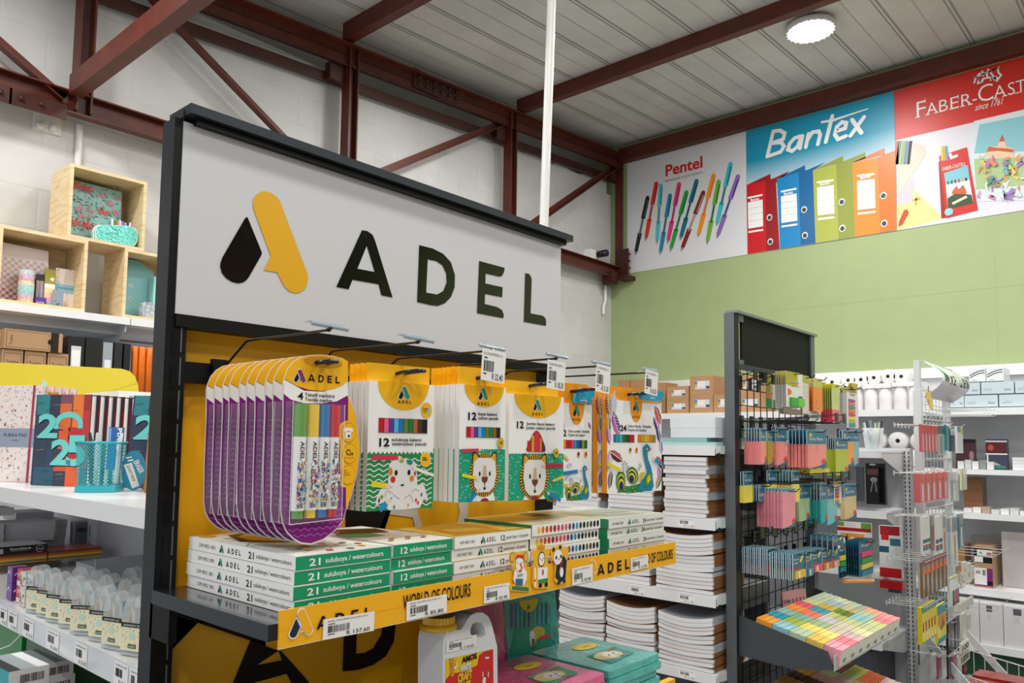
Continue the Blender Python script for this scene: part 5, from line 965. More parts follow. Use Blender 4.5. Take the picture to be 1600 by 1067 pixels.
for k, (a, c, yy) in enumerate(((159, 171, 2.60), (176, 192, 2.50))):
    b = MB(); g = FR(onY(a, 888, yy)*1, (1, 0, 0), (0 if k == 0 else .16, 0, 1)); g.O.z = ZC; W = onY(c, 880, yy).x-g.O.x; b.fbox(g, 0, W*(.9), 0, .205, -.15, 0, M('#c2c6cc', .4)); b.build('file_box', label=['upright grey white file case beside the lettered one', 'leaning grey white file case nearest the slotted upright'][k], cat='file case')
b = MB(); b.box(.80, .95, 2.12, 2.25, ZC, ZC+.03, M('#b9bcc2', .5)); b.box(.80, .95, 2.12, 2.124, ZC+.03, ZC+.05, M('#b9bcc2', .5)); b.build('storage_tray', label='shallow grey tray behind the domed pods', cat='tray')
# ---- goods below the middle shelf
ZD = .8855
for (px, X, d, lab, txt, c) in (((-30, 972, 34, 1040), .60, .2, 'green refill box with white curve at the lower left edge', ('REFILL BOX', 'Treeline'), '#128a3a'), ((41, 985, 110, 1045), .60, .2, 'dark green white-cube box beside the refill box', ('WHITE CUBE', 'REFILL'), '#2f5a3c')):
    b = MB(); f, W, H = xbox(b, px, X, d, M(c, .4, 0, .3), z0=ZD); b.rc(f, 0, H*.12, W, H*.36, INK, 1); b.tx(f, txt[0], W*.35, H*.42, H*.12, WHITE, w=W*.5, l=2, off=.02); b.tx(f, txt[1], W*.4, H*.18, H*.1, WHITE, w=W*.35, l=2); b.ln(f, [(0, H*.5), (W*.4, H*.6), (W*.75, H*.78), (W, H)], .003, WHITE, 2); b.build('refill_box', label=lab, cat='box')
def bbox(x, y, z, rz, lab, c2='#2aa8b0'):
    t = thing('ink_carton', (x, y, z), lab, 'carton', 'small white barcode cartons'); w, h, d = .066, .034, .13; g = FR((x, y, z), (math.cos(rz), math.sin(rz), 0), (0, 0, 1))
    b = MB(); b.fbox(g, 0, w, 0.0004, h-.0004, -d, 0, M('#e4e6e8', .4), {4: M(c2, .4)}); barcode(b, g, w*.28, h*.3, w*.6, h*.42, 16, 1, 5); tp_ = FR(g.p(0, h-.0003, 0), g.U, -g.N); b.rc(tp_, 0, 0, w*.3, d, M('#2a3034', .4), 1); b.rc(tp_, w*.3, 0, w*.7, d, M('#9aa6aa', .3), 1); b.build('carton', t); return t
c0 = None
spots = [(onY(2, 1067, 1.55).x, 1.55, .98, 'front left barcode carton on the lowest visible row'), (0, 0, 0, '')]
tops = [((14, 1050), 1.58, 'leftmost front'), ((58, 1040), 1.66, 'second front'), ((86, 1018), 1.80, 'highest rear'), ((88, 1044), 1.72, 'third front'), ((118, 1044), 1.72, 'fourth front'), ((150, 1048), 1.72, 'fifth front'), ((60, 1064), 1.66, 'lower second'), ((88, 1065), 1.72, 'lower third'), ((118, 1062), 1.72, 'lower fourth'), ((150, 1066), 1.72, 'lower fifth')]
base = None
for (p, Y, nm) in tops:
    q = onY(p[0], p[1], Y); lab = f"small white barcode carton, {nm} one of the pile under the middle shelf"
    if base is None: base = bbox(q.x, Y, q.z-.034, .06, lab)
    else: dup(base, (q.x, Y, q.z-.034), lab)
b = MB(); b.box(.56, .93, 1.45, 1.72, ZD, .955, M('#39405a', .5)); b.build('storage_box', label='dark blue box lying under the white barcode cartons', cat='box')
# ------------------------------------------------------------------ wall shelving behind, with pine crates
t = thing('wall_shelving', (1.2, 4.4, 0), 'white wall shelving under the pine crates on the back wall', 'shelving')
b = MB(); b.box(-.6, 1.655, 4.10, 4.46, 2.085, 2.122, SHW); b.box(-.6, 1.655, 4.20, 4.46, 2.04, 2.085, M('#b9c0c8', .4)); s3 = b.build('shelf', t)
b = MB(); b.box(1.66, 2.9, 4.10, 4.46, 2.085, 2.122, SHW); b.box(1.66, 2.9, 4.2, 4.46, 2.05, 2.085, M('#c9c4c8', .4)); b.build('shelf', t)
b = MB(); b.box(-.6, 2.9, 4.0, 4.46, 1.64, 1.665, SHW); b.build('shelf', t)
b = MB()
for x in (.5, 1.5, 2.5): b.box(x, x+.03, 4.45, 4.49, 0, 2.3, SHW)
b.box(-.6, 2.9, 4.47, 4.49, .1, 2.04, M('#cfd2d6', .5)); b.build('back_panel', t)
b = MB(); f = FR((1.645, 4.45, 0), (0, -1, 0), (0, 0, 1)); b.prism(f, [(0, 1.93), (.08, 1.93), (.33, 2.05), (.33, 2.085), (0, 2.085)], 0, .006, M('#c9ced4', .4)); b.build('bracket', t)
WD = [M('#e2c592', .5, var=.14, vscale=7), M('#d9b982', .5, var=.16, vscale=9)]
def woodmat():
    m = bpy.data.materials.new('pine_wood'); m.use_nodes = True; nt = m.node_tree; b = nt.nodes['Principled BSDF']; b.inputs['Roughness'].default_value = .55; L = nt.links.new
    tc = nt.nodes.new('ShaderNodeTexCoord'); mp = nt.nodes.new('ShaderNodeMapping'); mp.inputs['Scale'].default_value = (3, 3, 22); n = nt.nodes.new('ShaderNodeTexNoise'); n.inputs['Scale'].default_value = 3; n.inputs['Detail'].default_value = 6; n.inputs['Distortion'].default_value = .6
    r = nt.nodes.new('ShaderNodeValToRGB'); r.color_ramp.elements[0].position = .32; r.color_ramp.elements[0].color = rgb('#dfbf8e'); r.color_ramp.elements[1].position = .6; r.color_ramp.elements[1].color = rgb('#ecd8ae')
    L(tc.outputs['Object'], mp.inputs[0]); L(mp.outputs[0], n.inputs['Vector']); L(n.outputs['Fac'], r.inputs[0]); L(r.outputs[0], b.inputs['Base Color']); return m
PINE = woodmat()
def crate(x0, x1, z0, z1, lab, y0=4.12, d=.27):
    t = thing('pine_crate', ((x0+x1)/2, y0, z0), lab, 'crate'); w = .016; 
    MB().box(x0, x0+w, y0, y0+d, z0, z1, PINE).build('side_board', t); MB().box(x1-w, x1, y0, y0+d, z0, z1, PINE).build('side_board', t)
    MB().box(x0+w, x1-w, y0, y0+d, z1-w, z1, PINE).build('top_board', t); MB().box(x0+w, x1-w, y0, y0+d, z0, z0+w, PINE).build('bottom_board', t)
    b = MB(); b.box(x0+w, x1-w, y0+d-.008, y0+d, z0+w, z0+.17, PINE); b.box(x0+w, x1-w, y0+d-.008, y0+d, z0+.173, z1-w, PINE); b.build('back_board', t)
crate(1.058, 1.442, 2.1235, 2.486, 'lower left open pine crate with a checked pad and glitter tube inside')
crate(1.343, 1.716, 2.4865, 2.860, 'topmost open pine crate holding a floral board and mint pencil case')
crate(1.620, 1.995, 2.1235, 2.486, 'lower right pine crate with a teal binder, cut off by the black rack')
f42 = FR((0, 4.26, 0), (1, 0, 0), (0, 0, 1)); f20 = FR((0, 4.20, 0), (1, 0, 0), (0, 0, 1)); f16 = FR((0, 4.15, 0), (1, 0, 0), (0, 0, 1))
# floral board in the top crate
q = lambda pts, f=f42: T(f, C(70, 230, 6.275, pts))
b = MB(); P = q([(248, 838), (252, 310), (755, 440), (735, 900)]); z_ = 2.503; P[0] = (1.363, z_); P[1] = (1.363, P[1][1]); P[3] = (P[3][0], z_); b.prism(f42, P, -.006, 0, M('#8fbfbc', .5)); R = random.Random(12)
for i, (x, y) in enumerate(((300, 375), (410, 415), (570, 635), (300, 745), (415, 775), (640, 555), (690, 650), (360, 670), (445, 620), (710, 500), (560, 480), (330, 600))):
    u, v = q([(x, y)])[0]; big = i < 5
    for k in range(7): a = k*.9+i; L = .034 if big else .024; b.ln(f42, [(u, v), (u+L*math.cos(a), v+L*abs(math.sin(a))*(.9 if k % 2 else -.6))], .007 if big else .0045, M('#d8504a' if big else '#dc8a96', .5), 18+k)
for i in range(120):
    x, y = R.uniform(265, 730), R.uniform(400, 860); u, v = q([(x, y)])[0]; a = R.random()*3.14; b.ln(f42, [(u, v), (u+.010*math.cos(a), v+.008*math.sin(a)), (u+.018*math.cos(a+.4), v+.014*math.sin(a+.4))], .0034, M(['#2c4a4c', '#6a8a7c', '#3a4a5c', '#d88a96'][i % 4], .5), 4+.1*i)
b.build('floral_board', label='teal board patterned with red flowers inside the topmost crate', cat='board')
t = thing('pencil_case', (1.6, 4.17, 2.503), 'shiny mint holographic pencil case in the topmost crate', 'pencil case'); P = q([(515, 790), (530, 755), (570, 738), (700, 742), (850, 750), (915, 775), (940, 830), (935, 900), (905, 945), (860, 948), (560, 890), (520, 870)], f16)
zm = min(p[1] for p in P); P = [(u-.012, v-zm+2.507) for u, v in P]
b = MB(); b.prism(f16, P, -.05, 0, M('#b8ece4', .25, .2, .5)); b.prism(f16, scale_about(P, .93), 0, .003, M('#6fcdbf', .2, .55, .6, var=.35, vscale=60, bump=.6, bs=90)); b.build('case', t)
b = MB(); W3 = M('#f4f6f6', .3); b.tube([f16.p(u, v, -.02) for u, v in scale_about(P, 1.0)], .003, W3, 6, closed=True); b.build('zip', t)
for k, c in enumerate(('#e8eef0', '#3a9a4c', '#e88a3a', '#f0ece8', '#a87ad0', '#8ac0e0', '#e8ecf0', '#c9a0b8', '#f0d8d0')):
    b = MB(); u = q([(690+26*k, 700)], f20)[0][0]; z0 = 2.56; b.tube([(u, 4.235, z0-.05), (u+.012*(k > 5), 4.235, 2.655-.003*(k % 3))], .0062, M(c, .3, 0, .3), 8); b.build('felt_pen', label=f"{['white', 'green', 'orange', 'pearl', 'purple', 'blue', 'grey tipped', 'mauve', 'pink'][k]} capped felt pen standing behind the mint pencil case", cat='pen', group='felt pens behind the mint pencil case')
# lower left crate contents
q = lambda pts, f=f42: T(f, C(0, 330, 6.273, pts)); ZCR = 2.1405
b = MB(); P = q([(-40, 860), (5, 300), (475, 395), (475, 900)]); P[0] = (P[0][0], ZCR); P[3] = (P[3][0], ZCR); b.prism(f42, P, -.012, 0, M('#ded0d2', .3, 0, .4)); x0, x1 = P[1][0], P[2][0]
for i in range(13):
    for j in range(15):
        if (i+j) % 2: u = x0+(x1-x0)*i/13; w = (x1-x0)/13; v = ZCR+.015*j; zt_ = P[1][1]+(P[2][1]-P[1][1])*(i/13)-.004; (v+.015 < zt_) and b.rc(f42, u, v, u+w, v+.014, M(['#a86a72', '#b99aa0', '#c0a8ac'][min(2, j//5)], .3), 2)
b.build('checked_pad', label='plastic wrapped pad with pink and grey check pattern in the lower left crate', cat='pad')
t = MB(); c = f20.p(*q([(258, 700)], f20)[0]); c.z = ZCR; r = .035; cols = ['#d8d0a0', '#e0b8cc', '#b8c8e4', '#a8dcd4', '#b0d8e0', '#e8dcb0', '#e0b0bc', '#d0b8d8', '#c8e0dc']
for k, cc_ in enumerate(cols): t.lathe(c, [(r*(1-.02*abs(k-4)), .018*k), (r*(1-.02*abs(k-3.2)), .018*(k+1))], M(cc_, .3, 0, .4, var=.3, vscale=90), 20)
t.lathe(c, [(r*.9, .162), (0, .162)], WHITE, 20); t.build('glitter_tube', label='pastel striped glitter tube standing in the lower left crate', cat='tube')
for k, (px, c1, lab, nm, ct) in enumerate((((350, 618, 432, 850), '#2a2226', 'dark clip-top pack of pens behind the purple pot', 'pen_pack', 'pen pack'), ((345, 845, 455, 915), '#5a3a9c', 'small purple pot with white lettering in the lower left crate', 'glue_pot', 'pot'), ((435, 570, 540, 930), '#a39a3a', 'olive tag with a rainbow strip in the lower left crate', 'gift_tag', 'tag'), ((520, 775, 620, 940), '#8fa0b8', 'small blue speckled blister in the lower left crate', 'blister_pack', 'blister pack'), ((540, 572, 800, 965), '#e8dcd8', 'floral lettered notebook standing in the lower left crate', 'notebook', 'notebook'))):
    b = MB(); ff = FR((0, 4.24-.02*(k < 4)-.02*(k in (1, 3)), 0), (1, 0, 0), (0, 0, 1)); P = q([(px[0], (px[1]+px[3])/2), (px[2], (px[1]+px[3])/2)], ff); zt_ = q([((px[0]+px[2])/2, px[1])], ff)[0][1]; u0, u1 = P[0][0], P[1][0]; zb = ZCR if k != 0 else ZCR
    b.fbox(ff, u0, u1, zb, zt_, -.012, 0, M(c1, .35, 0, .3)); g = FR(ff.p(u0, zb, 0), (1, 0, 0), (0, 0, 1)); W, H = u1-u0, zt_-zb
    if k == 0:
        for i in range(6): b.rc(g, W*(.08+.15*i), H*.25, W*(.18+.15*i), H*.8, M(['#c0a0b0', '#e0c0a0', '#8a9ac0'][i % 3], .3), 1)
        for i in range(9): b.ell(g, W*(.15+.09*i), H*(.15+.05*(i % 3)), .005, .005, M('#e0542c', .4), 2)
    if k == 1: b.tx(g, 'GLITTER', W*.1, H*.2, H*.3, WHITE, w=W*.7, l=1)
    if k == 2: b.rc(g, 0, H*.52, W, H*.62, WHITE, 1); b.ell(g, W*.7, H*.75, W*.2, W*.2, M('#e8e8d8', .4), 1); [b.rc(g, 0, H*(.13*i), W, H*(.13*(i+1)), M(['#a8c8e8', '#e8b0c0', '#f0c8b0', '#e8e0a8'][i], .4), 1) for i in range(4)]
    if k == 3: [b.ell(g, W*R.random()*.9+.002, H*R.random()*.5, .003, .002, M(['#2a3a5c', '#c06a8a', '#5ac0b8'][i % 3], .4), 1, n=6) for i in range(30)]
    if k == 4: floral(b, g, W, H, 160, 9); b.rc(g, 0, H*.42, W, H*.62, M('#8cc4dc', .4), 6); b.tx(g, 'PUKKA PAD', W*.1, H*.5, H*.05, INK, w=W*.62, l=7); b.rc(g, W*.76, 0, W*.79, H, M('#b01f4c', .4), 8)
    b.build(nm, label=lab, cat=ct)
# right crate contents
b = MB(); P = T(f42, [(192, 493), (197, 404), (217, 408), (240, 425), (240, 498)]); P[0] = (P[0][0], ZCR); P[-1] = (P[-1][0], ZCR); b.prism(f42, P, -.05, 0, M('#7fb8c0', .45))
for z in (.13, .20): b.ell(f42, P[0][0]+.035, ZCR+z-.02, .012, .008, M('#c9cdd0', .3, .6), 2); b.rc(f42, P[0][0]+.027, ZCR+z-.022, P[0][0]+.043, ZCR+z-.018, INK, 3)
b.build('lever_arch_file', label='teal lever arch file in the lower right crate', cat='binder')
b = MB(); xx = onY(240, 450, 4.2).x; b.box(xx, xx+.035, 4.2, 4.3, ZCR, ZCR+.24, M('#9adcd8', .4, 0, .2)); b.build('notebook', label='slim mint book beside the teal lever arch file', cat='notebook')
b = MB(); p = T(f16, [(221, 497), (250, 470)]); b.prism(f16, rrect(p[0][0], ZCR, p[0][0]+.12, ZCR+.085, .02), -.04, 0, M('#b9c4cc', .3, var=.5, vscale=60)); b.build('pencil_case', label='silver speckled case low in the right crate next to the black post', cat='pencil case')
# cartons, binders and rolls under the crates
ZW = 1.6655; KR = M('#b08a64', .6, var=.05)
def kraft(px, Y, z0, lab, kind):
    b = MB(); f, W, H = ybox(b, px, Y, .2, KR, z0=z0); 
    if kind == 'long':
        b.rc(f, W*.79, 0, W*.93, H, M('#2a211c', .5), 1); b.ell(f, W*.79, H*.5, H*.14, H*.14, INK, 2); b.tx(f, 'Treeline', W*.14, H*.2, H*.12, INK, w=H*.5, l=1, ang=90)
        b.ln(f, [(W*.04, H*.08), (W*.76, H*.08), (W*.76, H*.92), (W*.04, H*.92), (W*.04, H*.08)], .0014, INK, 1)
    else: b.ln(f, [(W*.1, H*.1), (W*.9, H*.1), (W*.9, H*.93), (W*.1, H*.93), (W*.1, H*.1)], .0014, INK, 1); b.tx(f, 'Treeline', W*.2, H*.72, H*.08, INK, w=W*.6, l=1)
    b.build('kraft_box', label=lab, cat='box', group='brown kraft boxes under the crates')
kraft((2, 546, 35, 600), 4.0, ZW, 'upright brown kraft box at the left of the lower three', 's'); kraft((38, 549, 71, 600), 4.0, ZW, 'middle upright brown kraft box of the lower three', 's'); kraft((74, 552, 106, 600), 4.0, ZW, 'right upright brown kraft box of the lower three', 's')
zz = onY(50, 549, 4.0).z; kraft((6, 517, 98, 547), 3.99, zz+.004, 'long brown kraft box lying across the upright kraft boxes', 'long'); kraft((-30, 515, 5, 545), 4.0, zz+.004, 'brown kraft box cut by the left picture edge', 's')
def onshelf(name, px, Y, c, lab, cat, d=.2, **k):
    b = MB(); f, W, H = ybox(b, px, Y, d, M(c, .35, 0, .3), z0=ZW); return b, f, W, H
b, f, W, H = onshelf('b', (105, 526, 131, 600), 4.02, '#17181b', '', ''); b.rc(f, W*.2, H*.42, W*.8, H*.86, M('#cdd2d6', .4), 1); b.rc(f, W*.25, H*.46, W*.75, H*.8, WHITE, 2); barcode(b, f, W*.32, H*.48, W*.3, H*.06, 6, 3); b.ell(f, W*.75, H*.38, .004, .004, CHROME, 2); b.build('lever_arch_file', label='black lever arch file with a white spine label beside the kraft boxes', cat='binder')
b, f, W, H = onshelf('b', (133, 528, 159, 600), 4.02, '#17181b', '', ''); b.build('lever_arch_file', label='plain black lever arch file right of the labelled one', cat='binder')
b, f, W, H = onshelf('b', (160, 535, 175, 600), 4.02, '#9aa4ac', '', '', .06); b.rc(f, W*.2, 0, W*.85, H*.72, M('#e8ecee', .2), 1); b.build('filing_pack', label='clear wrapped pack with white card beside the black files', cat='pack')
b, f, W, H = onshelf('b', (178, 535, 190, 600), 4.02, '#24262a', '', '', .12); b.build('filing_pack', label='dark plastic wrapped pack between clear pack and thin black file', cat='pack')
b, f, W, H = onshelf('b', (193, 537, 203, 600), 4.02, '#15161a', '', '', .16); b.ell(f, W*.5, H*.45, .004, .004, CHROME, 2); b.build('lever_arch_file', label='thin black file left of the orange rolls', cat='binder')
for k, (a, c) in enumerate(((205, 215), (216, 227), (228, 240))):
    p = onY((a+c)/2, 600, 4.03); r = (onY(c, 600, 4.03).x-onY(a, 600, 4.03).x)/2; b = MB(); b.lathe((p.x, 4.03+r, ZW), [(0, 0), (r, 0), (r, .30), (r*.9, .305), (0, .305)], M('#f07a14', .25, 0, .6, var=.08, vscale=10), 16); b.build('cover_roll', label=f"{['left', 'middle', 'right'][k]} bright orange roll of book covering on the wall shelf", cat='roll', group='orange rolls')
b, f, W, H = onshelf('b', (241, 545, 244, 600), 4.02, '#b05a9c', '', '', .1); b.build('cover_roll', label='pink purple roll edge right of the orange rolls', cat='roll')
# ------------------------------------------------------------------ second gondola: notebook shelves and grey mesh rack
GP = M('#6d7378', .4, .5, var=.1, vscale=8); MESH = M('#17181a', .4)
g2 = thing('gondola_shelving', (2.95, 2.1, 0), 'white shelving run stacked with exercise books, behind the grey mesh rack', 'shelving')
b = MB(); b.box(3.16, 3.18, 1.36, 3.0, 0, 1.5, M('#54575c', .5)); b.build('back_panel', g2)
for z, zl in ((1.463, 1.5), (1.184, 1.2265), (.901, .943), (.62, .6585)):
    b = MB(); b.box(2.685, 3.16, 1.347, 3.0, zl-.012, zl, SHW); b.box(2.679, 2.6849, 1.347, 3.0, z, zl-.0004, SHW); b.box(2.687, 2.80, 1.343, 1.3465, z+.006, zl, M('#d8dbde', .4)); b.box(2.695, 2.71, 1.338, 1.345, z-.006, z+.01, DARK)
    if zl < 1.4: b.box(2.87, 3.16, 1.345, 1.350, z-.04, zl, M('#5a5d60', .4))
    s = b.build('shelf', g2)
    f = FR((2.6785, 0, 0), (0, -1, 0), (0, 0, 1))
    for yy in ((1.50,) if zl > 1.0 else (1.72, 1.50)) if zl < 1.4 else ():
        stag(s, f, -yy, z+.004, .07, zl-z-.008, int(yy*100), 'EXERCISE BOOK', 'R 11.90')
b = MB()
for k in range(60): b.box(2.815, 2.825, 1.343, 1.346, .1+.022*k, .112+.022*k, M('#c9ccd0', .3))
b.box(2.803, 2.85, 1.345, 1.352, 0, 1.5, M('#2a2b2e', .4)); b.build('slotted_upright', g2)
def make_notebook(w, h, sag, side, lab, tint='#e9e9ec'):
    t = thing('exercise_book', (0, 0, 0), lab, 'exercise book'); d = .27; n = 10; pg = M(tint, .6, var=.04, vscale=200)
    b = MB(); top = []; 
    zf = lambda i: -sag*(1-(2*i/n-1)**2) + .25*sag*(i/n)
    vs = []
    for i in range(n+1):
        y = -w*i/n
        for x in (0, d): vs += [(x, y, zf(i)), (x, y, zf(i)+h*.9)]
    fs = []
    for i in range(n):
        a = 4*i; c = a+4; fs += [(a, a+1, c+1, c), (a+2, c+2, c+3, a+3), (a+1, a+3, c+3, c+1), (a, c, c+2, a+2)]
    b.add(vs, fs, pg); b.add(vs[:4], [(0, 2, 3, 1)], pg); b.add(vs[-4:], [(0, 1, 3, 2)], pg); b.build('pages', t)
    b = MB(); sd = M(side, .5, 0, .15); vs = []
    for i in range(n+1):
        y = -w*i/n - (.0015 if i == n else 0)
        for x in (.0015, d+.001): vs += [(x, y, zf(i)+h*.9), (x, y, zf(i)+h*.985)]
    b.add(vs, fs, sd); b.add(vs[:4], [(0, 2, 3, 1)], sd); b.add(vs[-4:], [(0, 1, 3, 2)], sd)
    b.add([(.012, -w-.0012, zf(n)), (d, -w-.0012, zf(n)), (d, -w-.0012, zf(n)+h*.985), (.012, -w-.0012, zf(n)+h*.985)], [(0, 1, 2, 3)], sd); b.build('cover', t)
    return t
NB = {}
def nb(w, h, sag, side):
    k = (w, h, sag, side)
    if k not in NB: NB[k] = [make_notebook(w, h, sag, side, 'x'), False]
    return NB[k]
def stack(y0, y1, z0, z1, sag, name, seed, grp, px=2.683, n=None):
    R = random.Random(seed); w = round(y0-y1, 3); h = .0165; n = n or int((z1-z0+sag)/h+.5); h = (z1-z0+sag*.0)/n
    for i in range(n):
        s = sag*min(1, (i+1)/n*1.2) if sag else 0; s = round(s/.004)*.004
        side = '#8a5c36' if (i//2+seed) % 3 else '#a9aeb6'
        m = nb(w, round(h, 5), s, side); t = m[0]
        loc = (px+R.uniform(-.002, .008), y0+(R.uniform(-.005, .005) if not sag else 0), z0+.001+h*i+s)
        topm = i == n-1; lab = f"white edged exercise book on top of {name}" if topm else f"white edged exercise book inside {name}"
        if not m[1]: m[1] = True; t.location = loc; t['label'] = lab; t['group'] = grp
        else: dup(t, loc, lab, grp)
stack(1.566, 1.385, 1.227, 1.456, 0, 'the tall stack beside the grey post', 1, 'stack beside the grey post, upper shelf')
stack(1.83, 1.62, 1.227, 1.36, 0, 'the low stack seen under the peacock boxes', 2, 'low stack on the upper shelf', n=8)
stack(2.10, 1.88, 1.227, 1.33, 0, 'the furthest low stack on the upper shelf', 3, 'furthest stack on the upper shelf', n=6)
stack(1.60, 1.362, .944, 1.155, .012, 'the broad stack under the ticketed shelf', 4, 'broad stack on the second shelf')
stack(1.85, 1.635, .944, 1.12, .008, 'the stack half hidden by the yellow rail', 5, 'second stack on the second shelf')
stack(2.09, 1.88, .944, 1.10, .008, 'the furthest stack of the second shelf', 6, 'furthest stack on the second shelf')
stack(1.59, 1.362, .66, .842, .016, 'the sagging right stack of the lower shelf', 7, 'right stack on the lower shelf')
stack(1.835, 1.61, .66, .846, .016, 'the sagging middle stack of the lower shelf', 8, 'middle stack on the lower shelf')
stack(2.08, 1.85, .66, .856, .016, 'the sagging left stack of the lower shelf', 9, 'left stack on the lower shelf')
# reams and sheets on the top of the second gondola
def rbox(name, px, X, d, c, lab, cat, z0=None, z1=None, rough=.35):
    b = MB(); f, W, H = xbox(b, px, X, d, M(c, rough, 0, .3), z0=z0, z1=z1); b.build(name, label=lab, cat=cat)
xbox_z = 1.5005
rbox('card_sheets', (1034, 690, 1117, 697), 2.69, .4, '#a9cdcb', 'teal tinted sheaf of sheets, lower, on the exercise book shelving', 'paper', z0=xbox_z, z1=1.514)
rbox('card_sheets', (1034, 684, 1104, 690), 2.70, .4, '#8fbabb', 'teal tinted sheaf of sheets, upper, under the white reams', 'paper', z0=1.5145, z1=1.530)
rbox('paper_ream', (1048, 670, 1117, 683), 2.70, .3, '#dfe6ec', 'lower white wrapped paper ream beside the grey post', 'paper', z0=1.5305, z1=1.568)
rbox('paper_ream', (1047, 655, 1117, 669), 2.70, .3, '#e2e9ef', 'upper white wrapped paper ream beside the grey post', 'paper', z0=1.5685, z1=1.608)
rbox('paper_ream', (1119, 672, 1130, 684), 2.80, .25, '#dfe6ec', 'lower paper ream touching the grey post', 'paper', z0=xbox_z, z1=1.566)
rbox('paper_ream', (1119, 656, 1130, 671), 2.80, .25, '#e6ecf0', 'upper paper ream touching the grey post', 'paper', z0=1.567, z1=1.605)
# ---- grey mesh rack
r2 = thing('mesh_rack', (3.2, 1.33, 0), 'grey framed rack with blank black header and black wire mesh', 'display rack')
b = MB(); b.box(2.758, 2.80, 1.302, 1.343, 0, 2.013, GP, {2: DARK, 5: DARK}); b.build('post', r2)
b = MB(); b.box(3.555, 3.60, 1.302, 1.343, 0, 2.015, GP); b.build('post', r2)
b = MB(); b.box(2.775, 3.62, 1.295, 1.345, 2.013, 2.024, M('#8b8f8c', .4, .4)); b.box(2.80, 2.85, 1.305, 1.335, 1.985, 2.013, GP); b.box(2.80, 2.85, 1.305, 1.335, 1.815, 1.835, GP); b.box(2.80, 3.56, 1.302, 1.33, 1.80, 1.818, M('#3a3d3f', .4)); b.build('header_frame', r2)
b = MB(); b.box(2.845, 3.553, 1.31, 1.32, 1.818, 2.013, M('#0b0e0b', .6)); b.build('header_board', r2, label='blank black header board')
b = MB(); x = 2.815
while x < 3.555: b.tube([(x, 1.335, .15), (x, 1.335, 1.80)], .0022, MESH, 5); x += .0635
z = .2
while z < 1.8: b.tube([(2.80, 1.331, z), (3.555, 1.331, z)], .0022, MESH, 5); z += .0635
b.build('wire_mesh', r2)
HK = M('#121316', .3, .3, .3)
def ghook(x, z, L=.25, tagflip=None):
    b = MB(); b.tube([(x, 1.325, z), (x, 1.325-L, z), (x, 1.325-L-.012, z+.012)], .0022, HK, 6); b.box(x-.011, x+.011, 1.322, 1.330, z-.03, z+.02, HK)
    if tagflip: b.tube([(x, 1.325, z+.02), (x, 1.325-L-.02, z+.035)], .0018, HK, 5); b.box(x-.017, x+.017, 1.325-L-.024, 1.325-L-.02, z-.0, z+.04, HK)
    b.build('peg_hook', r2)
def hookrow(name, px, back, n, paint, lab, blab, grp, cat='sticky note pack', thick=.006, parts=True, Y1=1.295, hook=True):
    """n packs on one hook; px = image rectangle of the front pack, back = image x of the rear pack's left edge"""
    x0, y0, x1, y1 = px; ym = (y0+y1)/2; X = onY(back, ym, Y1).x; rt = onY(x0, ym, 1).x; Y = X/rt
    zt, zb = onY(x0, y0, Y).z, onY(x0, y1, Y).z; W = onY(x1, ym, Y).x-X; H = zt-zb
    t = thing(name, (X+W/2, Y, zb), lab, cat, grp); f = FR((X, Y, zb), (1, 0, 0), (0, 0, 1)); paint(t, f, W, H)
    if n > 1:
        for k in range(1, n): dup(t, (X+W/2+.002*math.sin(k*4+x0), Y+(Y1-Y)*k/(n-1), zb+.001*math.sin(k*3)), blab, grp)
    if hook: ghook(X+W*.5, zt-H*.06, 1.325-Y+.03)
    return X, Y, zb, W, H
BT = '#14708f'
def sticky(c, hh=.30, swoosh=True, hc=BT, txt='Sticky Notes', bulge=.01):
    def p(t, f, W, H):
        b = MB(); b.fbox(f, 0, W, H*(1-hh), H, -.003, 0, M(hc, .3, 0, .4), {4: M('#cfe3ea', .3)}); b.ln(f, [(0, H), (0, H*(1-hh)), (W, H*(1-hh)), (W, H), (0, H)], .0011, M('#bcd6dd', .3), 1); b.tx(f, txt, W*.12, H*(1-hh*.72), H*hh*.22, WHITE, w=W*.7, l=2); b.sh(f, [(W*.10, H*.86), (W*.2, H*.93), (W*.27, H*.86), (W*.18, H*.80)], M('#e8c83a', .4), 2); b.build('header_card', t)
        b = MB(); b.fbox(f, W*.02, W*.98, 0, H*(1-hh)-.001, -bulge, .001, M(c, .35, 0, .25)); g = FR(f.p(0, 0, .001), f.U, f.V)
        if swoosh: b.sh(g, [(W*.05, .0005), (W*.98, .0005), (W*.98, H*.17), (W*.7, H*.06), (W*.4, H*.02)], M(BT, .35), 2); b.ell(g, W*.83, H*.16, W*.11, H*.07, M('#e2482a', .35), 3)
        b.build('note_pad', t)
    return p
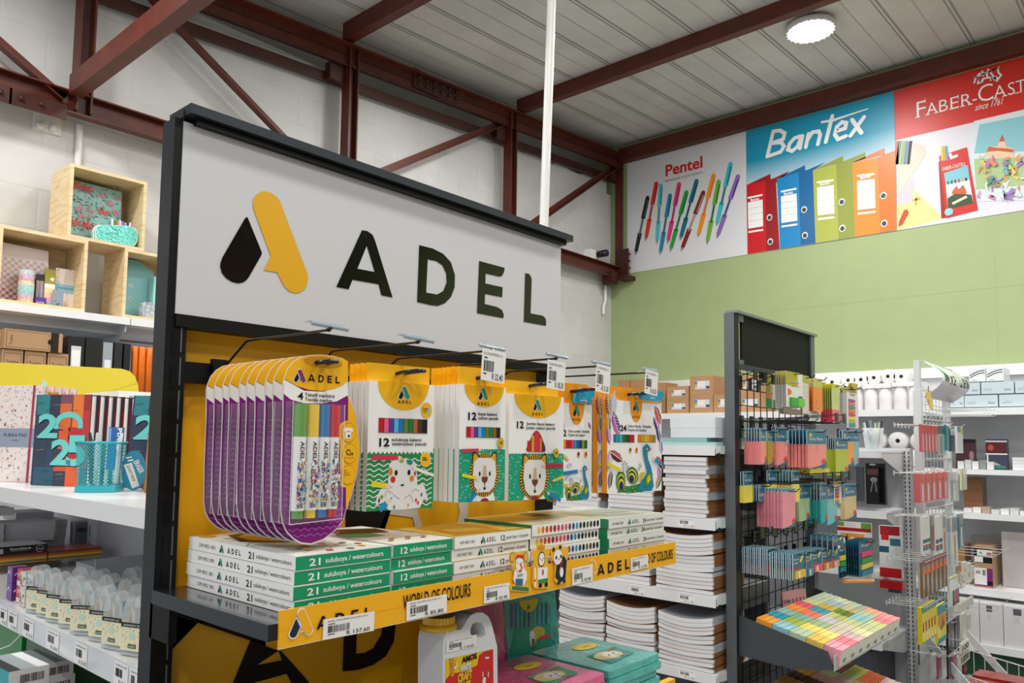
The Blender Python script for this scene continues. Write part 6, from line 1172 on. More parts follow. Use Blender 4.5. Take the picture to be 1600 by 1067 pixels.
# first row: green and orange flag packs
def stickn(t, f, W, H):
    b = MB(); b.fbox(f, 0, W, 0, H, -.0008, 0, M('#e6e4e0', .35)); b.sh(f, [(0, H*.62), (W*.12, H*.62), (W*.4, H*.58), (W*.7, H*.62), (W*.7, H), (0, H)], M('#b2a81c', .35), 1); b.tx(f, 'stick', W*.24, H*.68, H*.075, WHITE, w=W*.46, l=3, off=.06); b.tx(f, 'stickn', W*.25, H*.68, H*.07, M('#24408c', .4), w=W*.5, l=4, off=.01); b.ell(f, W*.1, H*.42, W*.22, H*.1, M('#ea6a1c', .35), 1, a0=-90, a1=90); b.tx(f, 'page flags', W*.45, H*.59, H*.03, M('#c03a5a', .4), w=W*.35, l=2); b.sh(f, [(W*.7, H*.28), (W*.75, H*.33), (W*.98, H*.34), (W*.98, H*.28)], M('#2a4a8c', .4), 2); b.build('card', t)
    b = MB(); b.fbox(f, W*.2, W*.62, H*.03, H*.27, 0, .010, M('#22a628', .35, 0, .3)); b.fbox(f, W*.62, W*.98, H*.03, H*.27, 0, .010, M('#6acb3c', .35, 0, .3)); b.build('flag_pads', t)
hookrow('page_flag_pack', (1228, 579, 1254, 635), 1211, 7, stickn, 'front card of green page flags with olive top and dark blue word', 'card of green page flags behind the front one', 'green page flag cards', 'page flags', Y1=1.24)
def olive(t, f, W, H): b = MB(); b.fbox(f, 0, W, H*.45, H, -.001, 0, M('#9a9420', .35)); b.fbox(f, 0, W, H*.3, H*.45, -.001, 0, M('#dc6a24', .35)); b.fbox(f, 0, W, 0, H*.3, -.004, .002, M('#1f8a34', .35)); b.build('card', t)
hookrow('page_flag_pack', (1198, 585, 1205, 638), 1197, 1, olive, 'narrow olive and green flag card at the left of the mesh', '', None, 'page flags'); 
def palecard(t, f, W, H): b = MB(); b.fbox(f, 0, W, 0, H, -.001, 0, M('#dfe2dc', .35)); b.rc(f, W*.15, 0, W*.9, H*.25, M('#1f8a34', .35), 1); b.build('card', t)
hookrow('page_flag_pack', (1207, 584, 1212, 638), 1206, 1, palecard, 'narrow white and green flag card left of the green flag cards', '', None, 'page flags')
def dark_b(t, f, W, H): b = MB(); b.fbox(f, 0, W, 0, H, -.02, 0, M('#8a7a6a', .4, var=.4, vscale=200)); b.build('pad', t)
hookrow('note_cube', (1224, 637, 1254, 646), 1222, 1, dark_b, 'dark underside of a pad pack below the green flag cards', '', None, 'note pad', hook=False)
def speck(c):
    def p(t, f, W, H):
        b = MB(); b.fbox(f, 0, W, 0, H, -.003, 0, M('#d8d4c8', .35)); b.rc(f, 0, H*.8, W, H, M(c, .4), 1); R = random.Random(9)
        for i in range(30): u, v = R.random()*W*.9, R.random()*H*.75; b.rc(f, u, v, u+.003, v+.002, M(R.choice(['#7a2a2a', '#b8b0a0', '#3a4a5a']), .4), 2)
        b.build('card', t)
    return p
hookrow('page_flag_pack', (1254, 586, 1264, 646), 1250, 2, speck('#b5bb4a'), 'pale speckled card between the green flags and the orange cards', 'pale speckled card behind the first', 'pale speckled cards', 'page flags')
def orange(t, f, W, H):
    b = MB(); b.fbox(f, 0, W, H*.72, H, -.001, 0, M('#c4c06a', .35)); b.fbox(f, 0, W, 0, H*.72, -.006, 0, M('#f0861c', .35, 0, .3)); R = random.Random(8)
    for i in range(16): u, v = W*(.15+.6*R.random()), H*(.04+.3*R.random()); b.rc(f, u, v, u+W*.12, v+H*.02, M(['#3a2a50', '#f0b060'][i % 2], .4), 1)
    b.build('card', t)
hookrow('page_flag_pack', (1271, 590, 1285, 642), 1262, 2, orange, 'front bright orange hanging card', 'bright orange card behind the front one', 'orange cards', 'page flags')
def whitecd(t, f, W, H): b = MB(); b.fbox(f, 0, W, 0, H, -.002, 0, M('#d4d6d6', .4)); b.rc(f, W*.2, H*.5, W*.8, H*.6, M('#9aa0a4', .4), 1); b.build('card', t)
hookrow('page_flag_pack', (1264, 642, 1282, 662), 1260, 1, whitecd, 'white card below the orange cards', '', None, 'page flags', hook=False)
def ygpink(t, f, W, H):
    b = MB(); b.fbox(f, 0, W, H*.88, H, -.001, 0, M('#c9c42a', .35)); b.fbox(f, 0, W, H*.34, H*.88, -.004, 0, M('#b5c25a', .25, 0, .5)); b.fbox(f, 0, W, 0, H*.34, -.006, .001, M('#e8485c', .3, 0, .4)); b.ln(f, [(W*.3, H*.4), (W*.35, H*.95)], .002, WHITE, 2); b.build('card', t)
hookrow('page_flag_pack', (1300, 599, 1312, 660), 1284, 6, ygpink, 'front yellow-green card with a bright pink base', 'yellow-green and pink card behind the front one', 'yellow-green and pink cards', 'page flags')
def graypk(t, f, W, H): b = MB(); b.fbox(f, 0, W, H*.85, H, -.001, 0, M('#a8a63c', .35)); b.fbox(f, 0, W, 0, H*.85, -.006, 0, M('#a7a4a6', .35, var=.2, vscale=200)); b.build('card', t)
hookrow('page_flag_pack', (1317, 605, 1323, 660), 1313, 3, graypk, 'front grey pack beside the rainbow flag card', 'grey pack behind the front grey one', 'grey packs', 'page flags')
def rainbow(t, f, W, H):
    b = MB(); b.fbox(f, 0, W, 0, H, -.001, 0, M('#dddcd8', .35)); b.rc(f, 0, H*.86, W*.9, H, M('#b8a82c', .4), 1)
    for i, c in enumerate(('#2a9aa0', '#a9b83a', '#e8d03a', '#d81f5a', '#ea6a1c', '#178a7a', '#ea5a60', '#8a3a8c')): b.prism(f, [(W*.15, H*(.03+.085*i)), (W*.6, H*(.03+.085*i)), (W*.75, H*(.065+.085*i)), (W*.6, H*(.1+.085*i)), (W*.15, H*(.1+.085*i))], 0, .003, M(c, .35))
    b.tx(f, 'flags', W*.3, H*.79, H*.03, INK, w=W*.4, l=2); b.build('card', t)
hookrow('page_flag_pack', (1323, 603, 1341, 668), 1322, 1, rainbow, 'white card with a column of rainbow coloured arrow flags', '', None, 'page flags')
hookrow('page_flag_pack', (1331, 598, 1340, 607), 1326, 3, lambda t, f, W, H: MB().fbox(f, 0, W, 0, H, -.001, 0, M('#b8a42a', .35)).build('card', t), 'front olive yellow card top above the rainbow card', 'olive yellow card top behind the first', 'olive yellow card tops', 'page flags', hook=False)
# second row
SN = 'salmon sticky note pack with blue header'
hookrow('sticky_note_pack', (1261, 671, 1291, 731), 1233, 6, sticky('#fb9490', .38), 'front salmon pink sticky note pack with a blue header card', 'salmon pink pack behind the front one in the right salmon group', 'salmon sticky notes, right group')
hookrow('sticky_note_pack', (1212, 667, 1229, 727), 1206, 3, sticky('#fb9490', .38), 'front pack of the middle salmon pink group, header twisted', 'salmon pink pack of the middle group behind its front pack', 'salmon sticky notes, middle group')
hookrow('sticky_note_pack', (1188, 669, 1197, 726), 1166, 6, sticky('#fb9490', .36), 'front pack of the left salmon pink group next to the post', 'salmon pink pack of the left group behind its front pack', 'salmon sticky notes, left group')
hookrow('sticky_note_pack', (1199, 672, 1209, 726), 1196, 3, sticky('#c9a23a', .32), 'front mustard sticky note pack between two salmon groups', 'mustard pack behind the front mustard one', 'mustard sticky notes')
hookrow('sticky_note_pack', (1305, 684, 1325, 743), 1292, 5, sticky('#b4c436', .30), 'front lime green sticky note pack with blue header', 'lime green pack behind the front lime one', 'lime sticky notes')
hookrow('sticky_note_pack', (1317, 672, 1334, 728), 1312, 2, sticky('#efa845', .32), 'front orange sticky note pack beside the lime packs', 'orange pack behind the front orange one', 'orange sticky notes')
hookrow('sticky_note_pack', (1331, 672, 1342, 728), 1330, 1, sticky('#8fbcc0', .32), 'pale blue sticky note pack at the right end of the second row', '', None)
hookrow('sticky_note_pack', (1266, 733, 1296, 742), 1240, 3, lambda t, f, W, H: MB().fbox(f, 0, W, 0, H, -.004, 0, M('#d9cf4c', .35)).build('note_pad', t), 'front yellow pad edge peeping out below the salmon packs', 'yellow pad edge behind the front one', 'yellow pads under the salmon packs', hook=False)
# third row
hookrow('sticky_note_pack', (1162, 737, 1176, 786), 1158, 2, sticky('#f2e457', .44, False), 'front pack of the left pair of yellow sticky notes', 'rear pack of the left pair of yellow sticky notes', 'left yellow sticky notes')
hookrow('sticky_note_pack', (1238, 736, 1249, 785), 1214, 6, sticky('#f2e457', .42, False), 'front yellow sticky note pack of the long yellow group', 'yellow pack behind the front of the long yellow group', 'long yellow sticky note group')
hookrow('sticky_note_pack', (1199, 735, 1214, 784), 1197, 1, sticky('#f0e052', .42, False), 'wide yellow sticky note pack at the left of the long yellow group', '', None)
hookrow('sticky_note_pack', (1186, 758, 1195, 785), 1178, 3, sticky('#1a5f8c', .9, False), 'front navy blue header card below the left yellow packs', 'navy blue header card behind the front one', 'navy blue header cards')
# fourth row
hookrow('sticky_note_pack', (1222, 765, 1243, 826), 1186, 8, sticky('#f094a6', .06), 'front rose pink sticky note pack of the fourth row', 'rose pink pack behind the front rose one', 'rose sticky notes')
hookrow('sticky_note_pack', (1247, 757, 1265, 817), 1242, 2, sticky('#b5cfa0', .38), 'front pale green sticky note pack of the fourth row', 'pale green pack behind the front one', 'pale green sticky notes')
hookrow('sticky_note_pack', (1282, 755, 1292, 819), 1263, 5, sticky('#2aa6ab', .42), 'front teal sticky note pack of the fourth row', 'teal pack behind the front teal one', 'teal sticky notes')
hookrow('sticky_note_pack', (1292, 758, 1308, 821), 1290, 1, sticky('#7ac6c4', .36), 'aqua sticky note pack at the front of the teal group', '', None)
hookrow('sticky_note_pack', (1319, 757, 1338, 812), 1316, 2, sticky('#dcc48a', .36), 'front cream sticky note pack at the right of the fourth row', 'cream pack behind the front cream one', 'cream sticky notes')
hookrow('page_flag_pack', (1303, 753, 1314, 788), 1300, 1, rainbow, 'small rainbow flag card between teal and cream packs', '', None, 'page flags')
# fifth row: page markers
def marker_card(c, c2='#c8303a'):
    def p(t, f, W, H):
        b = MB(); b.fbox(f, 0, W, 0, H, -.003, 0, M('#176a86', .35, 0, .3), {4: M('#c6dce4', .3)}); b.ln(f, [(0, 0), (0, H), (W, H), (W, 0)], .001, M('#cfe0e6', .3), 1); b.rc(f, 0, H*.36, W*.6, H*.42, M(c2, .35), 2); b.sh(f, [(W*.55, H*.66), (W*.8, H*.92), (W*.95, H*.9), (W*.7, H*.6)], M('#e8d870', .35), 2); b.tx(f, 'Pop-up', W*.06, H*.74, H*.08, WHITE, w=W*.45, l=3); b.tx(f, 'Index', W*.06, H*.6, H*.08, WHITE, w=W*.4, l=3); b.build('card', t)
        b = MB(); b.fbox(f, W*.1, W*.95, H*.03, H*.32, 0, .006, M(c, .35, 0, .3)); b.rc(FR(f.p(0, 0, .006), f.U, f.V), W*.3, H*.06, W*.5, H*.3, M('#f2e8b8', .35), 1); b.build('flag_pad', t)
    return p
X_, Y_, Z_, W_, H_ = hookrow('index_flag_card', (1239, 866, 1257, 907), 1204, 11, marker_card('#e0bf3a'), 'front index flag card with a yellow pad in the long row', 'index flag card with yellow pad behind the front one', 'yellow padded index flag cards', 'index flags', Y1=1.17)
hookrow('index_flag_card', (1199, 858, 1214, 900), 1161, 13, marker_card('#ee6a4c'), 'front index flag card with a coral pad in the long row', 'index flag card with coral pad, left half of the long row', 'coral padded index flag cards', 'index flags')
for k, (px, bk, n, c, lab) in enumerate((((1260, 862, 1269, 902), 1235, 8, '#3a8fb0', 'blue'), ((1269, 860, 1284, 896), 1245, 8, '#ec5a78', 'pink'), ((1285, 857, 1300, 892), 1262, 6, '#e88a3a', 'orange red'), ((1300, 855, 1310, 888), 1285, 4, '#ee9a8c', 'peach'), ((1302, 838, 1318, 860), 1268, 5, '#1a5a80', 'dark blue'))):
    hookrow('index_flag_card', px, bk, n, marker_card(c), f'front index flag card with a {lab} pad', f'index flag card with a {lab} pad behind its front card', f'{lab} index flag cards', 'index flags')
def tabs(cols):
    def p(t, f, W, H):
        b = MB(); b.fbox(f, 0, W, 0, H, -.001, 0, M('#1a5f7c', .35, 0, .3)); b.tx(f, 'Pop', W*.2, H*.82, H*.07, WHITE, w=W*.5, l=2); b.ell(f, W*.8, H*.9, W*.12, H*.07, M('#e2482a', .4), 2)
        for i, c in enumerate(cols): b.fbox(f, W*.15, W*.9, H*(.03+.17*i), H*(.16+.17*i), 0, .006, M(c, .35))
        b.build('card', t)
    return p
hookrow('index_flag_card', (1310, 853, 1321, 905), 1306, 1, tabs(['#20242c', '#2a8a9c', '#3aa84a', '#e8d03a']), 'narrow card of stacked coloured index tabs', '', None, 'index flags')
hookrow('index_flag_card', (1342, 846, 1364, 903), 1322, 6, tabs(['#1f8ab0', '#e6d83a', '#2a9a50', '#e83a78']), 'front card of four large index tabs, furthest right on the mesh', 'dark backed index tab card behind the front four tab card', 'large index tab cards', 'index flags')
b = MB(); p = onY(1320, 908, 1.05); q = onY(1362, 908, 1.05); b.tube([p, q], .008, M('#e08a1c', .35, 0, .4), 10); b.tube([q, q+Vector((.02, 0, 0))], .006, M('#d8d8d4', .4), 8); b.build('marker_pen', r2, label='orange tube lying at the rack edge')
for x, z in ((2.86, 1.756), (2.95, 1.752), (3.03, 1.75)): ghook(x, z, .04, True)
for k in range(6): ghook(2.87+.09*k, 1.60, .22, k > 3)
for k in range(7): ghook(2.84+.1*k, 1.36, .2, k > 2)
for k in range(6): ghook(2.86+.11*k, 1.15, .06, True)
# ---- sloping trays of sticky cubes
def tray(zb, zf, par, lab):
    T_ = M('#4a5156', .42, .3, var=.12, vscale=6)
    b = MB(); fx = FR((2.778, 1.30, 0), (0, -1, 0), (0, 0, 1)); P = [(0, zb-.145), (0, zb), (.325, zf), (.345, zf-.06), (.20, zf-.085)]
    b.prism(fx, P, 0, .004, T_); b.build('side_panel', par); f2 = FR((3.545, 1.30, 0), (0, -1, 0), (0, 0, 1)); b = MB(); b.prism(f2, P, -.004, 0, T_); b.build('side_panel', par)
    b = MB(); b.box(2.774, 3.548, .952, .956, zf-.062, zf-.012, M('#b9bec2', .4, .2)); b.build('front_lip', par, label=lab)
    b = MB(); vs = [(2.78, 1.30, zb-.06), (3.54, 1.30, zb-.06), (3.54, .956, zf-.06), (2.78, .956, zf-.06)]; b.add(vs+[(v[0], v[1], v[2]-.004) for v in vs], [(0, 1, 2, 3), (7, 6, 5, 4), (0, 4, 5, 1), (1, 5, 6, 2), (2, 6, 7, 3), (3, 7, 4, 0)], T_); b.build('floor_plate', par)
t = thing('sloping_tray', (3.16, 1.30, .6), 'grey sloping tray full of pastel sticky note cubes', 'tray'); tray(.868, .795, t, 'light grey front lip')
t2 = thing('sloping_tray', (3.16, 1.30, .3), 'lower sloping tray of dark and bright note cubes, cut by the bottom edge', 'tray'); tray(.60, .53, t2, 'light grey front lip')
R = random.Random(5)
def cube(loc, c, lab, grp, w=.072, d=.056, h=.052, tilt=0.2, k=5):
    key = (c, w, d, h)
    if key in CU:
        o = CU[key].copy(); COL.objects.link(o); o.location = loc; o['label'] = lab; o['group'] = grp; return o
    b = MB(); m1 = M(c, .5); 
    for i in range(k):
        y = -d*i/k; b.box(-w/2, w/2, y-d/k+.0006, y, 0, h-.002*(i % 2), m1, {2: M(c, .4)})
    b.box(-w/2+.001, w/2-.001, -d+.0004, -.0004, .0, h-.004, M('#e8e6dc', .6)); b.rc(FR((-w/2, -d, 0), (1, 0, 0), (0, 0, 1)), w*.3, .008, w*.7, h*.4, M('#8a9298', .5), 1)
    o = b.build('sticky_note_cube', loc=(0, 0, 0), label=lab, cat='note cube', group=grp); o.location = loc; o.rotation_euler = (math.atan2(.073, .345), 0, 0); CU[key] = o; return o
CU = {}
grid = [['#f0a030', '#8fc0cc', '#b9cfb0', '#e5c45a', '#e39aa8'], ['#1f9ab0', '#a9bc4a', '#e8dc74', '#e6dc7c', '#ea7a86'], ['#8fbcae', '#8fb8a0', '#a9bf8c', '#cfc2ac', '#cdb0b0'], ['#ea9038', '#ea7a5c', '#c9c6cc', '#d8d0b8', '#dcd8a8'], ['#dc5468', '#3f96a8', '#c9c884', '#c4cc90', '#c2c69a'], ['#c2c894', '#c9b04a', '#6a8a20', '#8fc4c8', '#c8d08c'], ['#b5c4a4', '#a4bcc0', '#c9c28c', '#a8c8a4', '#e8848c'], ['#b9ccb0', '#cdd4b0', '#b8ccaa', '#f0a888', '#f09a98']]
nm = {'#f0a030': 'bright orange'}
def cname(h):
    r, g, b_ = (int(h[i:i+2], 16) for i in (1, 3, 5))
    import colorsys
    hh, s, v = colorsys.rgb_to_hsv(r/255, g/255, b_/255); hh *= 360
    if s < .14: return 'greyish'
    for lim, n in ((18, 'coral'), (42, 'orange'), (66, 'yellow'), (95, 'lime green'), (160, 'green'), (215, 'blue'), (290, 'violet'), (345, 'pink'), (361, 'rose')):
        if hh < lim: return ('pale ' if s < .4 else '')+n
rows = ['first', 'second', 'third', 'fourth', 'fifth', 'sixth', 'seventh', 'eighth']
for c in range(8):
    for r_ in range(5):
        for q in (0,):
            x = 2.845+.0885*c; y = 1.255-.062*r_; z = .815-.2116*.062*r_ - .004
            if c == 0 and r_ == 0: pass
            cube((x, y, z-.003), grid[c][r_], f"{cname(grid[c][r_])} note cube, {rows[c]} column from left, {rows[r_]} from the back, upper tray", 'pastel note cubes in the upper tray', w=.087, d=.0612, h=.058)
for c in range(8):
    for r_ in range(5):
        cc_ = random.Random(c*7+r_).choice(['#b8402a', '#e8a02a', '#5a3a24', '#c9c040', '#e86a3a', '#d8d8a0', '#a8c060', '#7a2a2a', '#e0a8a0', '#c9b0a8'])
        cube((2.845+.0885*c, 1.255-.062*r_, .545-.2116*.062*r_), cc_, f"{cname(cc_)} note cube, {rows[c]} column from left, {rows[r_]} from the back, lower tray", 'note cubes in the lower tray', w=.087, d=.0612, h=.058)
for k in range(5):
    b = MB(); x = 3.12+.028*k; g = FR((x, 1.27-.004*k, .835), (.9, -.4, 0), (-.2, .2, 1)); b.fbox(g, 0, .05, 0, .075, -.004, 0, M('#b58a88', .4)); b.tx(g, '100', .006, .03, .014, M('#2a3050', .4), w=.035, l=1, off=.03)
    b.build('note_card', label='dusty pink card leaning at the back of the upper tray', cat='card', group='dusty pink cards at the back of the tray')
# ------------------------------------------------------------------ third gondola (white) and its end rack
WM = M('#d3d6d9', .4, 0, .2); WIR = M('#d9dcde', .25, .2, .4)
g3 = thing('gondola_shelving', (4.6, 2.2, 0), 'white slotted shelving run behind the white wire rack', 'shelving')
b = MB(); b.box(4.80, 4.83, 1.2, 3.2, 0, 1.50, M('#b9bcc0', .5, var=.05)); b.box(4.765, 4.80, 1.2, 1.235, 0, 1.50, WM)
for k in range(60):
    for y in (1.2005, 1.222): b.box(4.7638, 4.7652, y+.003, y+.010, .05+.024*k, .066+.024*k, M('#4a4d52', .4))
b.build('back_panel', g3)
def bshelf(z, x0):
    b = MB(); b.box(x0, 4.80, 1.235, 3.2, z-.012, z, SHW); b.box(x0-.002, x0+.004, 1.236, 3.2, z-.04, z-.0005, SHW); f = FR((4.80, 1.237, 0), (-1, 0, 0), (0, 0, 1)); L = 4.80-x0; b.prism(f, [(0, z-.012), (L, z-.012), (L-.0, z-.035), (.12, z-.12), (0, z-.13)], 0, .004, M('#cdd0d3', .4)); b.build('shelf', g3)
zs1 = onX(1385, 704, 4.36).z; bshelf(zs1, 4.36); zs2 = onX(1392, 800, 4.42).z; bshelf(zs2, 4.42); zs3 = onX(1395, 895, 4.42).z; bshelf(zs3, 4.42); bshelf(.50, 4.30)
# big rolls and a clear pen jar on its top shelf
def roll(c, r, h, lab, ax, nm='tissue_roll', cat='paper roll', col='#f0eff0', grp=None, core=True):
    t = thing(nm, c, lab, cat, grp); b = MB(); b.lathe(c, [(r*.25, 0), (r*.96, 0), (r, r*.06), (r, h-r*.06), (r*.96, h), (r*.25, h)], M(col, .6, bump=.2, bs=20), 24, ax); b.build('tissue', t)
    if core: MB().lathe(c, [(r*.25, h*.02), (r*.22, h*.02), (r*.22, h*.6), (0, h*.6)], M('#7d7a78', .7), 16, ax).build('core', t)
    return t
q = onX(1362, 698, 4.42); t = thing('pen_jar', (4.45, q.y, zs1), 'clear jar of pale pens on the top of the white slotted shelving', 'jar'); MB().lathe((4.45, q.y, zs1+.001), [(0, 0), (.04, 0), (.055, .12), (.052, .12), (.038, .004), (0, .004)], M('#e2eaee', .1, alpha=.4), 16).build('glass', t)
for k in range(6):
    b = MB(); an = k*1.05; b.tube([(4.45+.018*math.cos(an), q.y+.018*math.sin(an), zs1+.008), (4.45+.045*math.cos(an), q.y+.045*math.sin(an), zs1+.15+.01*(k % 2))], .006, M(['#a9c8a0', '#3a3f44', '#dfe4e6', '#8fb0c0', '#c9d8c0', '#2a2d30'][k], .3, 0, .3), 7); b.build('pen', label=f"{['pale green', 'charcoal', 'white', 'grey blue', 'sage', 'black'][k]} pen standing in the clear jar", cat='pen')
def hangcard(name, px, X, c, lab, cat, fn=None, d=.012):
    b = MB(); f, W, H = xbox(b, px, X, d, M(c, .35, 0, .3)); fn and fn(b, f, W, H); return b.build(name, label=lab, cat=cat)
def scis(b, f, W, H): b.rc(f, W*.08, H*.72, W*.7, H*.86, M('#5a3a34', .4), 1); b.ell(f, W*.35, H*.97, W*.18, H*.02, M('#c9ccd0', .4), 1); [b.sh(f, [(W*(.2+.3*k), H*.3), (W*(.27+.3*k), H*.3), (W*(.42+.06*k), H*.62), (W*(.36+.06*k), H*.62)], M('#a9acb0', .25, .7), 2) for k in (0, 1)]; b.ell(f, W*.4, H*.6, W*.17, H*.06, M('#8a8d90', .3), 1); b.rc(f, W*.65, H*.05, W*.9, H*.9, M('#050506', .3), 1)
hangcard('scissors_pack', (1353, 724, 1384, 788), 4.40, '#17171a', 'black blister pack of scissors hanging under the white shelf', 'scissors', scis, .03)
hangcard('tool_pack', (1338, 730, 1348, 783), 4.40, '#4a5058', 'dark grey pack hanging left of the scissors', 'pack', None, .03)
def red(b, f, W, H): b.rc(f, 0, 0, W, H*.18, M('#c4181f', .35), 1); b.rc(f, W*.05, H*.82, W*.95, H, M('#a81a24', .35), 1); b.rc(f, W*.5, H*.62, W*.98, H*.76, M('#3a6a80', .35), 1); b.rc(f, 0, H*.48, W*.45, H*.6, M('#1a5a6c', .35), 1); b.rc(f, W*.1, H*.72, W*.45, H*.82, M('#c4181f', .35), 1)
hangcard('note_pack', (1374, 822, 1408, 902), 4.38, '#d9dde0', 'clear hanging pack with red base and red top on the white shelving', 'pack', red, .04)
b = MB(); f, W, H = xbox(b, (1375, 908, 1410, 920), 4.38, .05, M('#c4181f', .35)); b.build('stapler_box', label='red box just below the red based pack', cat='box')
b = MB(); f, W, H = xbox(b, (1388, 921, 1408, 926), 4.38, .04, M('#2a4a58', .35)); b.build('stapler_box', label='small dark teal box under the red box', cat='box')
def kid(b, f, W, H): b.rc(f, 0, H*.84, W, H*.9, M('#a82028', .35), 1); b.rc(f, 0, H*.92, W*.2, H, M('#7a9a3a', .35), 1); b.rc(f, W*.7, H*.9, W, H, M('#6a9a3a', .35), 1); b.rc(f, W*.1, H*.6, W*.8, H*.8, M('#ea9a2a', .35), 1); [b.ell(f, W*(.25+.2*k), H*.68, W*.08, H*.06, WHITE, 2) for k in range(3)]
hangcard('sticker_pad', (1309, 816, 1362, 905), 4.2, '#e4e2de', 'white sticker pad with red band and orange print behind the mesh rack', 'sticker pad', kid)
b = MB(); b.box(4.32, 4.75, 1.3, 2.2, 0, .44, M('#474c55', .5, var=.1)); b.build('storage_bin', label='dark grey bin under the white slotted shelving', cat='bin')
# ---- white wire rack
r3 = thing('wire_rack', (5.1, 1.15, 0), 'white wire rack with a curved lettered header at the right', 'display rack')
b = MB(); b.box(4.735, 4.785, 1.13, 1.17, 0, 1.825, WM); b.box(4.74, 4.78, 1.135, 1.165, 1.825, 1.995, WM); b.build('post', r3)
b = MB(); b.box(5.40, 5.44, 1.13, 1.17, 0, 1.83, WM); b.build('post', r3)
b = MB(); n = 14; prof = [(1.13+.0-.10*math.sin(math.pi*i/n), 1.79+.205*i/n) for i in range(n+1)]; m = M('#dfe6da', .4, 0, .3)
for (y0, z0), (y1, z1) in zip(prof, prof[1:]): b.add([(4.80, y0, z0), (5.50, y0, z0), (5.50, y1, z1), (4.80, y1, z1), (4.80, y0+.003, z0), (5.50, y0+.003, z0), (5.50, y1+.003, z1), (4.80, y1+.003, z1)], [(0, 1, 2, 3), (7, 6, 5, 4), (0, 3, 7, 4), (1, 5, 6, 2)], m if z0 > 1.87 else M('#dcd6e2', .4, 0, .3), True)
def onprof(u, v): i = min(n-1, max(0, int(v*n))); k = v*n-i; return Vector((4.80+.70*u, prof[i][0]*(1-k)+prof[i+1][0]*k-.0015, prof[i][1]*(1-k)+prof[i+1][1]*k))
for j in range(10):
    v = .44+.05*j; wd = (.12, .15, .16, .15, .14, .13, .11, .1, .09, .07)[j]; b.add([onprof(.08, v), onprof(.08+wd, v), onprof(.08+wd*.95, v+.05), onprof(.08, v+.05)], [(0, 1, 2, 3)], M('#2f8f4a' if j > 3 else '#1f5a46', .4))
for k, s in enumerate('MEILER'):
    P = glyph(s, .02, 1); b.add([onprof(.27+.12*k+x*.13, .40+y*.38) - Vector((0, .001, 0)) for x, y in P[0]], P[1], INK)
b.tube([(4.80, 1.128, 1.828), (5.50, 1.128, 1.828)], .008, WIR, 6); b.tube([(4.76, 1.128, 1.995), (5.50, 1.128, 1.995)], .004, WIR, 6); b.build('curved_header', r3, label='curved pale header with green leaf and dark letters')
b = MB(); x = 4.80
while x < 5.42: b.tube([(x, 1.14, .1), (x, 1.14, 1.82)], .002, WIR, 4); x += .08
z = .15
while z < 1.82: b.tube([(4.78, 1.137, z), (5.42, 1.137, z)], .002, WIR, 4); z += .08
b.build('wire_mesh', r3)
b = MB()
for zz in (1.70, 1.665, 1.44, 1.20, 1.16): b.tube([(4.80, 1.13, zz), (5.42, 1.13, zz)], .006, WIR, 6)
b.build('hook_rail', r3)
def whook(x, z, L=.25, up=.0, two=False):
    b = MB(); b.tube([(x, 1.13, z), (x, 1.13-L, z+up), (x, 1.13-L-.015, z+up+.012)], .0019, WIR, 6)
    if two: b.tube([(x+.01, 1.13, z+.03), (x+.01, 1.13-L-.02, z+.035)], .002, WIR, 5)
    b.box(x-.006, x+.006, 1.127, 1.132, z-.012, z+.012, WIR); b.build('peg_hook', r3)
for x in (4.85, 4.95, 5.06, 5.17): whook(x, 1.69, .28, 0, True)
for x in (4.86, 5.0, 5.14, 5.28): whook(x, .92, .3); whook(x+.02, .64, .3)
# yellow tag hanging from the header
b = MB(); p = onY(1450, 612, 1.02); b.tube([p+Vector((.01, 0, .03)), p], .002, INK, 5); f = FR((p.x, 1.02, p.z), (1, 0, 0), (0, 0, 1)); P = T(f, [(1447, 613), (1450, 610), (1454, 614), (1459, 640), (1456, 641), (1449, 628)]); b.prism(f, P, -.002, 0, M('#e3c02a', .4)); b.ell(f, *T(f, [(1451, 627)])[0], .012, .012, M('#a8803a', .4), 2); b.build('hanging_tag', label='small yellow tag hanging from the curved header', cat='tag')
def wpack(name, px, Y, c, lab, cat, n=1, grp=None, step=None, fn=None, th=.012, hk=True):
    """pack on the white rack; n copies spaced in x across the image rectangle"""
    x0, y0, x1, y1 = px; ym = (y0+y1)/2; w1 = (x1-x0)/n; t = None
    for k in range(n):
        a = onY(x0+w1*k, ym, Y); c_ = onY(x0+w1*(k+.86), ym, Y); zt = onY(x0, y0, Y).z; zb = onY(x0, y1, Y).z
        if t is None:
            t = thing(name, ((a.x+c_.x)/2, Y, zb), lab if n == 1 else lab, cat, grp); f = FR((a.x, Y, zb), (1, 0, 0), (0, 0, 1)); W, H = c_.x-a.x, zt-zb; first = a.x; b = MB(); b.fbox(f, 0, W, 0, H*.96, -th, 0, M(c, .3, 0, .4)); b.build('body', t); b = MB(); (fn or (lambda b, f, W, H: b.fbox(f, W*.2, W*.8, H*.92, H, -.001, .001, WHITE)))(b, f, W, H); b.build('print', t)
        else: dup(t, (t.location.x+a.x-first, Y, zb), lab, grp)
        if hk: whook((a.x+c_.x)/2, zt-(zt-zb)*.05, 1.13-Y+.01)
    return t
def capw(c, c2=None):
    def p(b, f, W, H): b.rc(f, 0, H*.68, W, H*.96, M(c, .3), 1); c2 and b.rc(f, W*.3, H*.05, W*.6, H*.6, M(c2, .3), 2)
    return p
wpack('pen_pack', (1440, 661, 1466, 706), 1.0, '#c25a62', 'red pen pack on the upper hooks of the white rack', 'pen pack', 5, 'red pen packs on the upper hooks', fn=capw('#c83a3a', '#e8b0b0'))
wpack('pen_pack', (1465, 662, 1479, 711), 1.0, '#a9aaa8', 'grey patterned pack beside the red pen packs', 'pen pack', fn=capw('#4a5458', '#7a7f80'))
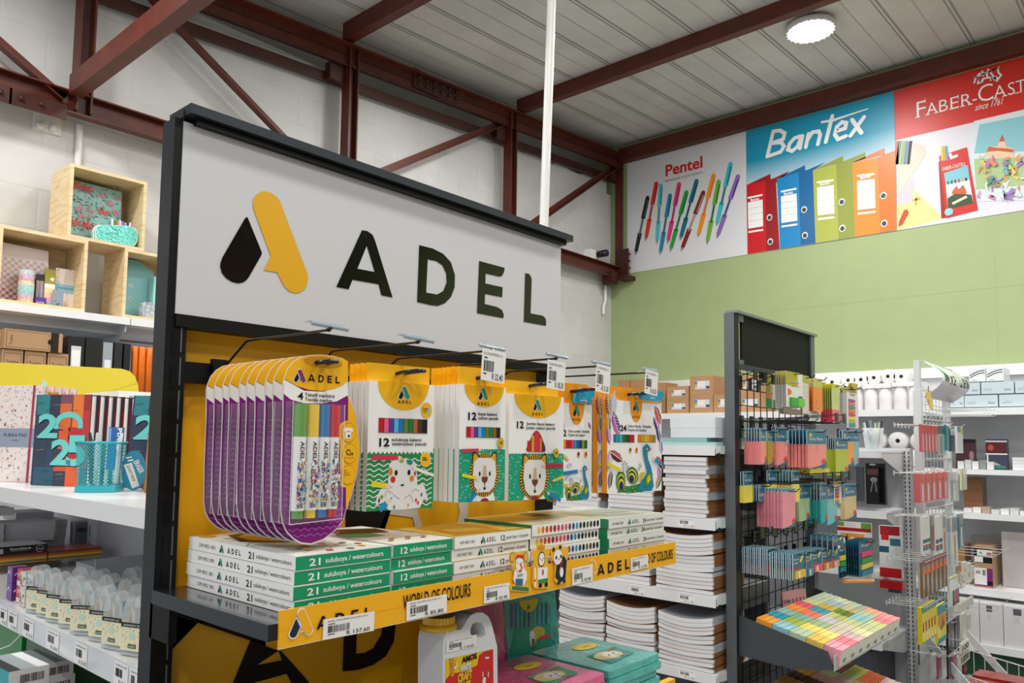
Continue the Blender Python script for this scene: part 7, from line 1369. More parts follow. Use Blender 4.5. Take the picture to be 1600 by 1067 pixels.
wpack('pen_pack', (1479, 662, 1484, 704), .99, '#17848a', 'single bright teal pen pack on the upper hooks', 'pen pack'); wpack('pen_pack', (1485, 668, 1499, 705), 1.02, '#17181a', 'black pack between the teal pen and the white card', 'pen pack', fn=capw('#d8d8d4'))
wpack('pen_pack', (1496, 664, 1506, 708), .98, '#d9dcdc', 'white card with teal corner at the right of the upper hooks', 'pen pack', fn=lambda b, f, W, H: (b.rc(f, 0, H*.75, W*.6, H*.95, M('#2a9a9c', .4), 1), b.rc(f, W*.65, H*.7, W, H*.9, M('#d8a83a', .4), 1)))
wpack('highlighter_pack', (1438, 738, 1484, 786), 1.0, '#c9656a', 'pinkish red highlighter tube pack on the second hooks', 'highlighter pack', 5, 'pinkish red highlighter packs', fn=capw('#d0504a', '#e8c8c8'), th=.03)
wpack('pen_pack', (1485, 736, 1500, 785), 1.04, '#c9ccca', 'pale pack right of the highlighter packs', 'pen pack', fn=capw('#d8dcd8', '#e8ecec')); wpack('pen_pack', (1503, 732, 1512, 766), .97, '#cfd2ca', 'small pale card with yellow edge right of the highlighters', 'pen pack', fn=lambda b, f, W, H: b.rc(f, 0, 0, W*.25, H, M('#c9b83a', .4), 1))
def pencil_w(b, f, W, H): b.rc(f, 0, H*.1, W, H*.38, M('#1a6a7c', .4), 1); b.rc(f, 0, H*.2, W, H*.24, M('#c42a2a', .4), 2); b.rc(f, 0, H*.25, W, H*.28, WHITE, 2); b.rc(f, 0, H*.34, W, H*.38, M('#1a2a4a', .4), 2)
wpack('brush_pack', (1442, 805, 1454, 868), 1.0, '#e2e0de', 'white and teal striped brush pack in the left trio', 'brush pack', 3, 'left trio of white and teal packs', fn=pencil_w)
wpack('brush_pack', (1462, 805, 1473, 868), 1.0, '#e2e0de', 'white and teal striped brush pack in the right pair', 'brush pack', 2, 'right pair of white and teal packs', fn=pencil_w)
for k, (px, c, lab) in enumerate((((1455, 802, 1461, 862), '#7a706a', 'dark brown pack between the white and teal packs'), ((1474, 803, 1479, 872), '#c0c4c4', 'pale pack with a red mark right of the white and teal pair'), ((1480, 806, 1487, 888), '#b5b9c0', 'long grey ruler pack'), ((1488, 805, 1498, 888), '#d3d6d8', 'long white ruler pack with gold motif'), ((1499, 802, 1507, 857), '#5a7a8a', 'blue grey long pack at the right of the third hooks'))):
    wpack('ruler_pack', px, 1.0+.01*k, c, lab, 'ruler pack', fn=capw('#8a8f94', ['#a03028', '#a03028', '#8a8f98', '#b89a3a', '#d9e0e4'][k]))
def brn(b, f, W, H): b.rc(f, 0, H*.85, W, H, M('#8c2a58', .4), 1); b.rc(f, 0, H*.62, W, H*.74, M('#e8603a', .4), 1); b.rc(f, W*.6, 0, W*.9, H*.62, M('#2a2420', .4), 1)
wpack('pencil_pack', (1442, 876, 1482, 936), .97, '#8a6a44', 'brown and orange pencil pack under the white and teal packs', 'pencil pack', 6, 'brown and orange pencil packs', fn=brn)
wpack('pencil_pack', (1484, 902, 1501, 950), .96, '#c9d0d0', 'pack with yellow rim and red and blue stripes', 'pencil pack', fn=lambda b, f, W, H: (b.rc(f, 0, H*.9, W, H*.96, M('#d8b82a', .4), 1), b.rc(f, W*.3, 0, W*.5, H*.5, M('#2a3a40', .4), 1), b.rc(f, W*.55, 0, W*.8, H*.5, M('#b82a2a', .4), 1), b.rc(f, W*.82, 0, W, H*.5, M('#1a6a8a', .4), 1)))
for k, px in enumerate(((1506, 878, 1512, 900), (1512, 880, 1519, 912), (1503, 895, 1510, 920), (1519, 884, 1523, 905))):
    wpack('label_card', px, .93+.01*k, '#d9d6cc', f"small white patterned card, {['upper left', 'right', 'lower left', 'rightmost'][k]} of four on the extended hook", 'card', fn=lambda b, f, W, H: b.rc(f, W*.2, H*.3, W*.6, H*.5, M('#b89a3a', .4), 1))
def ypk(b, f, W, H):
    b.rc(f, 0, H*.80, W, H*.97, M('#178a98', .35), 1); b.rc(f, 0, 0, W, H*.04, M('#178a98', .35), 1); b.rc(f, W*.2, H*.3, W*.7, H*.55, M('#8a3a2a', .4), 1)
t = None
for k in range(5):
    x0 = 4.79+.075*k*.0; pass
sx = onY(1442, 980, .99).x
f = FR((sx, .99, onY(1442, 1008, .99).z), (.35, .94, 0), (0, 0, 1))
wpack('eraser_pack', (1441, 947, 1464, 1008), .97, '#e3cc1f', 'yellow pack edge with teal top in the row of five', 'craft pack', 5, 'yellow and teal packs', fn=ypk, th=.02)
def yface(b, f, W, H): b.rc(f, 0, H*.72, W, H*.97, M('#178a98', .35), 1); b.rc(f, 0, 0, W, H*.12, M('#178a98', .35), 1); b.ell(f, W*.5, H*.55, W*.45, H*.2, M('#c9862a', .35), 2); b.sh(f, [(W*.3, H*.3), (W*.8, H*.4), (W*.6, H*.65)], M('#8a4a2a', .35), 3)
wpack('eraser_pack', (1465, 945, 1481, 1008), .968, '#e3cc1f', 'front face of the yellow and teal craft pack, rightmost of the yellow row', 'craft pack', fn=yface)
wpack('glove_pack', (1482, 973, 1504, 1024), .97, '#241e28', 'dark purple black pack right of the yellow packs', 'pack', 2, 'dark purple packs', fn=capw('#4a3a50', '#3a3040'))
for k, (px, s) in enumerate((((1503, 1006, 1517, 1022), '100'), ((1501, 1024, 1518, 1042), '1000'), ((1504, 958, 1512, 1004), ''), ((1513, 960, 1518, 985), ''), ((1500, 944, 1525, 958), ''))):
    wpack('number_card', px, .90+.008*k, '#cfccc0', ['cream card numbered one hundred', 'cream card numbered one thousand', 'long pale card above the number cards', 'small pale card beside the long one', 'wide flat price card on the lowest long hook'][k], 'card', fn=(lambda b, f, W, H: b.tx(f, s, W*.08, H*.2, H*.55, INK, w=W*.8, l=2, off=.02)))
for k, c in enumerate(('#b9bcc0', '#8a4a6a', '#dfe2e4', '#1c2a34', '#a86a8a', '#c9ccd0', '#23262c')):
    wpack('pen_pack', (1458+8*k, 1022+(k % 2)*3, 1464+8*k, 1062), 1.02, c, f"{['silver', 'plum', 'white', 'navy', 'mauve', 'light grey', 'black'][k]} long pen pack hanging just above the wire basket", 'pen pack')
b = MB()
p = lambda x, y, Y: onY(x, y, Y)
A = p(1431, 1006, 1.10); B = p(1476, 1067, .86)
for s in (0, 1):
    xx = 4.77 if s == 0 else 5.42; b = MB(); fx = FR((xx, 1.13, 0), (0, -1, 0), (0, 0, 1)); b.prism(fx, [(0, .475), (0, .42), (.36, .02), (.36, .08)], 0, .02, WM); b.build('brace', r3)
t = thing('wire_basket', (5.1, 1.0, .12), 'white wire basket at the foot of the white rack', 'basket')
zt = .30; b = MB(); x0, x1, y0, y1 = 4.82, 5.38, .58, 1.09
b.tube([(x0, y1, zt), (x0, y0, zt-.08), (x1, y0, zt-.08), (x1, y1, zt)], .004, WIR, 6, closed=True)
for i in range(17): x = x0+(x1-x0)*i/16; b.tube([(x, y1, zt), (x, y1, .08), (x, y0+.06, .05), (x, y0, zt-.08)], .0025, WIR, 5)
for i in range(1, 9): y = y0+(y1-y0)*i/9; z = zt-.08*(1-i/9); b.tube([(x0, y, z), (x0, y, .06), (x1, y, .06), (x1, y, z)], .0025, WIR, 5)
b.build('wire_frame', t)
for k in range(5): 
    b = MB(); b.box(4.84+.105*k, 4.935+.105*k, 0.72, 1.0, .092, .20+.01*(k % 2), M('#a8342a', .3, 0, .5, var=.4, vscale=40)); b.build('snack_pack', label=f"red wrapped pack lying in the wire basket, {rows[k]} from the left", cat='pack', group='red packs in the wire basket')
# ------------------------------------------------------------------ long wall shelving on the green wall
XF = 6.15
ws = thing('wall_shelving', (6.4, 2.3, 0), 'long white wall shelving under the green wall', 'shelving')
b = MB(); b.box(6.6, 6.645, .2, 4.3, 0, 2.08, M('#c6c8cb', .5, var=.05)); b.box(6.595, 6.6, .2, 4.3, 1.79, 2.07, M('#e8e8ea', .5)); b.box(6.55, 6.645, .2, 4.3, 2.04, 2.12, SHW); b.build('back_panel', ws)
for z, x0, th in ((1.786, XF, .05), (1.358, XF+.05, .035), (1.058, XF, .04), (.565, XF-.1, .05), (.22, XF-.2, .05)):
    b = MB(); b.box(x0, 6.59, .2, 4.44, z-.015, z, SHW); b.box(x0-.002, x0+.006, .2, 4.44, z-th, z-.0005, SHW); b.build('shelf', ws)
b = MB(); b.box(6.0, 6.6, .2, 4.2, 0, .165, M('#1f4a2e', .5)); b.build('plinth', ws, label='dark green plinth')
def wcarton(px, lab, z0, z1, two=None):
    b = MB(); K = M('#b98f66', .6, var=.05); f, W, H = xbox(b, px, XF+.05, .3, K, z0=z0, z1=z1)
    b.rc(f, W*.22, H*.3, W*.85, H*.74, M('#cfd6dc', .4), 1); b.rc(f, W*.34, H*.40, W*.66, H*.72, M('#ece4e2', .4), 2); b.rc(f, W*.22, H*.42, W*.32, H*.55, M('#d8b030', .4), 2); b.rc(f, W*.22, H*.56, W*.32, H*.72, M('#4a8a9c', .4), 2); b.rc(f, W*.7, H*.32, W*.85, H*.46, M('#3a4a60', .4), 2); b.build('carton', label=lab, cat='carton', group='brown labelled cartons on the wall shelf')
z0 = 1.7865
wcarton((1042, 625, 1076, 645), 'labelled brown carton, bottom of the left pair', z0, z0+.122); wcarton((1042, 604, 1076, 625), 'labelled brown carton, top of the left pair', z0+.1225, z0+.245)
wcarton((1078, 617, 1114, 645), 'labelled brown carton, bottom of the taller middle pair', z0, z0+.160); wcarton((1078, 587, 1114, 617), 'labelled brown carton, highest of all, on the middle pair', z0+.1605, z0+.328)
wcarton((1115, 617, 1148, 645), 'labelled brown carton partly behind the grey post', z0, z0+.160); wcarton((1152, 617, 1190, 645), 'labelled brown carton seen through the mesh, lower', z0, z0+.150); wcarton((1154, 590, 1188, 617), 'labelled brown carton seen through the mesh, upper', z0+.1505, z0+.31)
for k, px in enumerate(((1012, 598, 1040, 645), (985, 593, 1010, 645), (965, 594, 984, 645))):
    b = MB(); xbox(b, px, XF+.12, .22, M('#b08558', .6, var=.05), z0=z0); b.build('carton', label=f"plain brown carton, {['nearest', 'second', 'furthest'][k]} of three left of the labelled cartons", cat='carton')
def tp(px, z0, lab, rows_=2, cols=2):
    t = thing('tissue_pack', onX(px[0], px[3], XF+.08), lab, 'tissue pack', 'wrapped tissue packs'); y0 = onX(px[0], px[3], XF+.08).y; y1 = onX(px[2], px[3], XF+.08).y; zt = onX(px[0], px[1], XF+.08).z; r = (y0-y1)/cols/2
    for i in range(cols):
        b = MB(); yc = y0-r*(2*i+1); h = zt-z0; b.lathe((XF+.08+r, yc, z0), [(0, 0), (r*.95, 0), (r*.97, h*.6), (r*.9, h*.8), (r*.6, h*.97), (0, h)], M('#f2eff0', .35, 0, .3, bump=.3, bs=30), 16); b.build('roll', t)
    b = MB(); b.box(XF+.08, XF+.30, y1, y0, zt-.02, zt+.015, M('#f6f4f4', .3, 0, .3, bump=.8, bs=30)); b.build('wrapping', t)
for k, px in enumerate(((1300, 603, 1347, 640), (1348, 603, 1393, 640), (1394, 600, 1440, 640), (1258, 605, 1299, 640), (1212, 606, 1257, 640))):
    tp(px, z0, f"white plastic wrapped pair of tissue rolls, {['third', 'fourth', 'fifth', 'second', 'first'][k]} from the left on the wall shelf")
for k, (x, y) in enumerate(((1365, 590), (1387, 588), (1345, 593), (1325, 594), (1300, 597), (1408, 588))):
    q = onX(x, y, XF+.1); roll((XF+.1, q.y, q.z), .055, .12, f"small white tissue roll lying end-on, number {['one', 'two', 'three', 'four', 'five', 'six'][k]} above the wrapped packs", (1, 0, 0), core=k < 2, grp='small rolls on top of the wrapped packs')
def lbox(px, X, d, c, lab, cat, name, z0=None, z1=None, fn=None, grp=None):
    b = MB(); f, W, H = xbox(b, px, X, d, M(c, .4, 0, .15), z0=z0, z1=z1); fn and fn(b, f, W, H); b.build(name, label=lab, cat=cat, group=grp)
BL2 = '#c3d3da'
def sm(b, f, W, H): b.tx(f, 'LASTING', W*.08, H*.3, H*.2, M('#8a9aa4', .5), w=W*.25, l=1); b.tx(f, 'Banner', W*.72, H*.3, H*.22, M('#4a5a64', .5), w=W*.2, l=1); b.rc(f, 0, 0, W, H*.08, M('#2a4a5c', .4), 1)
zr = 1.7865
for k, (a, c) in enumerate(((1483, 1506), (1507, 1559), (1561, 1620))): lbox((a, 613, c, 632), XF+.03, .28, BL2, f"long pale blue box in the lower row on the wall shelf, {['left', 'middle', 'right'][k]} one", 'box', 'envelope_box', z0=zr, z1=zr+.088, fn=sm)
for k, (a, c) in enumerate(((1489, 1531), (1533, 1584), (1586, 1640))): lbox((a, 593, c, 611), XF+.03, .28, BL2, f"long pale blue box in the upper row on the wall shelf, {['left', 'middle', 'right'][k]} one", 'box', 'envelope_box', z0=zr+.089, z1=zr+.178, fn=sm)
def arc(b, f, W, H): 
    for r_, wd in ((.34, .006), (.5, .006)): b.ln(f, [(W*(.05+.9*i/10), H*(r_+.32*math.sin(math.pi*i/10*.55))) for i in range(11)], wd, M('#1f2c3a', .4), 1)
    b.tx(f, 'navigator', W*.15, H*.12, H*.08, INK, w=W*.35, l=1); b.rc(f, 0, 0, W, H*.06, M('#1f2c3a', .4), 1)
for k, (a, c) in enumerate(((1514, 1540), (1541, 1568))): lbox((a, 574, c, 593), XF+.05, .25, '#dfe4e6', f"white box with a dark double arc, {['left', 'right'][k]} of the two above the blue boxes", 'box', 'paper_box', z0=zr+.179, z1=zr+.28, fn=arc)
z2 = 1.3585
ya = onX(1402, 669, 6.22).y
for k, (dy, dz, nm_) in enumerate(((.075, .068, 'lower left'), (-.075, .068, 'lower right'), (0.0, .195, 'upper middle'), (.15, .195, 'upper left'), (-.15, .195, 'upper right'))):
    roll((6.22, ya+dy, z2+dz), .067, .14, f"large white paper roll beside the white post, {nm_} of its pyramid", (1, 0, 0), grp='large rolls on the second wall shelf')
lbox((1493, 686, 1524, 716), XF+.2, .03, '#4a2430', 'dark maroon photo box leaning on the second wall shelf', 'box', 'photo_box', z0=z2+.001, fn=lambda b, f, W, H: (b.ell(f, W*.8, H*.45, W*.12, H*.15, M('#a87a8a', .4), 1), b.rc(f, 0, H*.88, W, H, M('#2a2a30', .4), 2)))
def fr_(b, f, W, H): b.rc(f, W*.03, H*.5, W*.97, H*.92, M('#5a1f24', .3), 1); b.ell(f, W*.25, H*.72, W*.13, H*.1, M('#b8502a', .4), 2); b.rc(f, 0, H*.9, W, H*.95, M('#e0e0e0', .4), 2); b.rc(f, 0, H*.49, W, H*.53, WHITE, 3); b.rc(f, W*.06, 0, W*.12, H*.5, WHITE, 3); b.rc(f, W*.16, H*.05, W*.9, H*.12, M('#2a8a70', .4), 2); b.sh(f, [(W*.16, H*.25), (W*.4, H*.25), (W*.7, H*.14), (W*.16, H*.14)], M('#a8b4c0', .4), 2)
lbox((1540, 686, 1574, 731), XF+.12, .06, '#3a4258', 'dark picture box with white frame and green base on the second wall shelf', 'box', 'photo_box', z0=z2+.001, fn=fr_)
for k in range(4): lbox((1582, 716, 1625, 729), XF+.1, .25, '#ececee', f"flat white pack on the second wall shelf, {['bottom', 'second', 'third', 'top'][k]} of the right pile", 'pack', 'paper_pack', z0=z2+.001+.022*k, z1=z2+.022*(k+1))
R = random.Random(2)
for k in range(5): y = 1.26-.045*k*1.0; bb = MB(); bb.box(XF+.08, XF+.28, y-.04, y, z2+.001, z2+.055+.01*(k % 2), M(['#d8dcdc', '#c4ccc8', '#e2e4e4', '#8a9494', '#dfe0dc'][k], .25, 0, .5, bump=.4)); bb.build('clear_pack', label=f"small crinkled pale pack below the maroon box, {rows[k]} from the left", cat='pack', group='crinkled packs on the second wall shelf')
z3 = 1.0585
lbox((1506, 746, 1535, 789), XF+.15, .15, '#7a5236', 'brown carton with two white labels on the third wall shelf', 'carton', 'carton', z0=z3+.001, fn=lambda b, f, W, H: (b.rc(f, W*.1, H*.02, W*.55, H*.12, WHITE, 1), b.rc(f, W*.68, H*.02, W*.92, H*.12, WHITE, 1), b.rc(f, 0, H*.22, W, H*.24, M('#a8602a', .4), 1)))
for k in range(9): y = 1.22-.055*k; bb = MB(); bb.box(XF+.03, XF+.25, y-.05, y, z3+.001, z3+.030+.008*(k % 3), M(['#d8dade', '#e8e6e2', '#b9a08c', '#d0d4d6', '#efefef'][k % 5], .2, 0, .6, bump=.5)); bb.build('clear_pack', label=f"shiny flat pack at the edge of the third wall shelf, {(rows+['ninth'])[k]} from the left", cat='pack', group='shiny flat packs on the third wall shelf')
z4 = .5655
K3 = '#b08d68'
def l1(b, f, W, H): b.rc(f, W*.02, H*.12, W*.98, H*.88, M('#1c1c20', .4), 1); b.rc(f, W*.05, H*.15, W*.5, H*.45, M('#e4e4e4', .4), 2); b.rc(f, W*.2, H*.5, W*.98, H*.82, M('#dfe2d8', .4), 2); b.rc(f, W*.7, H*.55, W*.95, H*.7, M('#a8203c', .4), 3); b.ell(f, W*.4, H*.65, W*.06, H*.06, M('#3a8a3a', .4), 3)
def l2(b, f, W, H): b.rc(f, W*.03, H*.08, W*.98, H*.88, M('#e6e4e2', .4), 1); b.rc(f, W*.68, H*.08, W*.98, H*.88, M('#7a1f6a', .4), 2); b.rc(f, W*.03, H*.06, W*.98, H*.12, M('#7a1f6a', .4), 3); b.rc(f, W*.68, H*.12, W*.98, H*.3, INK, 3); barcode(b, f, W*.45, H*.55, W*.18, H*.25, 6, 3, 1); b.rc(f, W*.1, H*.6, W*.35, H*.75, M('#9a9a9e', .4), 2)
lbox((1522, 890, 1552, 920), XF-.05, .28, K3, 'lower kraft carton with a purple and white label', 'carton', 'carton', z0=z4+.001, z1=z4+.148, fn=l2); lbox((1521, 864, 1551, 890), XF-.05, .28, K3, 'upper kraft carton with a red, white and black label', 'carton', 'carton', z0=z4+.149, z1=z4+.275, fn=l1)
lbox((1496, 855, 1508, 912), XF, .2, '#a07850', 'kraft carton partly behind the hanging white cards', 'carton', 'carton', z0=z4+.001, z1=z4+.27)
lbox((1566, 833, 1640, 918), XF+.1, .04, '#bdb9b8', 'large plain grey board leaning on the fourth wall shelf at the right edge', 'board', 'backing_board', z0=z4+.001)
lbox((1518, 838, 1565, 870), XF+.35, .03, '#a9a3a0', 'pale grey panel standing behind the kraft cartons', 'board', 'backing_board', z0=z4+.001)
z5 = .2205
for k, (a, c) in enumerate(((1495, 1530), (1531, 1567), (1568, 1620))):
    def lw(b, f, W, H): b.rc(f, W*.3, H*.78, W*.55, H*.93, M('#5a5a60', .5), 1); b.rc(f, W*.33, H*.6, W*.5, H*.74, M('#c8c8cc', .5), 1); b.rc(f, 0, H*.96, W, H, M('#f6f6f6', .4), 1)
    lbox((a, 935, c, 1000), XF-.18, .4, '#d6d6d9', f"big white box with a small dark print, {['left', 'middle', 'right'][k]} on the lowest wall shelf", 'box', 'storage_box', z0=z5+.001, z1=z5+.27, fn=lw)
# banners on the green wall
XB = 6.645
fb = FR((XB, 0, 0), (0, -1, 0), (0, 0, 1)); K = .0012
zb_ = 3.256; zt_ = 1.5+.4405*6.65-.012
yA = onX(980, 340, XB).y; yB = onX(1166.5, 300, XB).y; yC = onX(1399.5, 250, XB).y; yD = yC-1.17
def ban(name_y0, y1, lab, m, cat='banner', nm='wall_banner'):
    t = thing(nm, (XB, (name_y0+y1)/2, zb_), lab, cat); b = MB(); b.box(XB-.0, XB+.004, y1+.001, name_y0-.001, zb_, zt_, m); b.build('board', t); return t
def Q(pts): return T(fb, pts)
def PB(pts, ox, oy, s): return T(fb, C(ox, oy, s, pts))
t = ban(yA, yB, 'white wall banner with a red brand word and a fan of coloured pens', M('#d9dadd', .4)); b = MB(); G_ = K
(a, c) = PB([(305, 290), (598, 218)], 980, 220, 5.081); RDM = M('#cf1a20', .4); b.tx(fb, 'Pentel', a[0], a[1]+.01, .115, RDM, w=c[0]-a[0], l=1, g=G_, off=.025)
a, c = PB([(303, 330), (600, 258)], 980, 220, 5.081); b.tx(fb, 'REIMAGINE YOUR WORLD', a[0], a[1], .022, M('#4a4a50', .5), w=c[0]-a[0], l=1, g=G_)
for top, bot, c1, c2 in (((165, 437), (63, 912), '#23302f', '#4a5554'), ((234, 324), (145, 800), '#d8321f', '#a82418'), ((268, 340), (236, 822), '#4fc0cc', '#1c8a96'), ((343, 418), (260, 910), '#1f86a8', '#126080'), ((415, 328), (320, 822), '#d83a7a', '#a82458'), ((475, 393), (340, 885), '#2c9c48', '#1a6a2c'), ((555, 303), (418, 796), '#17707e', '#104a5c'), ((610, 396), (427, 880), '#7a2c22', '#b08a84'), ((690, 260), (560, 770), '#ee9220', '#e07a14'), ((730, 308), (632, 828), '#6fae3c', '#2a6a34'), ((824, 168), (708, 682), '#3fbcc4', '#12707c'), ((885, 268), (710, 780), '#8a6ab0', '#4a3a80')):
    (u0, v0), (u1, v1) = PB([top, bot], 980, 220, 5.081); L = math.hypot(u1-u0, v1-v0); d = ((u1-u0)/L, (v1-v0)/L); n_ = (-d[1], d[0]); wd = .052
    pt = lambda t_, s: (u0+d[0]*L*t_+n_[0]*wd*s, v0+d[1]*L*t_+n_[1]*wd*s)
    b.sh(fb, [pt(0, -.2), pt(.02, -.45), pt(.38, -.5), pt(.38, .5), pt(.04, .5), pt(0, .2)], M(c1, .35), 1, G_); b.sh(fb, [pt(.38, -.42), pt(.62, -.42), pt(.62, .42), pt(.38, .42)], M('#c9cdd0', .3), 1, G_); b.sh(fb, [pt(.38, -.2), pt(.66, -.2), pt(.66, .2), pt(.38, .2)], M(c2, .35), 2, G_)
    b.sh(fb, [pt(.62, -.5), pt(.92, -.42), pt(1, 0), pt(.92, .42), pt(.62, .5)], M(c1, .35), 1, G_); b.sh(fb, [pt(.06, .1), pt(.34, .1), pt(.36, .38), pt(.08, .38)], M(c2, .35), 2, G_); b.sh(fb, [pt(.93, -.25), pt(1, 0), pt(.93, .25)], M('#8a8d90', .3), 3, G_)
b.build('print', t)
# blue banner with binders
def gradmat(z0, z1):
    m = bpy.data.materials.new('printed_blue_fade'); m.use_nodes = True; nt = m.node_tree; bb = nt.nodes['Principled BSDF']; bb.inputs['Roughness'].default_value = .4; L = nt.links.new
    tc = nt.nodes.new('ShaderNodeTexCoord'); sp = nt.nodes.new('ShaderNodeSeparateXYZ'); mr = nt.nodes.new('ShaderNodeMapRange'); mr.inputs[1].default_value = z0; mr.inputs[2].default_value = z1; r = nt.nodes.new('ShaderNodeValToRGB')
    r.color_ramp.elements[0].color = rgb('#e6eef2'); r.color_ramp.elements[1].color = rgb('#0c96b8'); r.color_ramp.elements[1].position = .7; L(tc.outputs['Object'], sp.inputs[0]); L(sp.outputs[2], mr.inputs[0]); L(mr.outputs[0], r.inputs[0]); L(r.outputs[0], bb.inputs['Base Color']); return m
t = ban(yB, yC, 'blue wall banner with white brand word above four coloured lever arch files', gradmat(.48, 1.02)); b = MB(); PQ = lambda pts: PB(pts, 1160, 140, 4.104)
WB = M('#f0f2f2', .4)
LYR = [1]
def stroke(pts, wd=.034, l=1):
    l = LYR[0] = LYR[0]+.45
    P = PQ(pts); b.ln(fb, P, wd, WB, l, G_); [b.ell(fb, u, v, wd/2, wd/2, WB, l+.6+.5*k, G_, n=12) for k, (u, v) in enumerate(P[::len(P)-1])]
stroke([(198, 268), (160, 430)]); stroke([(198, 268), (240, 262), (272, 280), (262, 318), (185, 345)]); stroke([(185, 345), (250, 338), (268, 365), (245, 400), (160, 430)])
stroke([(368, 300), (335, 312), (305, 345), (292, 385), (320, 395), (355, 365), (378, 305)]); stroke([(386, 298), (370, 378)])
stroke([(425, 285), (408, 370)]); stroke([(415, 330), (450, 275), (490, 268), (500, 290), (485, 352)])
stroke([(578, 170), (536, 338)]); stroke([(512, 210), (600, 195)], .022); b.sh(fb, PQ([(590, 186), (805, 120), (812, 124), (595, 200)]), WB, 2, G_)
stroke([(600, 270), (660, 250), (668, 215), (640, 210), (608, 240), (595, 290), (615, 320), (665, 300)]); stroke([(705, 195), (765, 280)]); stroke([(782, 178), (695, 298)])
for c1, c2, face, side, back, lb, rings in (('#c8141f', '#96101a', [(28, 612), (148, 585), (155, 1040), (35, 1045)], [(148, 585), (215, 565), (240, 1010), (155, 1035)], [[(28, 612), (180, 540), (182, 580)], [(182, 578), (305, 520), (225, 600)]], [(35, 690), (130, 670), (135, 905), (40, 920)], [(175, 820), (180, 975)]),
                                      ('#1286c4', '#0d639a', [(222, 572), (362, 530), (375, 995), (243, 1012)], [(362, 530), (452, 505), (470, 970), (375, 992)], [[(225, 570), (402, 485), (405, 522)], [(405, 520), (535, 465), (450, 520)]], [(247, 650), (348, 630), (355, 870), (252, 885)], [(397, 770), (402, 935)]),
                                      ('#a9b24a', '#8f983c', [(452, 520), (602, 478), (618, 955), (472, 975)], [(602, 478), (705, 445), (725, 930), (618, 952)], [[(455, 515), (645, 425), (648, 462)], [(650, 460), (788, 402), (790, 440), (705, 470)]], [(478, 590), (585, 575), (592, 825), (485, 838)], [(638, 720), (642, 890)]),
                                      ('#ee8a2c', '#d8742a', [(706, 470), (868, 435), (885, 905), (725, 930)], [(868, 435), (985, 388), (990, 880), (885, 905)], [[(706, 468), (912, 375), (915, 415)]], [(735, 548), (848, 535), (855, 790), (740, 803)], [(905, 680), (910, 858)])):
    for p_ in back: b.sh(fb, PQ(p_), M(c2, .4), 2, G_)
    fl = lambda P: P[:2]+[(P[2][0], zb_+.002), (P[3][0], zb_+.002)]
    b.sh(fb, fl(PQ(face)), M(c1, .4), 3, G_); b.sh(fb, fl(PQ(side)), M(c2, .4), 3, G_)
    x0, y0 = lb[0]; x1, y1 = lb[1]; x2, y2 = lb[2]; x3, y3 = lb[3]
    def bl(s, e): return [(x0+(x3-x0)*s, y0+(y3-y0)*s), (x1+(x2-x1)*s, y1+(y2-y1)*s), (x1+(x2-x1)*e, y1+(y2-y1)*e), (x0+(x3-x0)*e, y0+(y3-y0)*e)]
    b.sh(fb, PQ(bl(0, .05)), WHITE, 4, G_); b.sh(fb, PQ(bl(.15, .88)), WHITE, 4, G_); b.sh(fb, PQ(bl(.95, 1)), WHITE, 4, G_)
    for s in (.33, .5, .68): b.sh(fb, PQ(bl(s, s+.008)), M('#b9bcc0', .4), 5, G_)
    a, c = PQ([(x0+(x1-x0)*.2, y0+28), (x1-(x1-x0)*.2, y1+28)]); b.tx(fb, 'Bantex', a[0], a[1], .024, WHITE, w=c[0]-a[0], l=5, g=G_, off=.03)
    for rg in rings: u, v = PQ([rg])[0]; b.ell(fb, u, v, .026, .030, M('#e2e4e4', .3), 4, G_); b.ell(fb, u, v-.002, .018, .020, M('#3a3e40', .4), 5, G_)
b.build('print', t)
# red banner
t = ban(yC, yD, 'red topped wall banner with white serif brand name and a printed pencil box', M('#dcdae4', .4)); b = MB(); PR = lambda pts: PB(pts, 1390, 60, 3.557)
RB = M('#cf2414', .4); lims = yC, yD
vz = PR([(38, 565)])[0][1]; b.rc(fb, -yC+.001, vz, -yD-.001, zt_-.001, RB, 1, G_)
def sc(s, p0, h, w_, L=2, serif=.14):
    u, v = PR([p0])[0]; b.tx(fb, s, u, v, h, WHITE, w=w_, l=L, g=G_, off=-.005)
    return u, v
A_, B2_ = PR([(152, 445), (205, 432)])
v = PR([(150, 443)])[0][1]
for s, h, x0, x1 in (('F', .138, 152, 203), ('A', .102, 206, 268), ('B', .102, 278, 326), ('E', .102, 341, 388), ('R', .102, 402, 458), ('-', .102, 464, 488), ('C', .138, 496, 580), ('A', .102, 584, 652), ('S', .102, 664, 702), ('T', .102, 708, 764), ('E', .102, 776, 826)):
    x = PR([(x0, 440)])[0][0]; w_ = PR([(x1, 440)])[0][0]-x; w_ = min(w_, -yD-x-.01)
    if w_ < .02: continue
    b.tx(fb, s, x, v, h, WHITE, w=w_, l=2, g=G_, off=-.008)
    if s in 'FAERT': b.rc(fb, x-.008, v, x+.024, v+.007, WHITE, 3, G_)
    if s in 'AR': b.rc(fb, x+w_-.024, v, x+w_+.008, v+.007, WHITE, 3, G_)
    if s in 'FET': b.rc(fb, x+w_-.006, v+h-.028, x+w_, v+h, WHITE, 3, G_)
a, c = PR([(475, 403), (623, 372)]); b.tx(fb, 'since 1761', a[0], a[1], .052, WHITE, w=c[0]-a[0], l=2, g=G_, sh=.25, off=-.005)
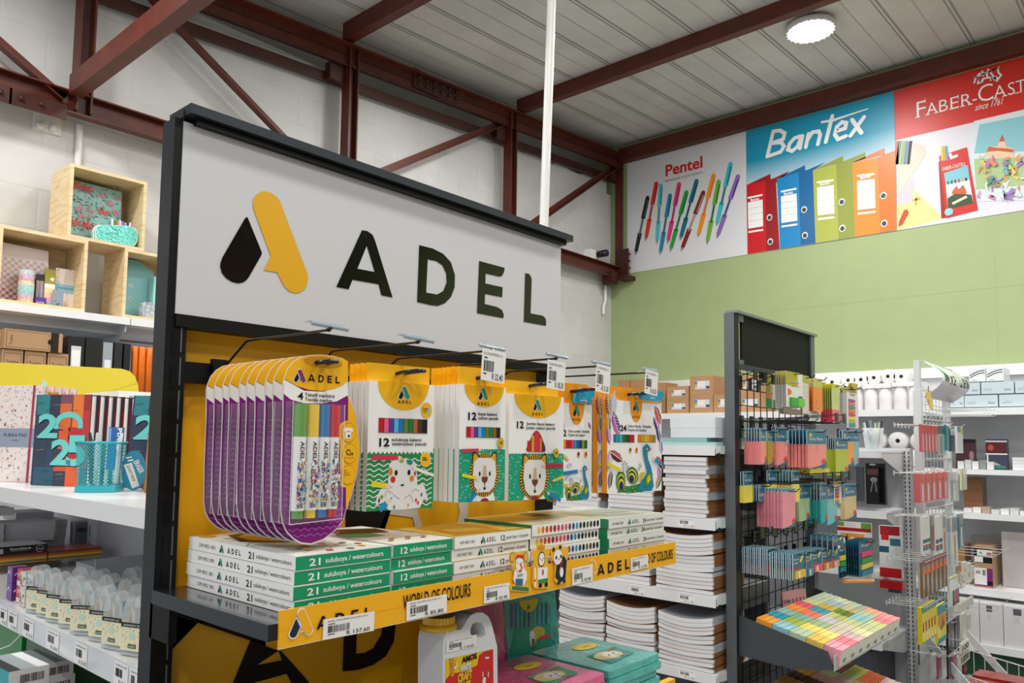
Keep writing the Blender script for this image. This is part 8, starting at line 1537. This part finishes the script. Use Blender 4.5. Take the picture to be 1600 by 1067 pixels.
for P in ([(470, 250), (480, 215), (500, 195), (515, 200), (540, 195), (545, 220), (520, 225), (515, 240), (495, 235), (490, 255)], [(470, 220), (610, 160)], [(515, 180), (520, 210)], [(550, 190), (575, 175), (600, 165), (605, 190), (620, 205), (605, 225), (590, 215), (570, 225), (550, 215)], [(545, 170), (600, 240)], [(560, 235), (575, 215)], [(585, 235), (588, 215)], [(505, 250), (500, 230)]):
    b.ln(fb, PR(P), .012, WHITE, 2, G_)
b.sh(fb, PR([(38, 930), (140, 840), (300, 1000), (45, 1065)]), M('#e9dc94', .4), 1, G_); b.sh(fb, PR([(45, 880), (140, 760), (128, 910), (50, 925)]), M('#e2c4d0', .4), 1.5, G_)
b.sh(fb, PR([(40, 720), (135, 585), (195, 595), (205, 640), (45, 880)]), M('#ddd3c4', .5), 2, G_)
for x, c in ((42, '#b8402a'), (58, '#2a7a3a'), (78, '#8aa04a'), (98, '#1f7a8c'), (118, '#30343a')): b.ln(fb, PR([(x, 570), (x-14 if x > 60 else 42, 700)]), .022, M(c, .4), 3, G_)
b.sh(fb, PR([(272, 685), (288, 1000), (312, 998), (300, 680)]), M('#9c1c14', .4), 2, G_); b.sh(fb, PR([(275, 655), (430, 605), (492, 955), (315, 1000)]), M('#c92a1c', .4), 3, G_)
for x, c in ((290, '#e8c82a'), (303, '#e8a02a'), (316, '#4aa0c8')): b.ln(fb, PR([(x, 600), (x+4, 680)]), .014, M(c, .4), 4, G_)
b.sh(fb, PR([(303, 750), (435, 705), (445, 785), (312, 815)]), M('#7fc0d0', .4), 4, G_); b.sh(fb, PR([(312, 815), (445, 785), (466, 915), (325, 950)]), M('#dce6e4', .4), 4, G_); b.sh(fb, PR([(322, 890), (370, 860), (455, 870), (466, 915), (325, 950)]), M('#3a4a2c', .4), 5, G_); b.sh(fb, PR([(345, 865), (352, 845), (375, 820), (385, 840), (410, 815), (428, 850), (425, 868)]), M('#c8603a', .4), 6, G_); b.ln(fb, PR([(350, 920), (430, 880)]), .02, M('#e8dcc0', .4), 6, G_)
for k, c in enumerate(('#2a8a3a', '#1a5a8c', '#7a3a1a', '#c83a2a', '#e8a82a', '#3a3a3a')): b.ln(fb, PR([(325+20*k, 795-4*k), (327+20*k, 812-4*k)]), .012, M(c, .4), 6, G_)
a, c = PR([(296, 738), (425, 702)]); b.tx(fb, 'FABER-CASTELL', a[0], a[1], .03, WHITE, w=c[0]-a[0], l=5, g=G_, ang=3); b.ln(fb, PR([(335, 640), (345, 665), (380, 650)]), .02, WHITE, 4, G_); b.ell(fb, *PR([(330, 965)])[0], .03, .03, M('#8fd0d8', .4), 6, G_)
b.sh(fb, PR([(470, 460), (900, 360), (900, 900), (490, 905), (440, 620)]), M('#d5dfe2', .5), 2, G_); b.sh(fb, PR([(500, 480), (900, 400), (900, 620), (470, 640)]), M('#86c3cc', .5), 3, G_); b.sh(fb, PR([(535, 650), (545, 605), (600, 600), (610, 570), (628, 540), (640, 570), (650, 605), (690, 610), (695, 640), (685, 665), (560, 668)]), M('#e6c8a4', .5), 4, G_)
b.sh(fb, PR([(608, 575), (628, 535), (640, 572)]), M('#cf4a38', .5), 5, G_); b.sh(fb, PR([(540, 632), (550, 602), (600, 610), (650, 612), (690, 618), (690, 635), (600, 625)]), M('#cf5a40', .5), 5, G_)
b.sh(fb, PR([(470, 670), (700, 662), (900, 640), (900, 800), (480, 840)]), M('#a9c48c', .5), 3.5, G_); R = random.Random(6)
for i in range(46): x, y = R.uniform(480, 780), R.uniform(670, 880); a = PR([(x, y), (x+R.uniform(-30, 30), y+R.uniform(-30, 30)), (x+R.uniform(-30, 30), y+R.uniform(-20, 40))]); b.ln(fb, [p for p in a if p[0] < -yD-.01], R.uniform(.01, .03), M(R.choice(['#e0a058', '#c87ab0', '#4a9a7c', '#e8c870', '#7ab0d0', '#dc8a6a', '#f0f0ee', '#9a7ac0']), .5), 5+.35*i, G_)
b.sh(fb, PR([(52, 1020), (80, 955), (100, 950), (108, 970), (72, 1035), (50, 1045)]), M('#c8482a', .4), 3, G_); b.ln(fb, PR([(130, 900), (170, 890)]), .015, M('#c9a84a', .4), 3, G_); b.ln(fb, PR([(150, 880), (145, 930)]), .012, M('#c9a84a', .4), 3, G_)
b.build('print', t)
